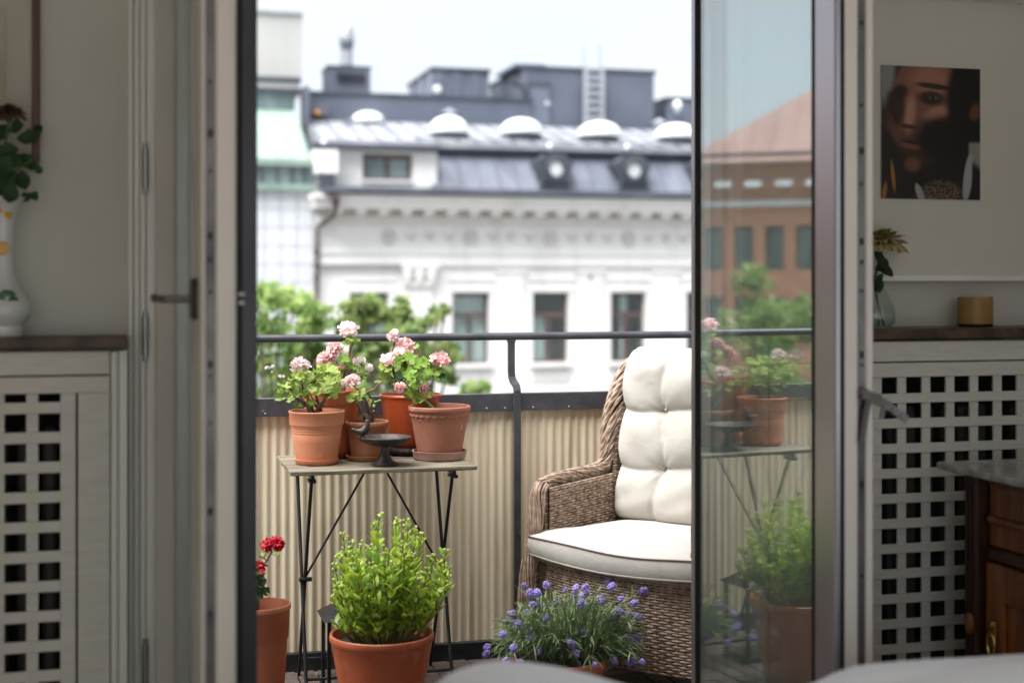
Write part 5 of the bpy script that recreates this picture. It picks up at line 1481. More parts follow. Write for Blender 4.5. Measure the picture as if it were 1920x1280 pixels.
geranium(rB, YB2, 22,
    [([(640, 748), (638, 728), (645, 700), (652, 685), (656, 660), (660, 640), (662, 628)], .0070, .003), ([(644, 748), (646, 722), (654, 700), (662, 690), (668, 682)], .0055, .0022), ([(655, 698), (640, 688), (626, 676), (618, 668)], .003, .0015), ([(648, 712), (660, 705), (680, 700), (690, 694)], .0025, .0012)],
    [(652, 619, 17, 'full2', M_pinkp), (628, 655, 15, 'full1', M_pink), (612, 672, 16, 'full3', M_pink), (621, 664, 12, 'full2', M_pinkp), (637, 688, 10, 'small', M_pink), (675, 676, 11, 'single', M_white), (668, 677, 8, 'single', M_pinkp), (693, 688, 10, 'single', M_white)],
    [(655, 637, 9, M_gerleaf), (667, 636, 8, M_gerleaf), (648, 643, 7, M_gerleaf), (681, 704, 12, M_gerleaf), (677, 712, 9, M_gerleafp), (647, 676, 8, M_gerleaf), (657, 678, 8, M_gerleafp)],
    [(632, 690, 670, 700, 12, 5, 9, M_gerleaf), (650, 672, 630, 648, 5, 5, 8, M_gerleafp)], M_barkr)
geranium(rC, YC2, 23,
    [([(694, 796), (688, 780), (678, 770), (672, 758), (668, 748)], .0085, .004), ([(692, 796), (693, 778), (689, 762), (684, 748), (676, 738)], .0095, .003), ([(696, 796), (700, 780), (694, 766), (700, 750), (688, 736), (703, 728), (712, 718)], .0065, .0018), ([(690, 790), (684, 784), (680, 774)], .007, .004), ([(682, 745), (670, 730), (662, 722)], .003, .0015)],
    [(659, 714, 14, 'full3', M_pinkp), (667, 718, 9, 'small', M_pinkp)],
    [(659, 747, 9, M_gerleafp), (671, 750, 8, M_gerleaf), (688, 750, 7, M_gerleafp), (698, 756, 10, M_gerleafp), (706, 751, 8, M_gerleaf)],
    [(655, 690, 728, 752, 9, 4, 7, M_gerleafp)], M_bark)
geranium(rD, YD, 24,
    [([(764, 745), (752, 720), (738, 700), (733, 680), (737, 655), (740, 640)], .0055, .0028), ([(770, 745), (764, 718), (762, 690), (757, 668)], .006, .003), ([(776, 745), (782, 715), (790, 690), (786, 672)], .005, .002), ([(764, 735), (745, 712), (728, 704)], .003, .0015)],
    [(740, 622, 9, 'small', M_pinkp), (736, 632, 11, 'full3', M_pinkp), (757, 648, 18, 'full1', M_pink), (768, 655, 14, 'full2', M_pink), (750, 660, 11, 'full3', M_pinkp), (733, 675, 18, 'full1', M_pinkp), (725, 684, 12, 'full2', M_pink), (741, 672, 12, 'full2', M_pinkp), (778, 660, 10, 'small', M_pink)],
    [(722, 690, 13, M_gerleafp), (733, 684, 10, M_gerleafp), (718, 708, 12, M_gerleafp), (708, 715, 7, M_gerleafp), (782, 652, 8, M_gerleaf), (786, 680, 9, M_gerleaf), (728, 712, 10, M_gerleaf)],
    [(735, 800, 664, 735, 34, 8, 13, M_gerleaf), (730, 790, 690, 738, 14, 7, 11, M_gerdark)], M_barkr)
geranium(rE, YE, 25,
    [([(812, 770), (798, 752), (789, 735), (783, 712), (770, 692), (764, 676)], .0080, .003), ([(802, 757), (786, 748), (770, 738), (762, 726)], .006, .0025), ([(796, 748), (806, 728), (813, 708), (818, 690), (824, 682)], .003, .0018), ([(788, 738), (776, 722), (772, 708)], .004, .002)],
    [(825, 673, 18, 'full1', M_pink), (820, 677, 13, 'full2', M_pink), (832, 677, 12, 'full3', M_pink), (752, 727, 12, 'full3', M_pink), (761, 732, 8, 'small', M_pink), (795, 727, 10, 'full3', M_pink), (798, 721, 7, 'small', M_pink)],
    [(806, 692, 11, M_gerleaf), (818, 697, 9, M_gerleaf), (827, 704, 8, M_gerdark), (833, 694, 7, M_gerleaf), (772, 738, 10, M_gerleaf), (808, 741, 9, M_gerleafp), (779, 750, 8, M_gerleafp), (800, 705, 9, M_gerleaf), (788, 690, 10, M_gerleaf)],
    [(758, 818, 680, 728, 20, 7, 11, M_gerleaf), (755, 800, 722, 752, 9, 6, 9, M_gerleaf)], M_gstem)

# --- red geranium on the floor
YG = 4.62
rG, cG = pot_root('potted_geranium', 'clay pot with red geranium on the balcony floor by the door edge', 488, YG, 0.004)
RG1 = rad(114, 488, YG); RG0 = RG1 * 0.72
hG = at(488, 1131, YG).z - cG.z
pr = [(0.001, 0), (RG0 * 0.97, 0), (RG0, 0.004)] + [(lerp(RG0, RG1 * 0.885, t / 0.72), hG * t) for t in (0.2, 0.4, 0.55, 0.56, 0.58, 0.60, 0.62, 0.70)]
pr += [(RG1 * 0.89, hG * 0.715), (RG1 * 0.925, hG * 0.725), (RG1 * 0.965, hG * 0.95), (RG1, hG * 0.96), (RG1, hG * 0.99), (RG1 * 0.98, hG), (RG1 * 0.95, hG), (RG1 * 0.90, hG * 0.8), (0.001, hG * 0.78)]
MB().lathe(pr, cG, 56).build('pot', M_terraG, rG, True)
soil(rG, cG, RG1 * 0.91, hG * 0.88)
saucer('clay saucer under the red geranium pot on the floor', Vector((cG.x, cG.y, 0.0006)), RG0 * 1.16, 0.02, M_terraG)
geranium(rG, YG, 26,
    [([(484, 1150), (482, 1120), (484, 1090), (488, 1072), (500, 1050), (508, 1036)], .006, .003), ([(480, 1150), (474, 1110), (478, 1080)], .006, .003)],
    [(512, 1021, 19, 'full1', M_red), (503, 1024, 12, 'full2', M_red), (521, 1018, 11, 'full3', M_red), (486, 1063, 13, 'full2', M_red), (489, 1072, 9, 'small', M_red), (493, 1040, 8, 'small', mat('rust_sepal', (0.30, 0.16, 0.05), rough=0.7))],
    [(491, 1097, 13, M_gerdark), (484, 1088, 12, M_gerdark), (520, 1038, 5, M_gerleaf), (494, 1036, 6, M_gerleafp)],
    [(455, 500, 1080, 1130, 12, 9, 14, M_gerdark)], M_bark)

# --- lime-green bushy plant in rust pot
def ell_leaf(l=1.0, w=0.42, fold=0.12, curl=0.15):
    m = MB(); vs = []; n = 6
    for i in range(n + 1):
        t = i / n; hw = w * 0.5 * math.sin(math.pi * t ** 0.85) ** 0.8 if 0 < t < 1 else 0.012
        y = l * t; z = curl * math.sin(t * 2.2) 
        vs += [(-hw, y, z + fold * hw * 2), (0, y, z), (hw, y, z + fold * hw * 2)]
    fs = []
    for i in range(n):
        a = i * 3
        fs += [(a, a + 1, a + 4, a + 3), (a + 1, a + 2, a + 5, a + 4)]
    m.add(vs, fs); return m.mesh('leaf', 'all')
YS = 4.50
rS, cS = pot_root('potted_shrub', 'bushy lime-green stonecrop in a rust-red pot on the balcony floor', 716, YS, 0.004)
RS1 = rad(196, 716, YS); RS0 = RS1 * 0.68
hS = at(716, 1184, YS).z - cS.z
pr = [(0.001, 0), (RS0 * 0.97, 0), (RS0, 0.005)] + [(lerp(RS0, RS1 * 0.965, t / 0.9), hS * t) for t in (0.2, 0.4, 0.6, 0.75, 0.90)]
pr += [(RS1 * 0.975, hS * 0.91), (RS1 * 0.998, hS * 0.93), (RS1, hS * 0.965), (RS1 * 0.99, hS * 0.99), (RS1 * 0.965, hS), (RS1 * 0.94, hS * 0.99), (RS1 * 0.92, hS * 0.85), (0.001, hS * 0.84)]
MB().lathe(pr, cS, 64).build('pot', M_terraF, rS, True)
soil(rS, cS, RS1 * 0.93, hS * 0.88)
rs = random.Random(31)
sl_ = [ell_leaf(1, 0.42, 0.10, 0.12), ell_leaf(1, 0.50, 0.2, 0.22), ell_leaf(1, 0.36, 0.05, -0.05)]
sm1 = []
for me in sl_:
    for mm in (M_sedum, M_sedum, M_sedumd):
        q = me.copy(); q.materials.append(mm); sm1.append(q)
stm = MB(); leafT = []; budT = []
zsoil = cS.z + hS * 0.88
def sed_stem(px, py, dyv, tall):
    tip = at(px, py, YS + dyv)
    b = Vector((cS.x + (tip.x - cS.x) * 0.42 + rs.uniform(-.015, .015), cS.y + dyv * 0.55, zsoil - 0.01))
    mid = b.lerp(tip, 0.5) + Vector(((tip.x - cS.x) * 0.10, dyv * 0.1, 0.01))
    path = [b, b.lerp(mid, 0.5) + Vector((0, 0, 0.006)), mid, mid.lerp(tip, 0.55) + Vector((0, 0, 0.003)), tip]
    stm.tube(path, [0.0032, 0.003, 0.0026, 0.0022, 0.0018], 6)
    L = (tip - b).length
    nl = int(L / 0.024)
    ph = rs.uniform(0, 6.28)
    for k in range(2, nl):
        t = k / nl
        seg = min(3, int(t * 4)); p = path[seg].lerp(path[seg + 1], t * 4 - seg)
        for q in (0, 1):
            a = ph + k * 1.57 + q * math.pi + rs.uniform(-.35, .35)
            ln = rs.uniform(0.028, 0.058) * (1.0 if t < 0.75 else 1.0 - 1.6 * (t - 0.75))
            up = rs.uniform(0.25, 0.85) + 0.4 * t
            d = Vector((math.cos(a), math.sin(a), up)).normalized()
            side = d.cross(Vector((0, 0, 1))).normalized(); nrm = side.cross(d)
            M = Matrix.Translation(p) @ Matrix((side, d, nrm)).transposed().to_4x4() @ Matrix.Scale(ln, 4)
            leafT.append((p.y + d.y * ln, M, t))
    if tall:
        for k in range(rs.randint(4, 7)):
            a = rs.uniform(0, 6.28); r_ = rs.uniform(0.002, 0.016)
            e = tip + Vector((r_ * math.cos(a), r_ * math.sin(a), rs.uniform(-0.012, 0.016)))
            stm.tube([tip - Vector((0, 0, 0.012)), e], 0.0009, 4)
            budT.append((e, rs.uniform(0.0035, 0.0060)))
tops = [(710, 968, 0), (742, 977, -.02), (747, 982, .03), (781, 993, 0), (790, 1005, .05), (766, 980, .06), (644, 1008, 0), (660, 1024, -.03), (636, 1040, .02), (676, 1024, .05), (700, 985, .05), (628, 1062, .0), (648, 1035, -.06), (694, 1023, -.05), (722, 1030, -.08), (756, 1020, -.08), (773, 1040, -.10),
        (808, 1046, .02), (835, 1037, .0), (828, 1058, -.02), (842, 1068, .02), (838, 1082, -.05), (800, 1070, -.09), (786, 1080, -.12), (740, 1060, -.13), (700, 1065, -.13), (664, 1065, -.12), (632, 1092, -.03), (640, 1100, -.09), (842, 1100, .03), (826, 1110, -.10), (628, 1110, .05)]
for (px, py, dy) in tops: sed_stem(px, py, dy, True)
for k in range(36):
    px = rs.uniform(640, 830); py = rs.uniform(1010 + abs(px - 735) * 0.5, 1120)
    sed_stem(px, py, rs.uniform(-0.13, 0.10), rs.random() < 0.3)
for k in range(22):
    a = rs.uniform(-math.pi, 0); px = 716 + 92 * math.cos(a) * rs.uniform(0.5, 1.05); py = rs.uniform(1110, 1172)
    sed_stem(px, py, -0.14 * abs(math.sin(a)) * rs.uniform(0.5, 1), False)
stm.build('stems', mat('shrub_stem', (0.13, 0.13, 0.035), (0.24, 0.22, 0.07), rough=0.6, scale=20), rS, True)
leafT.sort(key=lambda q: q[0])
for (yy, M, t) in leafT[:300]:
    o = bpy.data.objects.new('leaf', rs.choice(sm1)); COL.objects.link(o); adopt(o, rS); o.matrix_basis = M
def joined(name, items, root):
    """(mesh data, matrix) pairs baked into one part per material"""
    groups = {}
    for (me, M) in items: groups.setdefault(me.materials[0].name, []).append((me, M))
    for mn, its in groups.items():
        V = []; Fq = []; b = 0
        for me, M in its:
            n_ = len(me.vertices); co = np.empty(n_ * 3, np.float32); me.vertices.foreach_get('co', co)
            A = np.array(M)[:3, :]; V.append(co.reshape(-1, 3) @ A[:, :3].T + A[:, 3])
            Fq += [tuple(i + b for i in p.vertices) for p in me.polygons]; b += n_
        m2 = bpy.data.meshes.new(name); m2.from_pydata(np.vstack(V).tolist(), [], Fq); m2.update()
        m2.polygons.foreach_set('use_smooth', [True] * len(m2.polygons))
        link(name, m2, bpy.data.materials[mn], root, 'stuff')
joined('foliage', [(rs.choice(sm1), M) for (yy, M, t) in leafT[300:]], rS)
bm_ = MB()
for (p, r_) in budT: bm_.ball(p, r_, 7, 5)
bm_.build('bud_clusters', M_bud, rS, True, kind='stuff')

# --- lavender
YV = 4.47
rV, cV = pot_root('potted_lavender', 'spilling purple lavender in a low clay pot before the wicker chair', 1049, YV, 0.004)
RV1 = rad(182, 1049, YV); RV0 = RV1 * 0.74
hV = at(1049, 1228, YV).z - cV.z
pr = [(0.001, 0), (RV0 * 0.97, 0), (RV0, 0.004)] + [(lerp(RV0, RV1 * 0.93, t / 0.8), hV * t) for t in (0.3, 0.6, 0.80)]
pr += [(RV1 * 0.965, hV * 0.82), (RV1, hV * 0.86), (RV1, hV * 0.97), (RV1 * 0.98, hV), (RV1 * 0.94, hV), (RV1 * 0.91, hV * 0.85), (0.001, hV * 0.83)]
MB().lathe(pr, cV, 60).build('pot', M_terraG, rV, True)
soil(rV, cV, RV1 * 0.92, hV * 0.90)
rs = random.Random(41)
bl = MB(); fsT = []
zso = cV.z + hV * 0.9
def blade(mb, p, d, L, w, droop):
    d = Vector(d).normalized(); s = d.cross(Vector((0, 0, 1)))
    if s.length < 1e-3: s = Vector((1, 0, 0))
    s.normalize(); pts = []
    n_ = 5
    for i in range(n_ + 1):
        t = i / n_; c = p + d * L * t + Vector((0, 0, -droop * L * t * t)); hw = w * (1 - t) ** 0.6 * (0.5 + min(1, t * 4) * 0.5)
        pts += [c - s * hw, c + s * hw]
    mb.add(pts, [(2 * i, 2 * i + 1, 2 * i + 3, 2 * i + 2) for i in range(n_)])
def lav_stem(tip, base, flower):
    mid = base.lerp(tip, 0.5) + Vector((0, 0, 0.03 + 0.15 * (tip - base).length))
    P = [base, base.lerp(mid, 0.55) + Vector((0, 0, 0.008)), mid, mid.lerp(tip, 0.6) + Vector((0, 0, 0.006)), tip]
    bl.tube(P, [0.0015, 0.0013, 0.0012, 0.001, 0.0009], 4)
    for k in range(rs.randint(5, 10)):
        t = rs.uniform(0.1, 0.72); seg = min(3, int(t * 4)); p = P[seg].lerp(P[seg + 1], t * 4 - seg)
        dd = (P[seg + 1] - P[seg]).normalized() + Vector((rs.gauss(0, .55), rs.gauss(0, .55), rs.gauss(0.1, .4)))
        blade(bl, p, dd, rs.uniform(0.035, 0.07), rs.uniform(0.0022, 0.0038), rs.uniform(0, .5))
    if flower: fsT.append((tip, (tip - P[3]).normalized(), rs.uniform(0.8, 1.25)))
def lav_spike(seed):
    r_ = random.Random(seed); m = MB()
    for lay in range(4):
        z = lay * 0.27 - 0.4; rr = (0.30, 0.36, 0.32, 0.18)[lay]
        for k in range(6):
            a = k * 1.047 + lay * 0.5 + r_.uniform(-.2, .2); q = rr * r_.uniform(0.8, 1.15)
            c = Vector((q * math.cos(a), q * math.sin(a), z + r_.uniform(-.06, .06)))
            m.ball(c, 0.17 * r_.uniform(0.7, 1.15), 6, 4, (1, 1, 1.35))
            if r_.random() < 0.6:
                e = Vector((math.cos(a), math.sin(a), 0.5)); s = Vector((-math.sin(a), math.cos(a), 0))
                m.add([c, c + e * 0.22 + s * 0.12, c + e * 0.32, c + e * 0.22 - s * 0.12], [(0, 1, 2, 3)])
    return m.mesh('flower_spike', 'all')
LS = [lav_spike(s) for s in (1, 2, 3)]
for me in LS: me.materials.append(M_lav)
fpx = [(983, 1098), (1025, 1097), (1080, 1101), (1098, 1101), (1140, 1090), (1147, 1099), (1188, 1087), (1165, 1122), (1190, 1130), (1207, 1122), (1192, 1125), (1180, 1112), (1000, 1133), (1042, 1130), (1025, 1158), (1096, 1133), (1125, 1119), (1143, 1138), (1153, 1158), (1170, 1171), (1118, 1171), (1090, 1181), (1040, 1198), (992, 1197), (943, 1189), (912, 1225), (913, 1212), (1068, 1203), (1051, 1216), (1113, 1215), (1198, 1168), (1207, 1168), (1205, 1180), (1197, 1155), (1218, 1215), (1195, 1218), (1190, 1210), (1165, 1222), (1205, 1240), (1188, 1238), (1198, 1250), (1083, 1246), (1095, 1248), (1116, 1246), (1133, 1249), (996, 1239), (950, 1165), (960, 1150), (1012, 1120), (1020, 1135), (1060, 1105), (1075, 1120), (1135, 1160), (1160, 1145), (1180, 1150), (1195, 1195), (1200, 1205), (1140, 1120), (1128, 1128), (1110, 1140), (1178, 1195), (984, 1215), (1100, 1110), (1008, 1110)]
fr_ = random.Random(77)
fpx += [(fr_.uniform(940, 1222), fr_.uniform(1100, 1245)) for q_ in range(34)]
for (px, py) in fpx:
    f_ = (px - 1049) / 130.0
    dy = rs.uniform(-0.13, 0.12) - 0.10 * max(0, (py - 1180) / 70.0)
    tip = at(px, py, YV + dy)
    b = Vector((cV.x + f_ * RV1 * 0.7 + rs.uniform(-.02, .02), cV.y + dy * 0.5, zso - 0.005))
    lav_stem(tip, b, True)
for k in range(380):
    px = rs.uniform(918, 1215); py = rs.uniform(1096 + abs(px - 1065) ** 2 * 0.0030, 1235)
    f_ = (px - 1049) / 130.0
    dy = rs.uniform(-0.16, 0.13)
    lav_stem(at(px, py, YV + dy), Vector((cV.x + f_ * RV1 * 0.75 + rs.uniform(-.02, .02), cV.y + dy * 0.6, zso - 0.005)), False)
bl.build('leaves', M_lavleaf, rV, kind='stuff')
for (p, d, s) in fsT:
    M = Matrix.Translation(p) @ frame(d, rs.uniform(0, 6.28)).to_4x4() @ Matrix.Scale(0.021 * s, 4)
    o = bpy.data.objects.new('flower_spike', rs.choice(LS)); COL.objects.link(o); adopt(o, rV); o.matrix_basis = M

# --- lantern under the table
YN = 4.86
lc = at(652, 530, YN)
ln_ = thing('lantern', 'black metal lantern standing behind the bushy green plant', 'lantern', (lc.x, YN, 0))
hl = at(652, 1152, YN).z
w = 0.082
MB().bbox(lc.x - w, lc.x + w, YN - w, YN + w, 0.001, 0.022, 0.002).build('base', M_iron, ln_)
for sx in (-1, 1):
    for sy in (-1, 1):
        cx, cy = lc.x + sx * (w - 0.008), YN + sy * (w - 0.008)
        MB().box(cx - 0.006, cx + 0.006, cy - 0.006, cy + 0.006, 0.0225, hl).build('post', M_iron, ln_)
m = MB(); e = w + 0.012
zt2 = at(652, 1126, YN).z
m.add([(lc.x - e, YN - e, hl), (lc.x + e, YN - e, hl), (lc.x + e, YN + e, hl), (lc.x - e, YN + e, hl), (lc.x - 0.028, YN - 0.028, zt2), (lc.x + 0.028, YN - 0.028, zt2), (lc.x + 0.028, YN + 0.028, zt2), (lc.x - 0.028, YN + 0.028, zt2)],
      [(3, 2, 1, 0), (4, 5, 6, 7), (0, 1, 5, 4), (1, 2, 6, 5), (2, 3, 7, 6), (3, 0, 4, 7)])
m.build('roof', M_iron, ln_)
MB().lathe([(0.024, zt2 + 0.0005), (0.022, zt2 + 0.02), (0.03, zt2 + 0.024), (0.006, zt2 + 0.04)], (lc.x, YN, 0), 16).build('chimney', M_iron, ln_, True)
for (a, b, c, d) in ((-1, 1, -1, -1), (-1, -1, -1, 1), (1, 1, -1, 1)):
    q = w - 0.0085
    MB().box(lc.x + a * q - (0.001 if a == b else 0), lc.x + b * q + (0.001 if a == b else 0), YN + c * q - (0.001 if c == d else 0), YN + d * q + (0.001 if c == d else 0), 0.023, hl - 0.001).build('pane', G_vase, ln_)
# ================================================================== WICKER ARMCHAIR
CO = Vector((1.401, 4.895, 0)); EX = Vector((0.5445, -0.8387, 0)); EY = Vector((0.8387, 0.5445, 0)); EZ = Vector((0, 0, 1))
CW, ZS = 0.76, 0.535
def L(x, y, z): return CO + EX * x + EY * y + EZ * z
ch = thing('wicker_armchair', 'brown woven wicker armchair on the balcony beside the railing', 'armchair', L(CW / 2, 0.3, 0))
def weave(mb, core, fn, nrm, width, height, seed=0, pu=0.024, pv=0.0092, th=0.0026, amp=0.0030):
    """woven strands on the surface fn(u, v); nrm(u, v) the outward normal"""
    r_ = random.Random(seed)
    nu = max(3, int(width / pu)); nv = max(3, int(height / pv))
    hh = height / nv * 0.56
    for j in range(nv):
        v = (j + 0.5) / nv
        vs = []; cnt = 2 * nu + 1
        jit = r_.uniform(-0.0008, 0.0008)
        for i in range(cnt):
            u = i / (2 * nu)
            k = (i - 1) // 2
            off = 0.0 if i % 2 == 0 else (amp if (k + j) % 2 == 0 else -amp)
            p = Vector(fn(u, v)); n_ = Vector(nrm(u, v)).normalized()
            up = (Vector(fn(u, min(1, v + 0.01))) - Vector(fn(u, max(0, v - 0.01)))).normalized()
            c = p + n_ * (off + th) + up * (jit + r_.uniform(-.0005, .0005))
            w = hh * (1.06 if i % 2 else 0.80) * 0.80
            vs += [c + up * w, c + n_ * th + up * w * 0.35, c + n_ * th - up * w * 0.35, c - up * w]
        fs = []
        for i in range(cnt - 1):
            for k in range(3):
                fs.append((i * 4 + k + 1, i * 4 + k, (i + 1) * 4 + k, (i + 1) * 4 + k + 1))
        mb.add(vs, fs)
    for k in range(nu):
        u = (k + 0.5) / nu
        path = [Vector(fn(u, q / 8)) + Vector(nrm(u, q / 8)).normalized() * th for q in range(9)]
        mb.tube(path, 0.0028, 5)
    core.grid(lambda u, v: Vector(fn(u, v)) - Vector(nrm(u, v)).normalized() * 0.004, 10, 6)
def braid(mb, path, a, b, n, twist, r=0.0052, seed=0, ref=None, scale=None):
    P = [Vector(p) for p in path]; r_ = random.Random(seed)
    Q = []
    for i in range(len(P) - 1):
        p0 = P[max(i - 1, 0)]; p1 = P[i]; p2 = P[i + 1]; p3 = P[min(i + 2, len(P) - 1)]
        for k in range(8):
            t = k / 8
            Q.append(0.5 * ((2 * p1) + (p2 - p0) * t + (2 * p0 - 5 * p1 + 4 * p2 - p3) * t * t + (3 * p1 - p0 - 3 * p2 + p3) * t ** 3))
    Q.append(P[-1])
    m_ = len(Q); cum = [0.0]
    for i in range(1, m_): cum.append(cum[-1] + (Q[i] - Q[i - 1]).length)
    ref = Vector(ref or (0, 0, 1))
    fr = []
    for i in range(m_):
        t = (Q[min(i + 1, m_ - 1)] - Q[max(i - 1, 0)]).normalized()
        N = ref - t * ref.dot(t)
        if N.length < 1e-3: N = t.orthogonal()
        N.normalize(); fr.append((N, t.cross(N)))
    for k in range(n):
        ph = 2 * math.pi * k / n + r_.uniform(-.1, .1)
        pts = []
        for i in range(m_):
            ang = ph + twist * cum[i]; w = (1 + 0.08 * math.sin(7 * ang + k)) * (scale(i / (m_ - 1)) if scale else 1)
            pts.append(Q[i] + fr[i][0] * a * math.cos(ang) * w + fr[i][1] * b * math.sin(ang) * w)
        mb.tube(pts, r * r_.uniform(0.85, 1.15), 6)
    mb_core.tube(Q, min(a, b) * 0.8, 8)
mb_core = MB()
Z0c = 0.135
bul = lambda u: -0.055 * math.sin(math.pi * u)          # the front bows out a little
# front of the seat box
cf = MB(); wfm = MB()
weave(wfm, cf, lambda u, v: L(0.035 + (CW - 0.07) * u, -0.012 + bul(u), Z0c + (0.452 - Z0c) * v), lambda u, v: -EY + EX * (-0.10 * math.cos(math.pi * u)) * -1, CW - 0.07, 0.452 - Z0c, 1)
fp = wfm.build('front_panel', M_wick, ch, True, kind='stuff')
cf.build('front_backing', M_wickd, fp)
# sides and back of the seat box
for (xx, s) in ((0.0, -1), (CW, 1)):
    m = MB(); c = MB()
    weave(m, c, lambda u, v: L(xx, 0.02 + 0.58 * u, Z0c + (0.69 - Z0c) * v), lambda u, v: EX * s, 0.58, 0.69 - Z0c, 5)
    o = m.build('side_panel', M_wick, ch, True, kind='stuff'); c.build('side_backing', M_wickd, o)
m = MB(); c = MB()
weave(m, c, lambda u, v: L(CW * u, 0.575 + 0.05 * v, Z0c + (1.08 - Z0c) * v), lambda u, v: EY, CW, 1.08 - Z0c, 6, 0.03, 0.012)
o = m.build('back_panel', M_wick, ch, True, kind='stuff'); c.build('back_backing', M_wickd, o)
# arms: inner face, braided top and front, wing rising into the back
for (x0, s) in ((0.0, 1), (CW, -1)):
    X = lambda d: x0 + s * d
    m = MB(); c = MB()
    weave(m, c, lambda u, v: L(X(0.066), -0.008 + 0.438 * u, 0.44 + (0.696 - 0.44 + 0.02 * u) * v), lambda u, v: EX * s, 0.438, 0.27, 7)
    arm = m.build('armrest', M_wick, ch, True, kind='stuff'); c.build('arm_backing', M_wickd, arm)
    mb_core = MB()
    t = MB()
    braid(t, [L(X(0.033), -0.012, 0.690), L(X(0.033), 0.06, 0.706), L(X(0.033), 0.16, 0.712), L(X(0.033), 0.28, 0.718), L(X(0.033), 0.345, 0.735), L(X(0.033), 0.375, 0.785), L(X(0.032), 0.395, 0.87), L(X(0.032), 0.425, 0.96), L(X(0.034), 0.475, 1.045), L(X(0.036), 0.54, 1.095), L(X(0.036), 0.63, 1.105)],
          0.020, 0.034, 22, 11.0 * s, 0.0050, 3, EX, lambda t: 0.80 + 0.55 * max(0, min(1, (t - 0.35) / 0.3)) - 0.35 * max(0, (t - 0.85) / 0.15))
    o = t.build('arm_braid', M_wick, ch, True, kind='stuff')
    t2 = MB()
    braid(t2, [L(X(0.034), 0.0, 0.700), L(X(0.033), -0.026, 0.672), L(X(0.031), -0.034, 0.60), L(X(0.024), -0.044, 0.50), L(X(0.012), -0.058, 0.40), L(X(0.004), -0.064, 0.30), L(X(0.002), -0.062, 0.18), L(X(0.004), -0.055, 0.06)],
          0.026, 0.018, 16, -7.0 * s, 0.0048, 4, EX, lambda t: 1.1 - 0.15 * t)
    o2 = t2.build('front_braid', M_wick, ch, True, kind='stuff')
    mb_core.build('braid_core', M_wickd, o)
    m = MB(); c = MB()
    weave(m, c, lambda u, v: L(X(0.004 + 0.062 * u), -0.010, Z0c + (0.69 - Z0c) * v), lambda u, v: -EY, 0.062, 0.69 - Z0c, 12, 0.02)
    o3 = m.build('arm_front', M_wick, ch, True, kind='stuff'); c.build('arm_backing', M_wickd, o3)
    # wing panel between the braid and the back
    m = MB(); c = MB()
    def wing(u, v):
        z = 0.71 + 0.39 * v
        yf = 0.36 + 0.05 * v + 0.14 * v ** 3
        return L(X(0.060 + 0.012 * u), yf + (0.64 - yf) * u, z)
    weave(m, c, wing, lambda u, v: EX * s, 0.25, 0.39, 9, 0.026, 0.0105)
    o = m.build('wing', M_wick, ch, True, kind='stuff'); c.build('wing_backing', M_wickd, o)
    m = MB(); c = MB()
    weave(m, c, lambda u, v: L(X(0.004), (0.37 + 0.05 * v + 0.14 * v ** 3) + (0.655 - (0.37 + 0.05 * v + 0.14 * v ** 3)) * u, 0.70 + 0.39 * v), lambda u, v: EX * -s, 0.25, 0.39, 10, 0.026, 0.0105)
    o = m.build('wing', M_wick, ch, True, kind='stuff'); c.build('wing_backing', M_wickd, o)
m = MB(); c = MB()
weave(m, c, lambda u, v: L(0.05 + (CW - 0.1) * u, 0.455 + 0.085 * v, 0.46 + 0.64 * v), lambda u, v: -EY, CW - 0.1, 0.64, 11, 0.03, 0.012)
o = m.build('backrest', M_wick, ch, True, kind='stuff'); c.build('back_backing', M_wickd, o)
mb_core = MB(); t = MB()
braid(t, [L(0.03, 0.635, 1.10), L(0.2, 0.64, 1.125), L(CW / 2, 0.645, 1.135), L(CW - 0.2, 0.64, 1.125), L(CW - 0.03, 0.635, 1.10)], 0.03, 0.03, 12, 9, 0.0062, 5, EZ)
o = t.build('top_braid', M_wick, ch, True, kind='stuff'); mb_core.build('braid_core', M_wickd, o)
mb_core = MB(); t = MB()
braid(t, [L(0.03, -0.03, 0.452), L(0.2, -0.058, 0.452), L(CW / 2, -0.072, 0.452), L(CW - 0.2, -0.058, 0.452), L(CW - 0.03, -0.03, 0.452)], 0.012, 0.012, 7, 20, 0.0045, 6, EZ)
o = t.build('seat_braid', M_wick, ch, True, kind='stuff'); mb_core.build('braid_core', M_wickd, o)
MB().prism([L(0.05, 0.0, 0.43), L(CW - 0.05, 0.0, 0.43), L(CW - 0.05, 0.56, 0.43), L(0.05, 0.56, 0.43)], (0, 0, 0.015)).build('seat', M_wickd, ch)
for (x, y) in ((0.03, -0.03), (CW - 0.03, -0.03), (0.04, 0.56), (CW - 0.04, 0.56)):
    MB().tube([L(x, y, 0.0), L(x, y, 0.30)], [0.017, 0.022], 12).build('leg', M_wickd, ch, True)

# seat cushion: T-shaped, piped edge
def cushion_outline():
    raw = [(0.010, -0.072), (0.19, -0.098), (CW / 2, -0.110), (CW - 0.19, -0.098), (CW - 0.010, -0.072), (CW - 0.008, -0.03), (CW - 0.012, -0.004), (CW - 0.08, 0.012), (CW - 0.085, 0.20), (CW - 0.085, 0.50), (CW / 2, 0.505), (0.085, 0.50), (0.085, 0.20), (0.08, 0.012), (0.012, -0.004), (0.008, -0.03)]
    # chaikin smoothing
    pts = raw
    for it in range(2):
        q = []
        for i in range(len(pts)):
            a = pts[i]; b = pts[(i + 1) % len(pts)]
            q += [(a[0] * 0.78 + b[0] * 0.22, a[1] * 0.78 + b[1] * 0.22), (a[0] * 0.22 + b[0] * 0.78, a[1] * 0.22 + b[1] * 0.78)]
        pts = q
    return pts
ol = cushion_outline(); cx, cy = CW / 2, 0.21
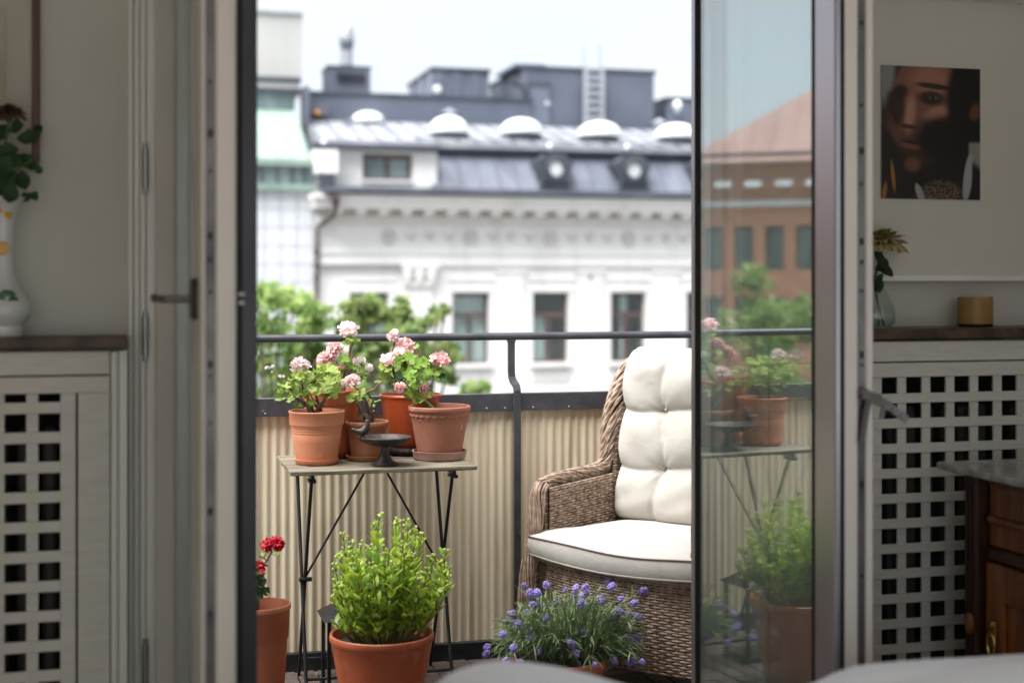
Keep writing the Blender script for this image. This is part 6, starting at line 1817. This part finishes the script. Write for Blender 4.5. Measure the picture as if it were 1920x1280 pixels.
sc_ = thing('seat_cushion', 'flat cream seat cushion with brown piping on wicker chair', 'cushion', L(CW / 2, 0.2, 0.455))
ZC0, ZC1 = 0.4575, ZS - 0.006
def sag(x, y): return 0.008 * math.sin(4.2 * x + 0.6) * math.sin(5 * y + 0.4) + 0.004 * math.sin(11 * x + 7 * y)
rings = []
def ring(k, z, crown=0):
    out = []
    for (x, y) in ol:
        X_, Y_ = cx + (x - cx) * k, cy + (y - cy) * k
        low = 0.016 * math.sin(math.pi * min(1, max(0, x / CW)) * 1.0) * (1 if z < (ZC0 + ZC1) / 2 else 0.45)
        out.append(L(X_, Y_, z + crown + (sag(X_, Y_) if z > 0.5 else 0) - (low if y < 0.1 else 0)))
    return out
prof = [(0.0, ZC0, 0), (0.95, ZC0, 0), (0.985, ZC0 + 0.006, 0), (1.0, ZC0 + 0.02, 0), (1.008, (ZC0 + ZC1) / 2, 0), (1.0, ZC1 - 0.012, 0), (0.988, ZC1 - 0.001, 0), (0.96, ZC1 + 0.004, 0), (0.85, ZC1 + 0.008, 0.004), (0.6, ZC1 + 0.008, 0.012), (0.3, ZC1 + 0.008, 0.014), (0.02, ZC1 + 0.008, 0.014)]
vs = []; n_ = len(ol)
for (k, z, c) in prof: vs += ring(k, z, c)
fs = []
for i in range(len(prof) - 1):
    for k in range(n_):
        k2 = (k + 1) % n_
        fs.append((i * n_ + k, i * n_ + k2, (i + 1) * n_ + k2, (i + 1) * n_ + k))
fs.append(tuple(range((len(prof) - 1) * n_, len(prof) * n_)))
m = MB(); m.add(vs, fs); m.build('pad', M_cush, sc_, 'all')
pp = ring(0.996, ZC1 - 0.003); MB().tube(pp + [pp[0]], 0.0030, 6, False).build('piping', M_pipe, sc_, True)
pp = ring(0.99, ZC0 + 0.009); MB().tube(pp + [pp[0]], 0.0026, 6, False).build('piping', M_cush, sc_, True)

# back cushion: deep tufts
bk = thing('back_cushion', 'tufted cream back cushion leaning in the wicker chair', 'cushion', L(CW / 2, 0.4, 0.54))
BX0, BX1, BZ0, BZ1 = 0.060, CW - 0.060, 0.535, 1.165
cols_, rows_ = 3, 3
def bcush(u, v, front=True):
    # u across, v up, both 0..1
    U = BX0 + (BX1 - BX0) * u; 
    # rounded silhouette, a little pinched between the tufts
    e = 0.010 * abs(math.sin(math.pi * v * rows_)) - 0.010
    if u < 0.5: U -= e * (1 - 2 * u) ** 2
    else: U += e * (2 * u - 1) ** 2
    fu = u * cols_ + 0.07 * math.sin(v * 9.0 + 1); fv = v * rows_ + 0.06 * math.sin(u * 8.0)
    edge = max(0, (1 - abs(2 * u - 1) ** 14) * (1 - abs(2 * v - 1) ** 12)) ** 0.5
    du = abs(fu - round(fu)) if 0.5 < fu < cols_ - 0.5 else 0.5; dv = abs(fv - round(fv)) if 0.5 < fv < rows_ - 0.5 else 0.5
    cr = 0.0155 * math.exp(-du / 0.055) + 0.010 * math.exp(-(du / 0.22) ** 2)
    ch_ = 0.0165 * math.exp(-dv / 0.055) + 0.011 * math.exp(-(dv / 0.22) ** 2)
    rt = math.hypot(du, dv); an = math.atan2(fv - round(fv), fu - round(fu))
    tuft = 0.016 * math.exp(-rt / 0.10) + 0.0045 * math.sin(7 * an + 3 * round(fu) + 5 * round(fv)) * math.exp(-rt / 0.22)
    su_, sv_ = fu % 1.0, fv % 1.0
    wr = 0.0030 * math.sin(11 * u + 17 * v + 2.5 * math.sin(6 * u)) + 0.0022 * math.sin(29 * v - 15 * u + 3 * math.sin(5 * v)) * (0.4 + sv_)
    th = (0.115 - cr - ch_ - tuft + wr) * edge if front else 0.012 * edge
    z = BZ0 + (BZ1 - BZ0) * v + 0.010 * math.sin(math.pi * fu * 2 + 0.8) * (v > 0.9) * (v - 0.9) * 10
    yb_ = 0.430 + 0.080 * v
    return L(U, yb_ - th, z) if front else L(U, yb_ + 0.006 * edge, z)
m = MB(); N1, N2 = 90, 96
m.grid(lambda u, v: bcush(u, v), N1, N2); 
m.grid(lambda u, v: bcush(1 - u, v, False), 30, 32)
m.build('pad', M_cush, bk, 'all')
rim = [bcush(q / 60, 1.0) for q in range(61)] ; left = [bcush(0.0, q / 60) for q in range(61)]; right = [bcush(1.0, q / 60) for q in range(61)]
MB().tube(left, 0.0030, 6).build('piping', M_cush, bk, True); MB().tube(rim, 0.0030, 6).build('piping', M_cush, bk, True); MB().tube(right, 0.0030, 6).build('piping', M_cush, bk, True)
for i in range(1, cols_):
    for j in range(1, rows_):
        p = bcush(i / cols_, j / rows_)
        MB().ball(p - EY * 0.002, 0.007, 10, 6).build('button', M_cush, bk, True)

# ================================================================== THINGS INDOORS
# amber candle holder
c = at(1829, 530, 3.865)
cd = thing('candle_holder', 'straight amber glass candle holder on the marble shelf', 'candle holder', (c.x, 3.865, LZ))
ra = 32 * mpp(1829, 3.865)
hh = at(1829, 557, 3.865 - ra).z - LZ
MB().lathe([(0.001, 0.0005), (ra * 0.97, 0.0005), (ra, 0.003), (ra, 0.009), (0.001, 0.009)], (c.x, 3.865, LZ), 40).build('foot', M_gdark, cd, True)
MB().lathe([(ra * 0.995, 0.0092), (ra, 0.012), (ra, hh - 0.002), (ra - 0.002, hh), (ra - 0.004, hh - 0.002), (ra - 0.004, 0.012)], (c.x, 3.865, LZ), 40).build('cup', M_amber, cd, True)
# clear vase with a chrysanthemum
c = at(1641, 530, 3.86)
vz = thing('glass_vase', 'clear bottle-shaped glass vase standing on the marble shelf by the door edge', 'vase', (c.x, 3.86, LZ))
v0 = c.copy(); v0.z = LZ + 0.0005
MB().lathe([(0.001, 0), (0.045, 0.0), (0.058, 0.012), (0.062, 0.035), (0.055, 0.065), (0.040, 0.095), (0.027, 0.125), (0.021, 0.155), (0.0195, 0.155), (0.0255, 0.125), (0.0385, 0.095), (0.0535, 0.065), (0.0605, 0.035), (0.0565, 0.014), (0.044, 0.003), (0.001, 0.003)], v0, 40).build('vessel', G_vase, vz, True)
MB().lathe([(0.001, 0.004), (0.042, 0.004), (0.055, 0.014), (0.059, 0.035), (0.0535, 0.060), (0.001, 0.060)], v0, 40).build('water', G_vase, vz, True)
def chrys(r, seed, mm_a, mm_b, root, p, layers=6):
    rs_ = random.Random(seed); A = MB(); B2 = MB()
    for lay in range(layers):
        n_ = 14 + lay * 2; el = R(82 - lay * 20)
        for k in range(n_):
            a = 2 * math.pi * k / n_ + lay * 0.3 + rs_.uniform(-.1, .1)
            e = Vector((math.cos(a) * math.cos(el), math.sin(a) * math.cos(el), math.sin(el)))
            s = Vector((-math.sin(a), math.cos(a), 0)); Ln = r * (0.55 + 0.09 * lay) * rs_.uniform(0.85, 1.1); w = r * 0.09
            up = s.cross(e) * -1
            pts = []
            for i in range(5):
                t = i / 4; cc = p + e * Ln * t + up * Ln * 0.22 * math.sin(t * 3.0) ; hw = w * (0.5 + t) * (1 if t < 0.9 else 0.45)
                pts += [cc - s * hw, cc + up * hw * -0.5, cc + s * hw]
            (A if lay < 3 else B2).add(pts, [f for i in range(4) for f in ((3 * i, 3 * i + 1, 3 * i + 4, 3 * i + 3), (3 * i + 1, 3 * i + 2, 3 * i + 5, 3 * i + 4))])
    A.build('inner_petals', mm_a, root, 'all'); B2.build('outer_petals', mm_b, root, 'all')
M_cgreen = leaf_mat('chrysanthemum_green', (0.24, 0.30, 0.04), (0.38, 0.42, 0.09), trans=0.2)
M_cmauve = leaf_mat('chrysanthemum_mauve', (0.52, 0.52, 0.13), (0.60, 0.44, 0.36), trans=0.2)
fl_ = thing('cut_flower', 'green and mauve chrysanthemum standing in the clear vase', 'flower', v0)
pf = at(1656, 459, 3.855)
st_ = MB()
st_.tube([v0 + Vector((0.030, 0.0, 0.006)), v0 + Vector((0.012, 0, 0.06)), v0 + Vector((-0.004, 0, 0.14)), at(1646, 500, 3.855), pf], 0.0042, 8)
st_.tube([v0 + Vector((0.018, 0.01, 0.006)), v0 + Vector((0.010, 0.0, 0.06)), v0 + Vector((-0.008, 0, 0.15))], 0.0032, 8)
st_.build('stem', mat('cut_stem', (0.06, 0.11, 0.03), (0.10, 0.16, 0.05), rough=0.5), fl_, True)
chrys(0.078, 3, M_cgreen, M_cmauve, fl_, pf)
M_dkleaf = leaf_mat('dark_cut_leaf', (0.010, 0.028, 0.012), (0.025, 0.055, 0.022), trans=0.15)
clf = ell_leaf(1, 0.6, 0.15, 0.3); clf.materials.append(M_dkleaf)
def cut_leaf(root, p, d, s, nrm=(0, -1, 0.3)):
    d = Vector(d).normalized(); side = d.cross(Vector(nrm)).normalized(); n2 = side.cross(d)
    o = bpy.data.objects.new('leaf', clf); COL.objects.link(o); adopt(o, root)
    o.matrix_basis = Matrix.Translation(p) @ Matrix((side, d, n2)).transposed().to_4x4() @ Matrix.Scale(s, 4)
for (px, py, dx, dz, s) in ((1644, 500, 0.5, -0.4, 0.055), (1640, 505, 0.9, 0.15, 0.04), (1642, 480, 0.6, -1, 0.055), (1640, 530, 0.5, 0.6, 0.035), (1640, 545, 0.3, 0.9, 0.04), (1640, 470, 0.25, -1, 0.05), (1636, 515, 0.2, -1, 0.06)):
    cut_leaf(fl_, at(px, py, 3.85), (dx, -0.1, dz), s)
# porcelain vase on the left shelf with flowers
c = at(6, 530, 3.80)
vs_ = thing('porcelain_vase', 'white porcelain vase painted with yellow flowers on the left shelf', 'vase', (c.x, 3.80, LZ))
tpx = mpp(6, 3.80)
def vy(y): return (632 - y) * tpx
pv = [(0.001, 0.0005), (34 * tpx, 0.0005), (36 * tpx, vy(622)), (36 * tpx, vy(612)), (48 * tpx, vy(598)), (53 * tpx, vy(585)), (50 * tpx, vy(570)), (38 * tpx, vy(552)), (27 * tpx, vy(535)), (21 * tpx, vy(505)), (20 * tpx, vy(470)), (21 * tpx, vy(440)), (23 * tpx, vy(415)), (27 * tpx, vy(395)), (34 * tpx, vy(380)), (40 * tpx, vy(372)), (39 * tpx, vy(371)), (31 * tpx, vy(382)), (24 * tpx, vy(396)), (0.001, vy(400))]
vb = MB().lathe(pv, (c.x, 3.80, LZ), 48).build('vessel', M_porc, vs_, True)
def decal(px, py, rp, mm, name, sq=1.0):
    p = at(px, py, 3.80)
    dxp = (px - 6) * tpx
    import bisect
    z = p.z - LZ
    rr_ = 0.02
    for i in range(len(pv) - 5):
        if pv[i][1] <= z <= pv[i + 1][1]:
            t = (z - pv[i][1]) / max(1e-6, pv[i + 1][1] - pv[i][1]); rr_ = pv[i][0] + (pv[i + 1][0] - pv[i][0]) * t; break
    dx_ = max(-0.95 * rr_, min(0.95 * rr_, dxp)); y = 3.80 - math.sqrt(max(1e-6, rr_ * rr_ - dx_ * dx_))
    n_ = Vector((dx_, y - 3.80, 0)).normalized()
    m_ = MB().ball((0, 0, 0), rp * tpx, 12, 6, (1, 0.10, sq)); o = m_.build(name, mm, vb, True)
    o.matrix_basis = Matrix.Translation((c.x + dx_, y, p.z)) @ Matrix.Rotation(math.atan2(n_.x, -n_.y), 4, 'Z')
for (px, py, r_) in ((17, 402, 8), (6, 466, 12), (0, 395, 7), (-6, 470, 9)): decal(px, py, r_, M_yellow, 'painted_flower', 1.2)
for (px, py, r_) in ((16, 553, 15), (2, 560, 12), (27, 562, 10)): decal(px, py, r_, M_genamel, 'painted_leaf', 0.7)
bq = thing('cut_flower', 'dusky chrysanthemum with dark leaves standing in the porcelain vase', 'flower', (c.x, 3.80, LZ + 0.3))
M_cdusk = leaf_mat('dusky_petal', (0.11, 0.06, 0.03), (0.16, 0.10, 0.04), trans=0.2)
M_cdusk2 = leaf_mat('dusky_outer_petal', (0.15, 0.085, 0.05), (0.22, 0.15, 0.10), trans=0.2)
pf = at(18, 215, 3.79)
chrys(0.044, 8, M_cdusk, M_cdusk2, bq, pf)
MB().tube([(c.x, 3.80, LZ + 0.32), at(4, 340, 3.8), at(10, 270, 3.8), pf], 0.004, 8).tube([(c.x, 3.80, LZ + 0.32), at(30, 320, 3.8), at(60, 300, 3.8)], 0.003, 6).build('stem', MATS['cut_stem'], bq, True)
M_lf2 = leaf_mat('bouquet_leaf', (0.018, 0.05, 0.020), (0.045, 0.11, 0.035), trans=0.15)
clf2 = ell_leaf(1, 0.85, 0.12, 0.2); clf2.materials.append(M_lf2)
rs = random.Random(6)
for (px, py, s) in [(-8, 262, .05), (-4, 290, .055), (5, 250, .05), (8, 310, .06), (16, 285, .05), (0, 330, .06), (22, 330, .05), (48, 262, .042), (58, 255, .04), (72, 245, .028), (70, 238, .026), (50, 302, .045), (62, 312, .035), (40, 335, .048), (45, 345, .04), (20, 362, .05), (0, 365, .05), (66, 366, .03), (48, 370, .03), (35, 240, .045), (26, 300, .05), (72, 320, .024), (12, 345, .055)]:
    d = Vector((rs.gauss(0, 1), rs.gauss(0, .4), rs.gauss(0, 1))).normalized()
    side = d.cross(Vector((rs.gauss(0, .3), -1, rs.gauss(0, .3)))).normalized(); n2 = side.cross(d)
    o = bpy.data.objects.new('leaf', clf2); COL.objects.link(o); adopt(o, bq)
    o.matrix_basis = Matrix.Translation(at(px, py, 3.79 + rs.uniform(-.05, .05)) - d * s * 0.5) @ Matrix((side, d, n2)).transposed().to_4x4() @ Matrix.Scale(s, 4)

# ---- sideboard along the right wall
sb = thing('sideboard', 'dark mahogany sideboard with grey marble top by the lattice', 'sideboard', (2.5, 2.9, ZF))
YS1, YS0 = 3.60, 2.20
ZT1 = at(1755, 865, YS1).z
xs_ = at(1755, 865, YS1).x
MB().bbox(xs_, XR - 0.01, YS0, YS1, ZT1 - 0.020, ZT1, 0.004).build('top', M_gmarble, sb)
xf = at(1836, 900, 3.54).x           # front face of the carcass, facing the room
MB().box(xf + 0.03, XR - 0.02, YS0 + 0.03, YS1 - 0.03, 0.06, ZT1 - 0.021).build('carcass', M_mahogd, sb)
xp = at(1808, 900, 3.57).x
pm = MB().bbox(xp, xp + 0.06, 3.505, 3.572, 0.0, ZT1 - 0.0215, 0.004).build('corner_post', M_mahogd, sb)
for q in (0.16, 0.36):
    MB().bbox(xp - 0.004, xp - 0.0005, 3.515 + q * 0.1, 3.52 + q * 0.1, 0.10, ZT1 - 0.06, 0.001).build('flute', M_mahogd, pm)
MB().ball((xp - 0.002, 3.54, at(1815, 1168, 3.54).z), 0.024, 14, 8, (0.4, 0.9, 1.3)).build('rosette', M_mahog, pm, True)
zf_ = lambda y: at(1900, y, 3.40).z
dxm = xf + 0.006
MB().bbox(dxm, dxm + 0.024, YS0 + 0.05, 3.500, ZT1 - 0.225, ZT1 - 0.035, 0.004).build('drawer', M_mahog, sb)
dw = [o for o in bpy.data.objects if o.name.startswith('drawer')][-1]
for (z, t_) in ((ZT1 - 0.050, 0.012), (ZT1 - 0.150, 0.026)):
    MB().tube([(dxm - 0.001, YS0 + 0.06, z), (dxm - 0.001, 3.492, z)], t_ / 2, 10).build('moulding', M_mahog, dw, True)
MB().bbox(dxm - 0.010, dxm + 0.022, YS0 + 0.05, 3.500, ZT1 - 0.262, ZT1 - 0.2265, 0.005).build('moulding', M_mahogd, sb)
zd1 = ZT1 - 0.27
dr_ = MB().bbox(dxm + 0.002, dxm + 0.024, 2.72, 3.500, 0.09, zd1, 0.003).build('door', M_mahog, sb)
for (y0, y1, z0, z1) in ((2.72, 2.80, 0.09, zd1), (3.415, 3.500, 0.09, zd1), (2.80, 3.415, zd1 - 0.10, zd1), (2.80, 3.415, 0.09, 0.19)):
    MB().bbox(dxm - 0.012, dxm + 0.0015, y0 + 0.0005, y1 - 0.0005, z0 + 0.0005, z1 - 0.0005, 0.003).build('door_frame_piece', M_mahog, dr_)
hz2 = at(1842, 1200, 3.46).z
hh_ = MB().lathe([(0.001, 0.0), (0.010, 0.0), (0.010, 0.004), (0.004, 0.008), (0.001, 0.009)], (0, 0, 0), 12)
ho = MB().bbox(dxm - 0.016, dxm - 0.0125, 3.448, 3.470, hz2 - 0.020, hz2 + 0.050, 0.002).ball((dxm - 0.018, 3.459, hz2 + 0.040), 0.011, 10, 8, (0.5, 1, 1)).build('handle', M_brass, dr_, True)
ring_ = [(dxm - 0.022, 3.459 + 0.017 * math.sin(a), hz2 - 0.012 + 0.030 * math.cos(a)) for a in [2 * math.pi * q / 20 for q in range(21)]]
MB().tube(ring_, 0.0032, 8, False).build('drop_pull', M_brass, ho, True)
MB().box(xf + 0.01, xf + 0.029, YS0 + 0.05, 2.715, 0.09, zd1).build('door', M_mahog, sb)

# ---- bed with white duvet
bd = thing('bed', 'bed with a rumpled white duvet just in front of the camera', 'bed', (1.35, 1.9, ZF))
BXa, BXb, BYa, BYb = 0.50, 2.14, 0.9, 2.86
MB().bbox(BXa + 0.05, BXb - 0.05, BYa, BYb - 0.06, 0.12, 0.34, 0.01).build('base', M_mahogd, bd)
MB().bbox(BXa + 0.04, BXb - 0.04, BYa, BYb - 0.05, 0.345, 0.545, 0.03).build('mattress', M_linen, bd)
for (x, y) in ((0.6, 1.0), (2.0, 1.0), (0.6, 2.7), (2.0, 2.7)):
    MB().tube([(x, y, ZF), (x, y, 0.12)], 0.025, 10).build('leg', M_mahogd, bd, True)
YRG = 2.66
sil = [(780, 1300), (820, 1283), (860, 1264), (900, 1250), (940, 1244), (1000, 1247), (1060, 1256), (1120, 1271), (1170, 1286), (1230, 1300), (1400, 1304), (1500, 1298), (1545, 1284), (1580, 1266), (1620, 1253), (1660, 1248), (1750, 1241), (1850, 1236), (1920, 1231), (2050, 1226), (2300, 1230)]
sx = [at(p, y, YRG).x for p, y in sil]; sz = [at(p, y, YRG).z for p, y in sil]
def duv(u, v):
    x = BXa + (BXb - BXa) * u; y = BYa + (BYb - BYa) * v
    zt0 = float(np.interp(x, sx, sz))
    d = y - YRG
    z = zt0 - (0.10 * d * d if d < 0 else 0) - (0.02 * abs(d) if d < 0 else 0)
    if d > 0.03: z = zt0 - 0.9 * (d - 0.03) ** 1.1
    base = 0.555
    z += 0.010 * math.sin(9 * x + 4 * y) * (d < -0.05) + 0.007 * math.sin(17 * y - 6 * x) * (d < -0.05)
    e = min(u, 1 - u) * (BXb - BXa)
    if e < 0.10: z -= (0.10 - e) ** 2 * 9
    return (x, y, max(z, 0.40))
m = MB().grid(duv, 110, 130)
m.build('duvet', M_linen, bd, 'all')
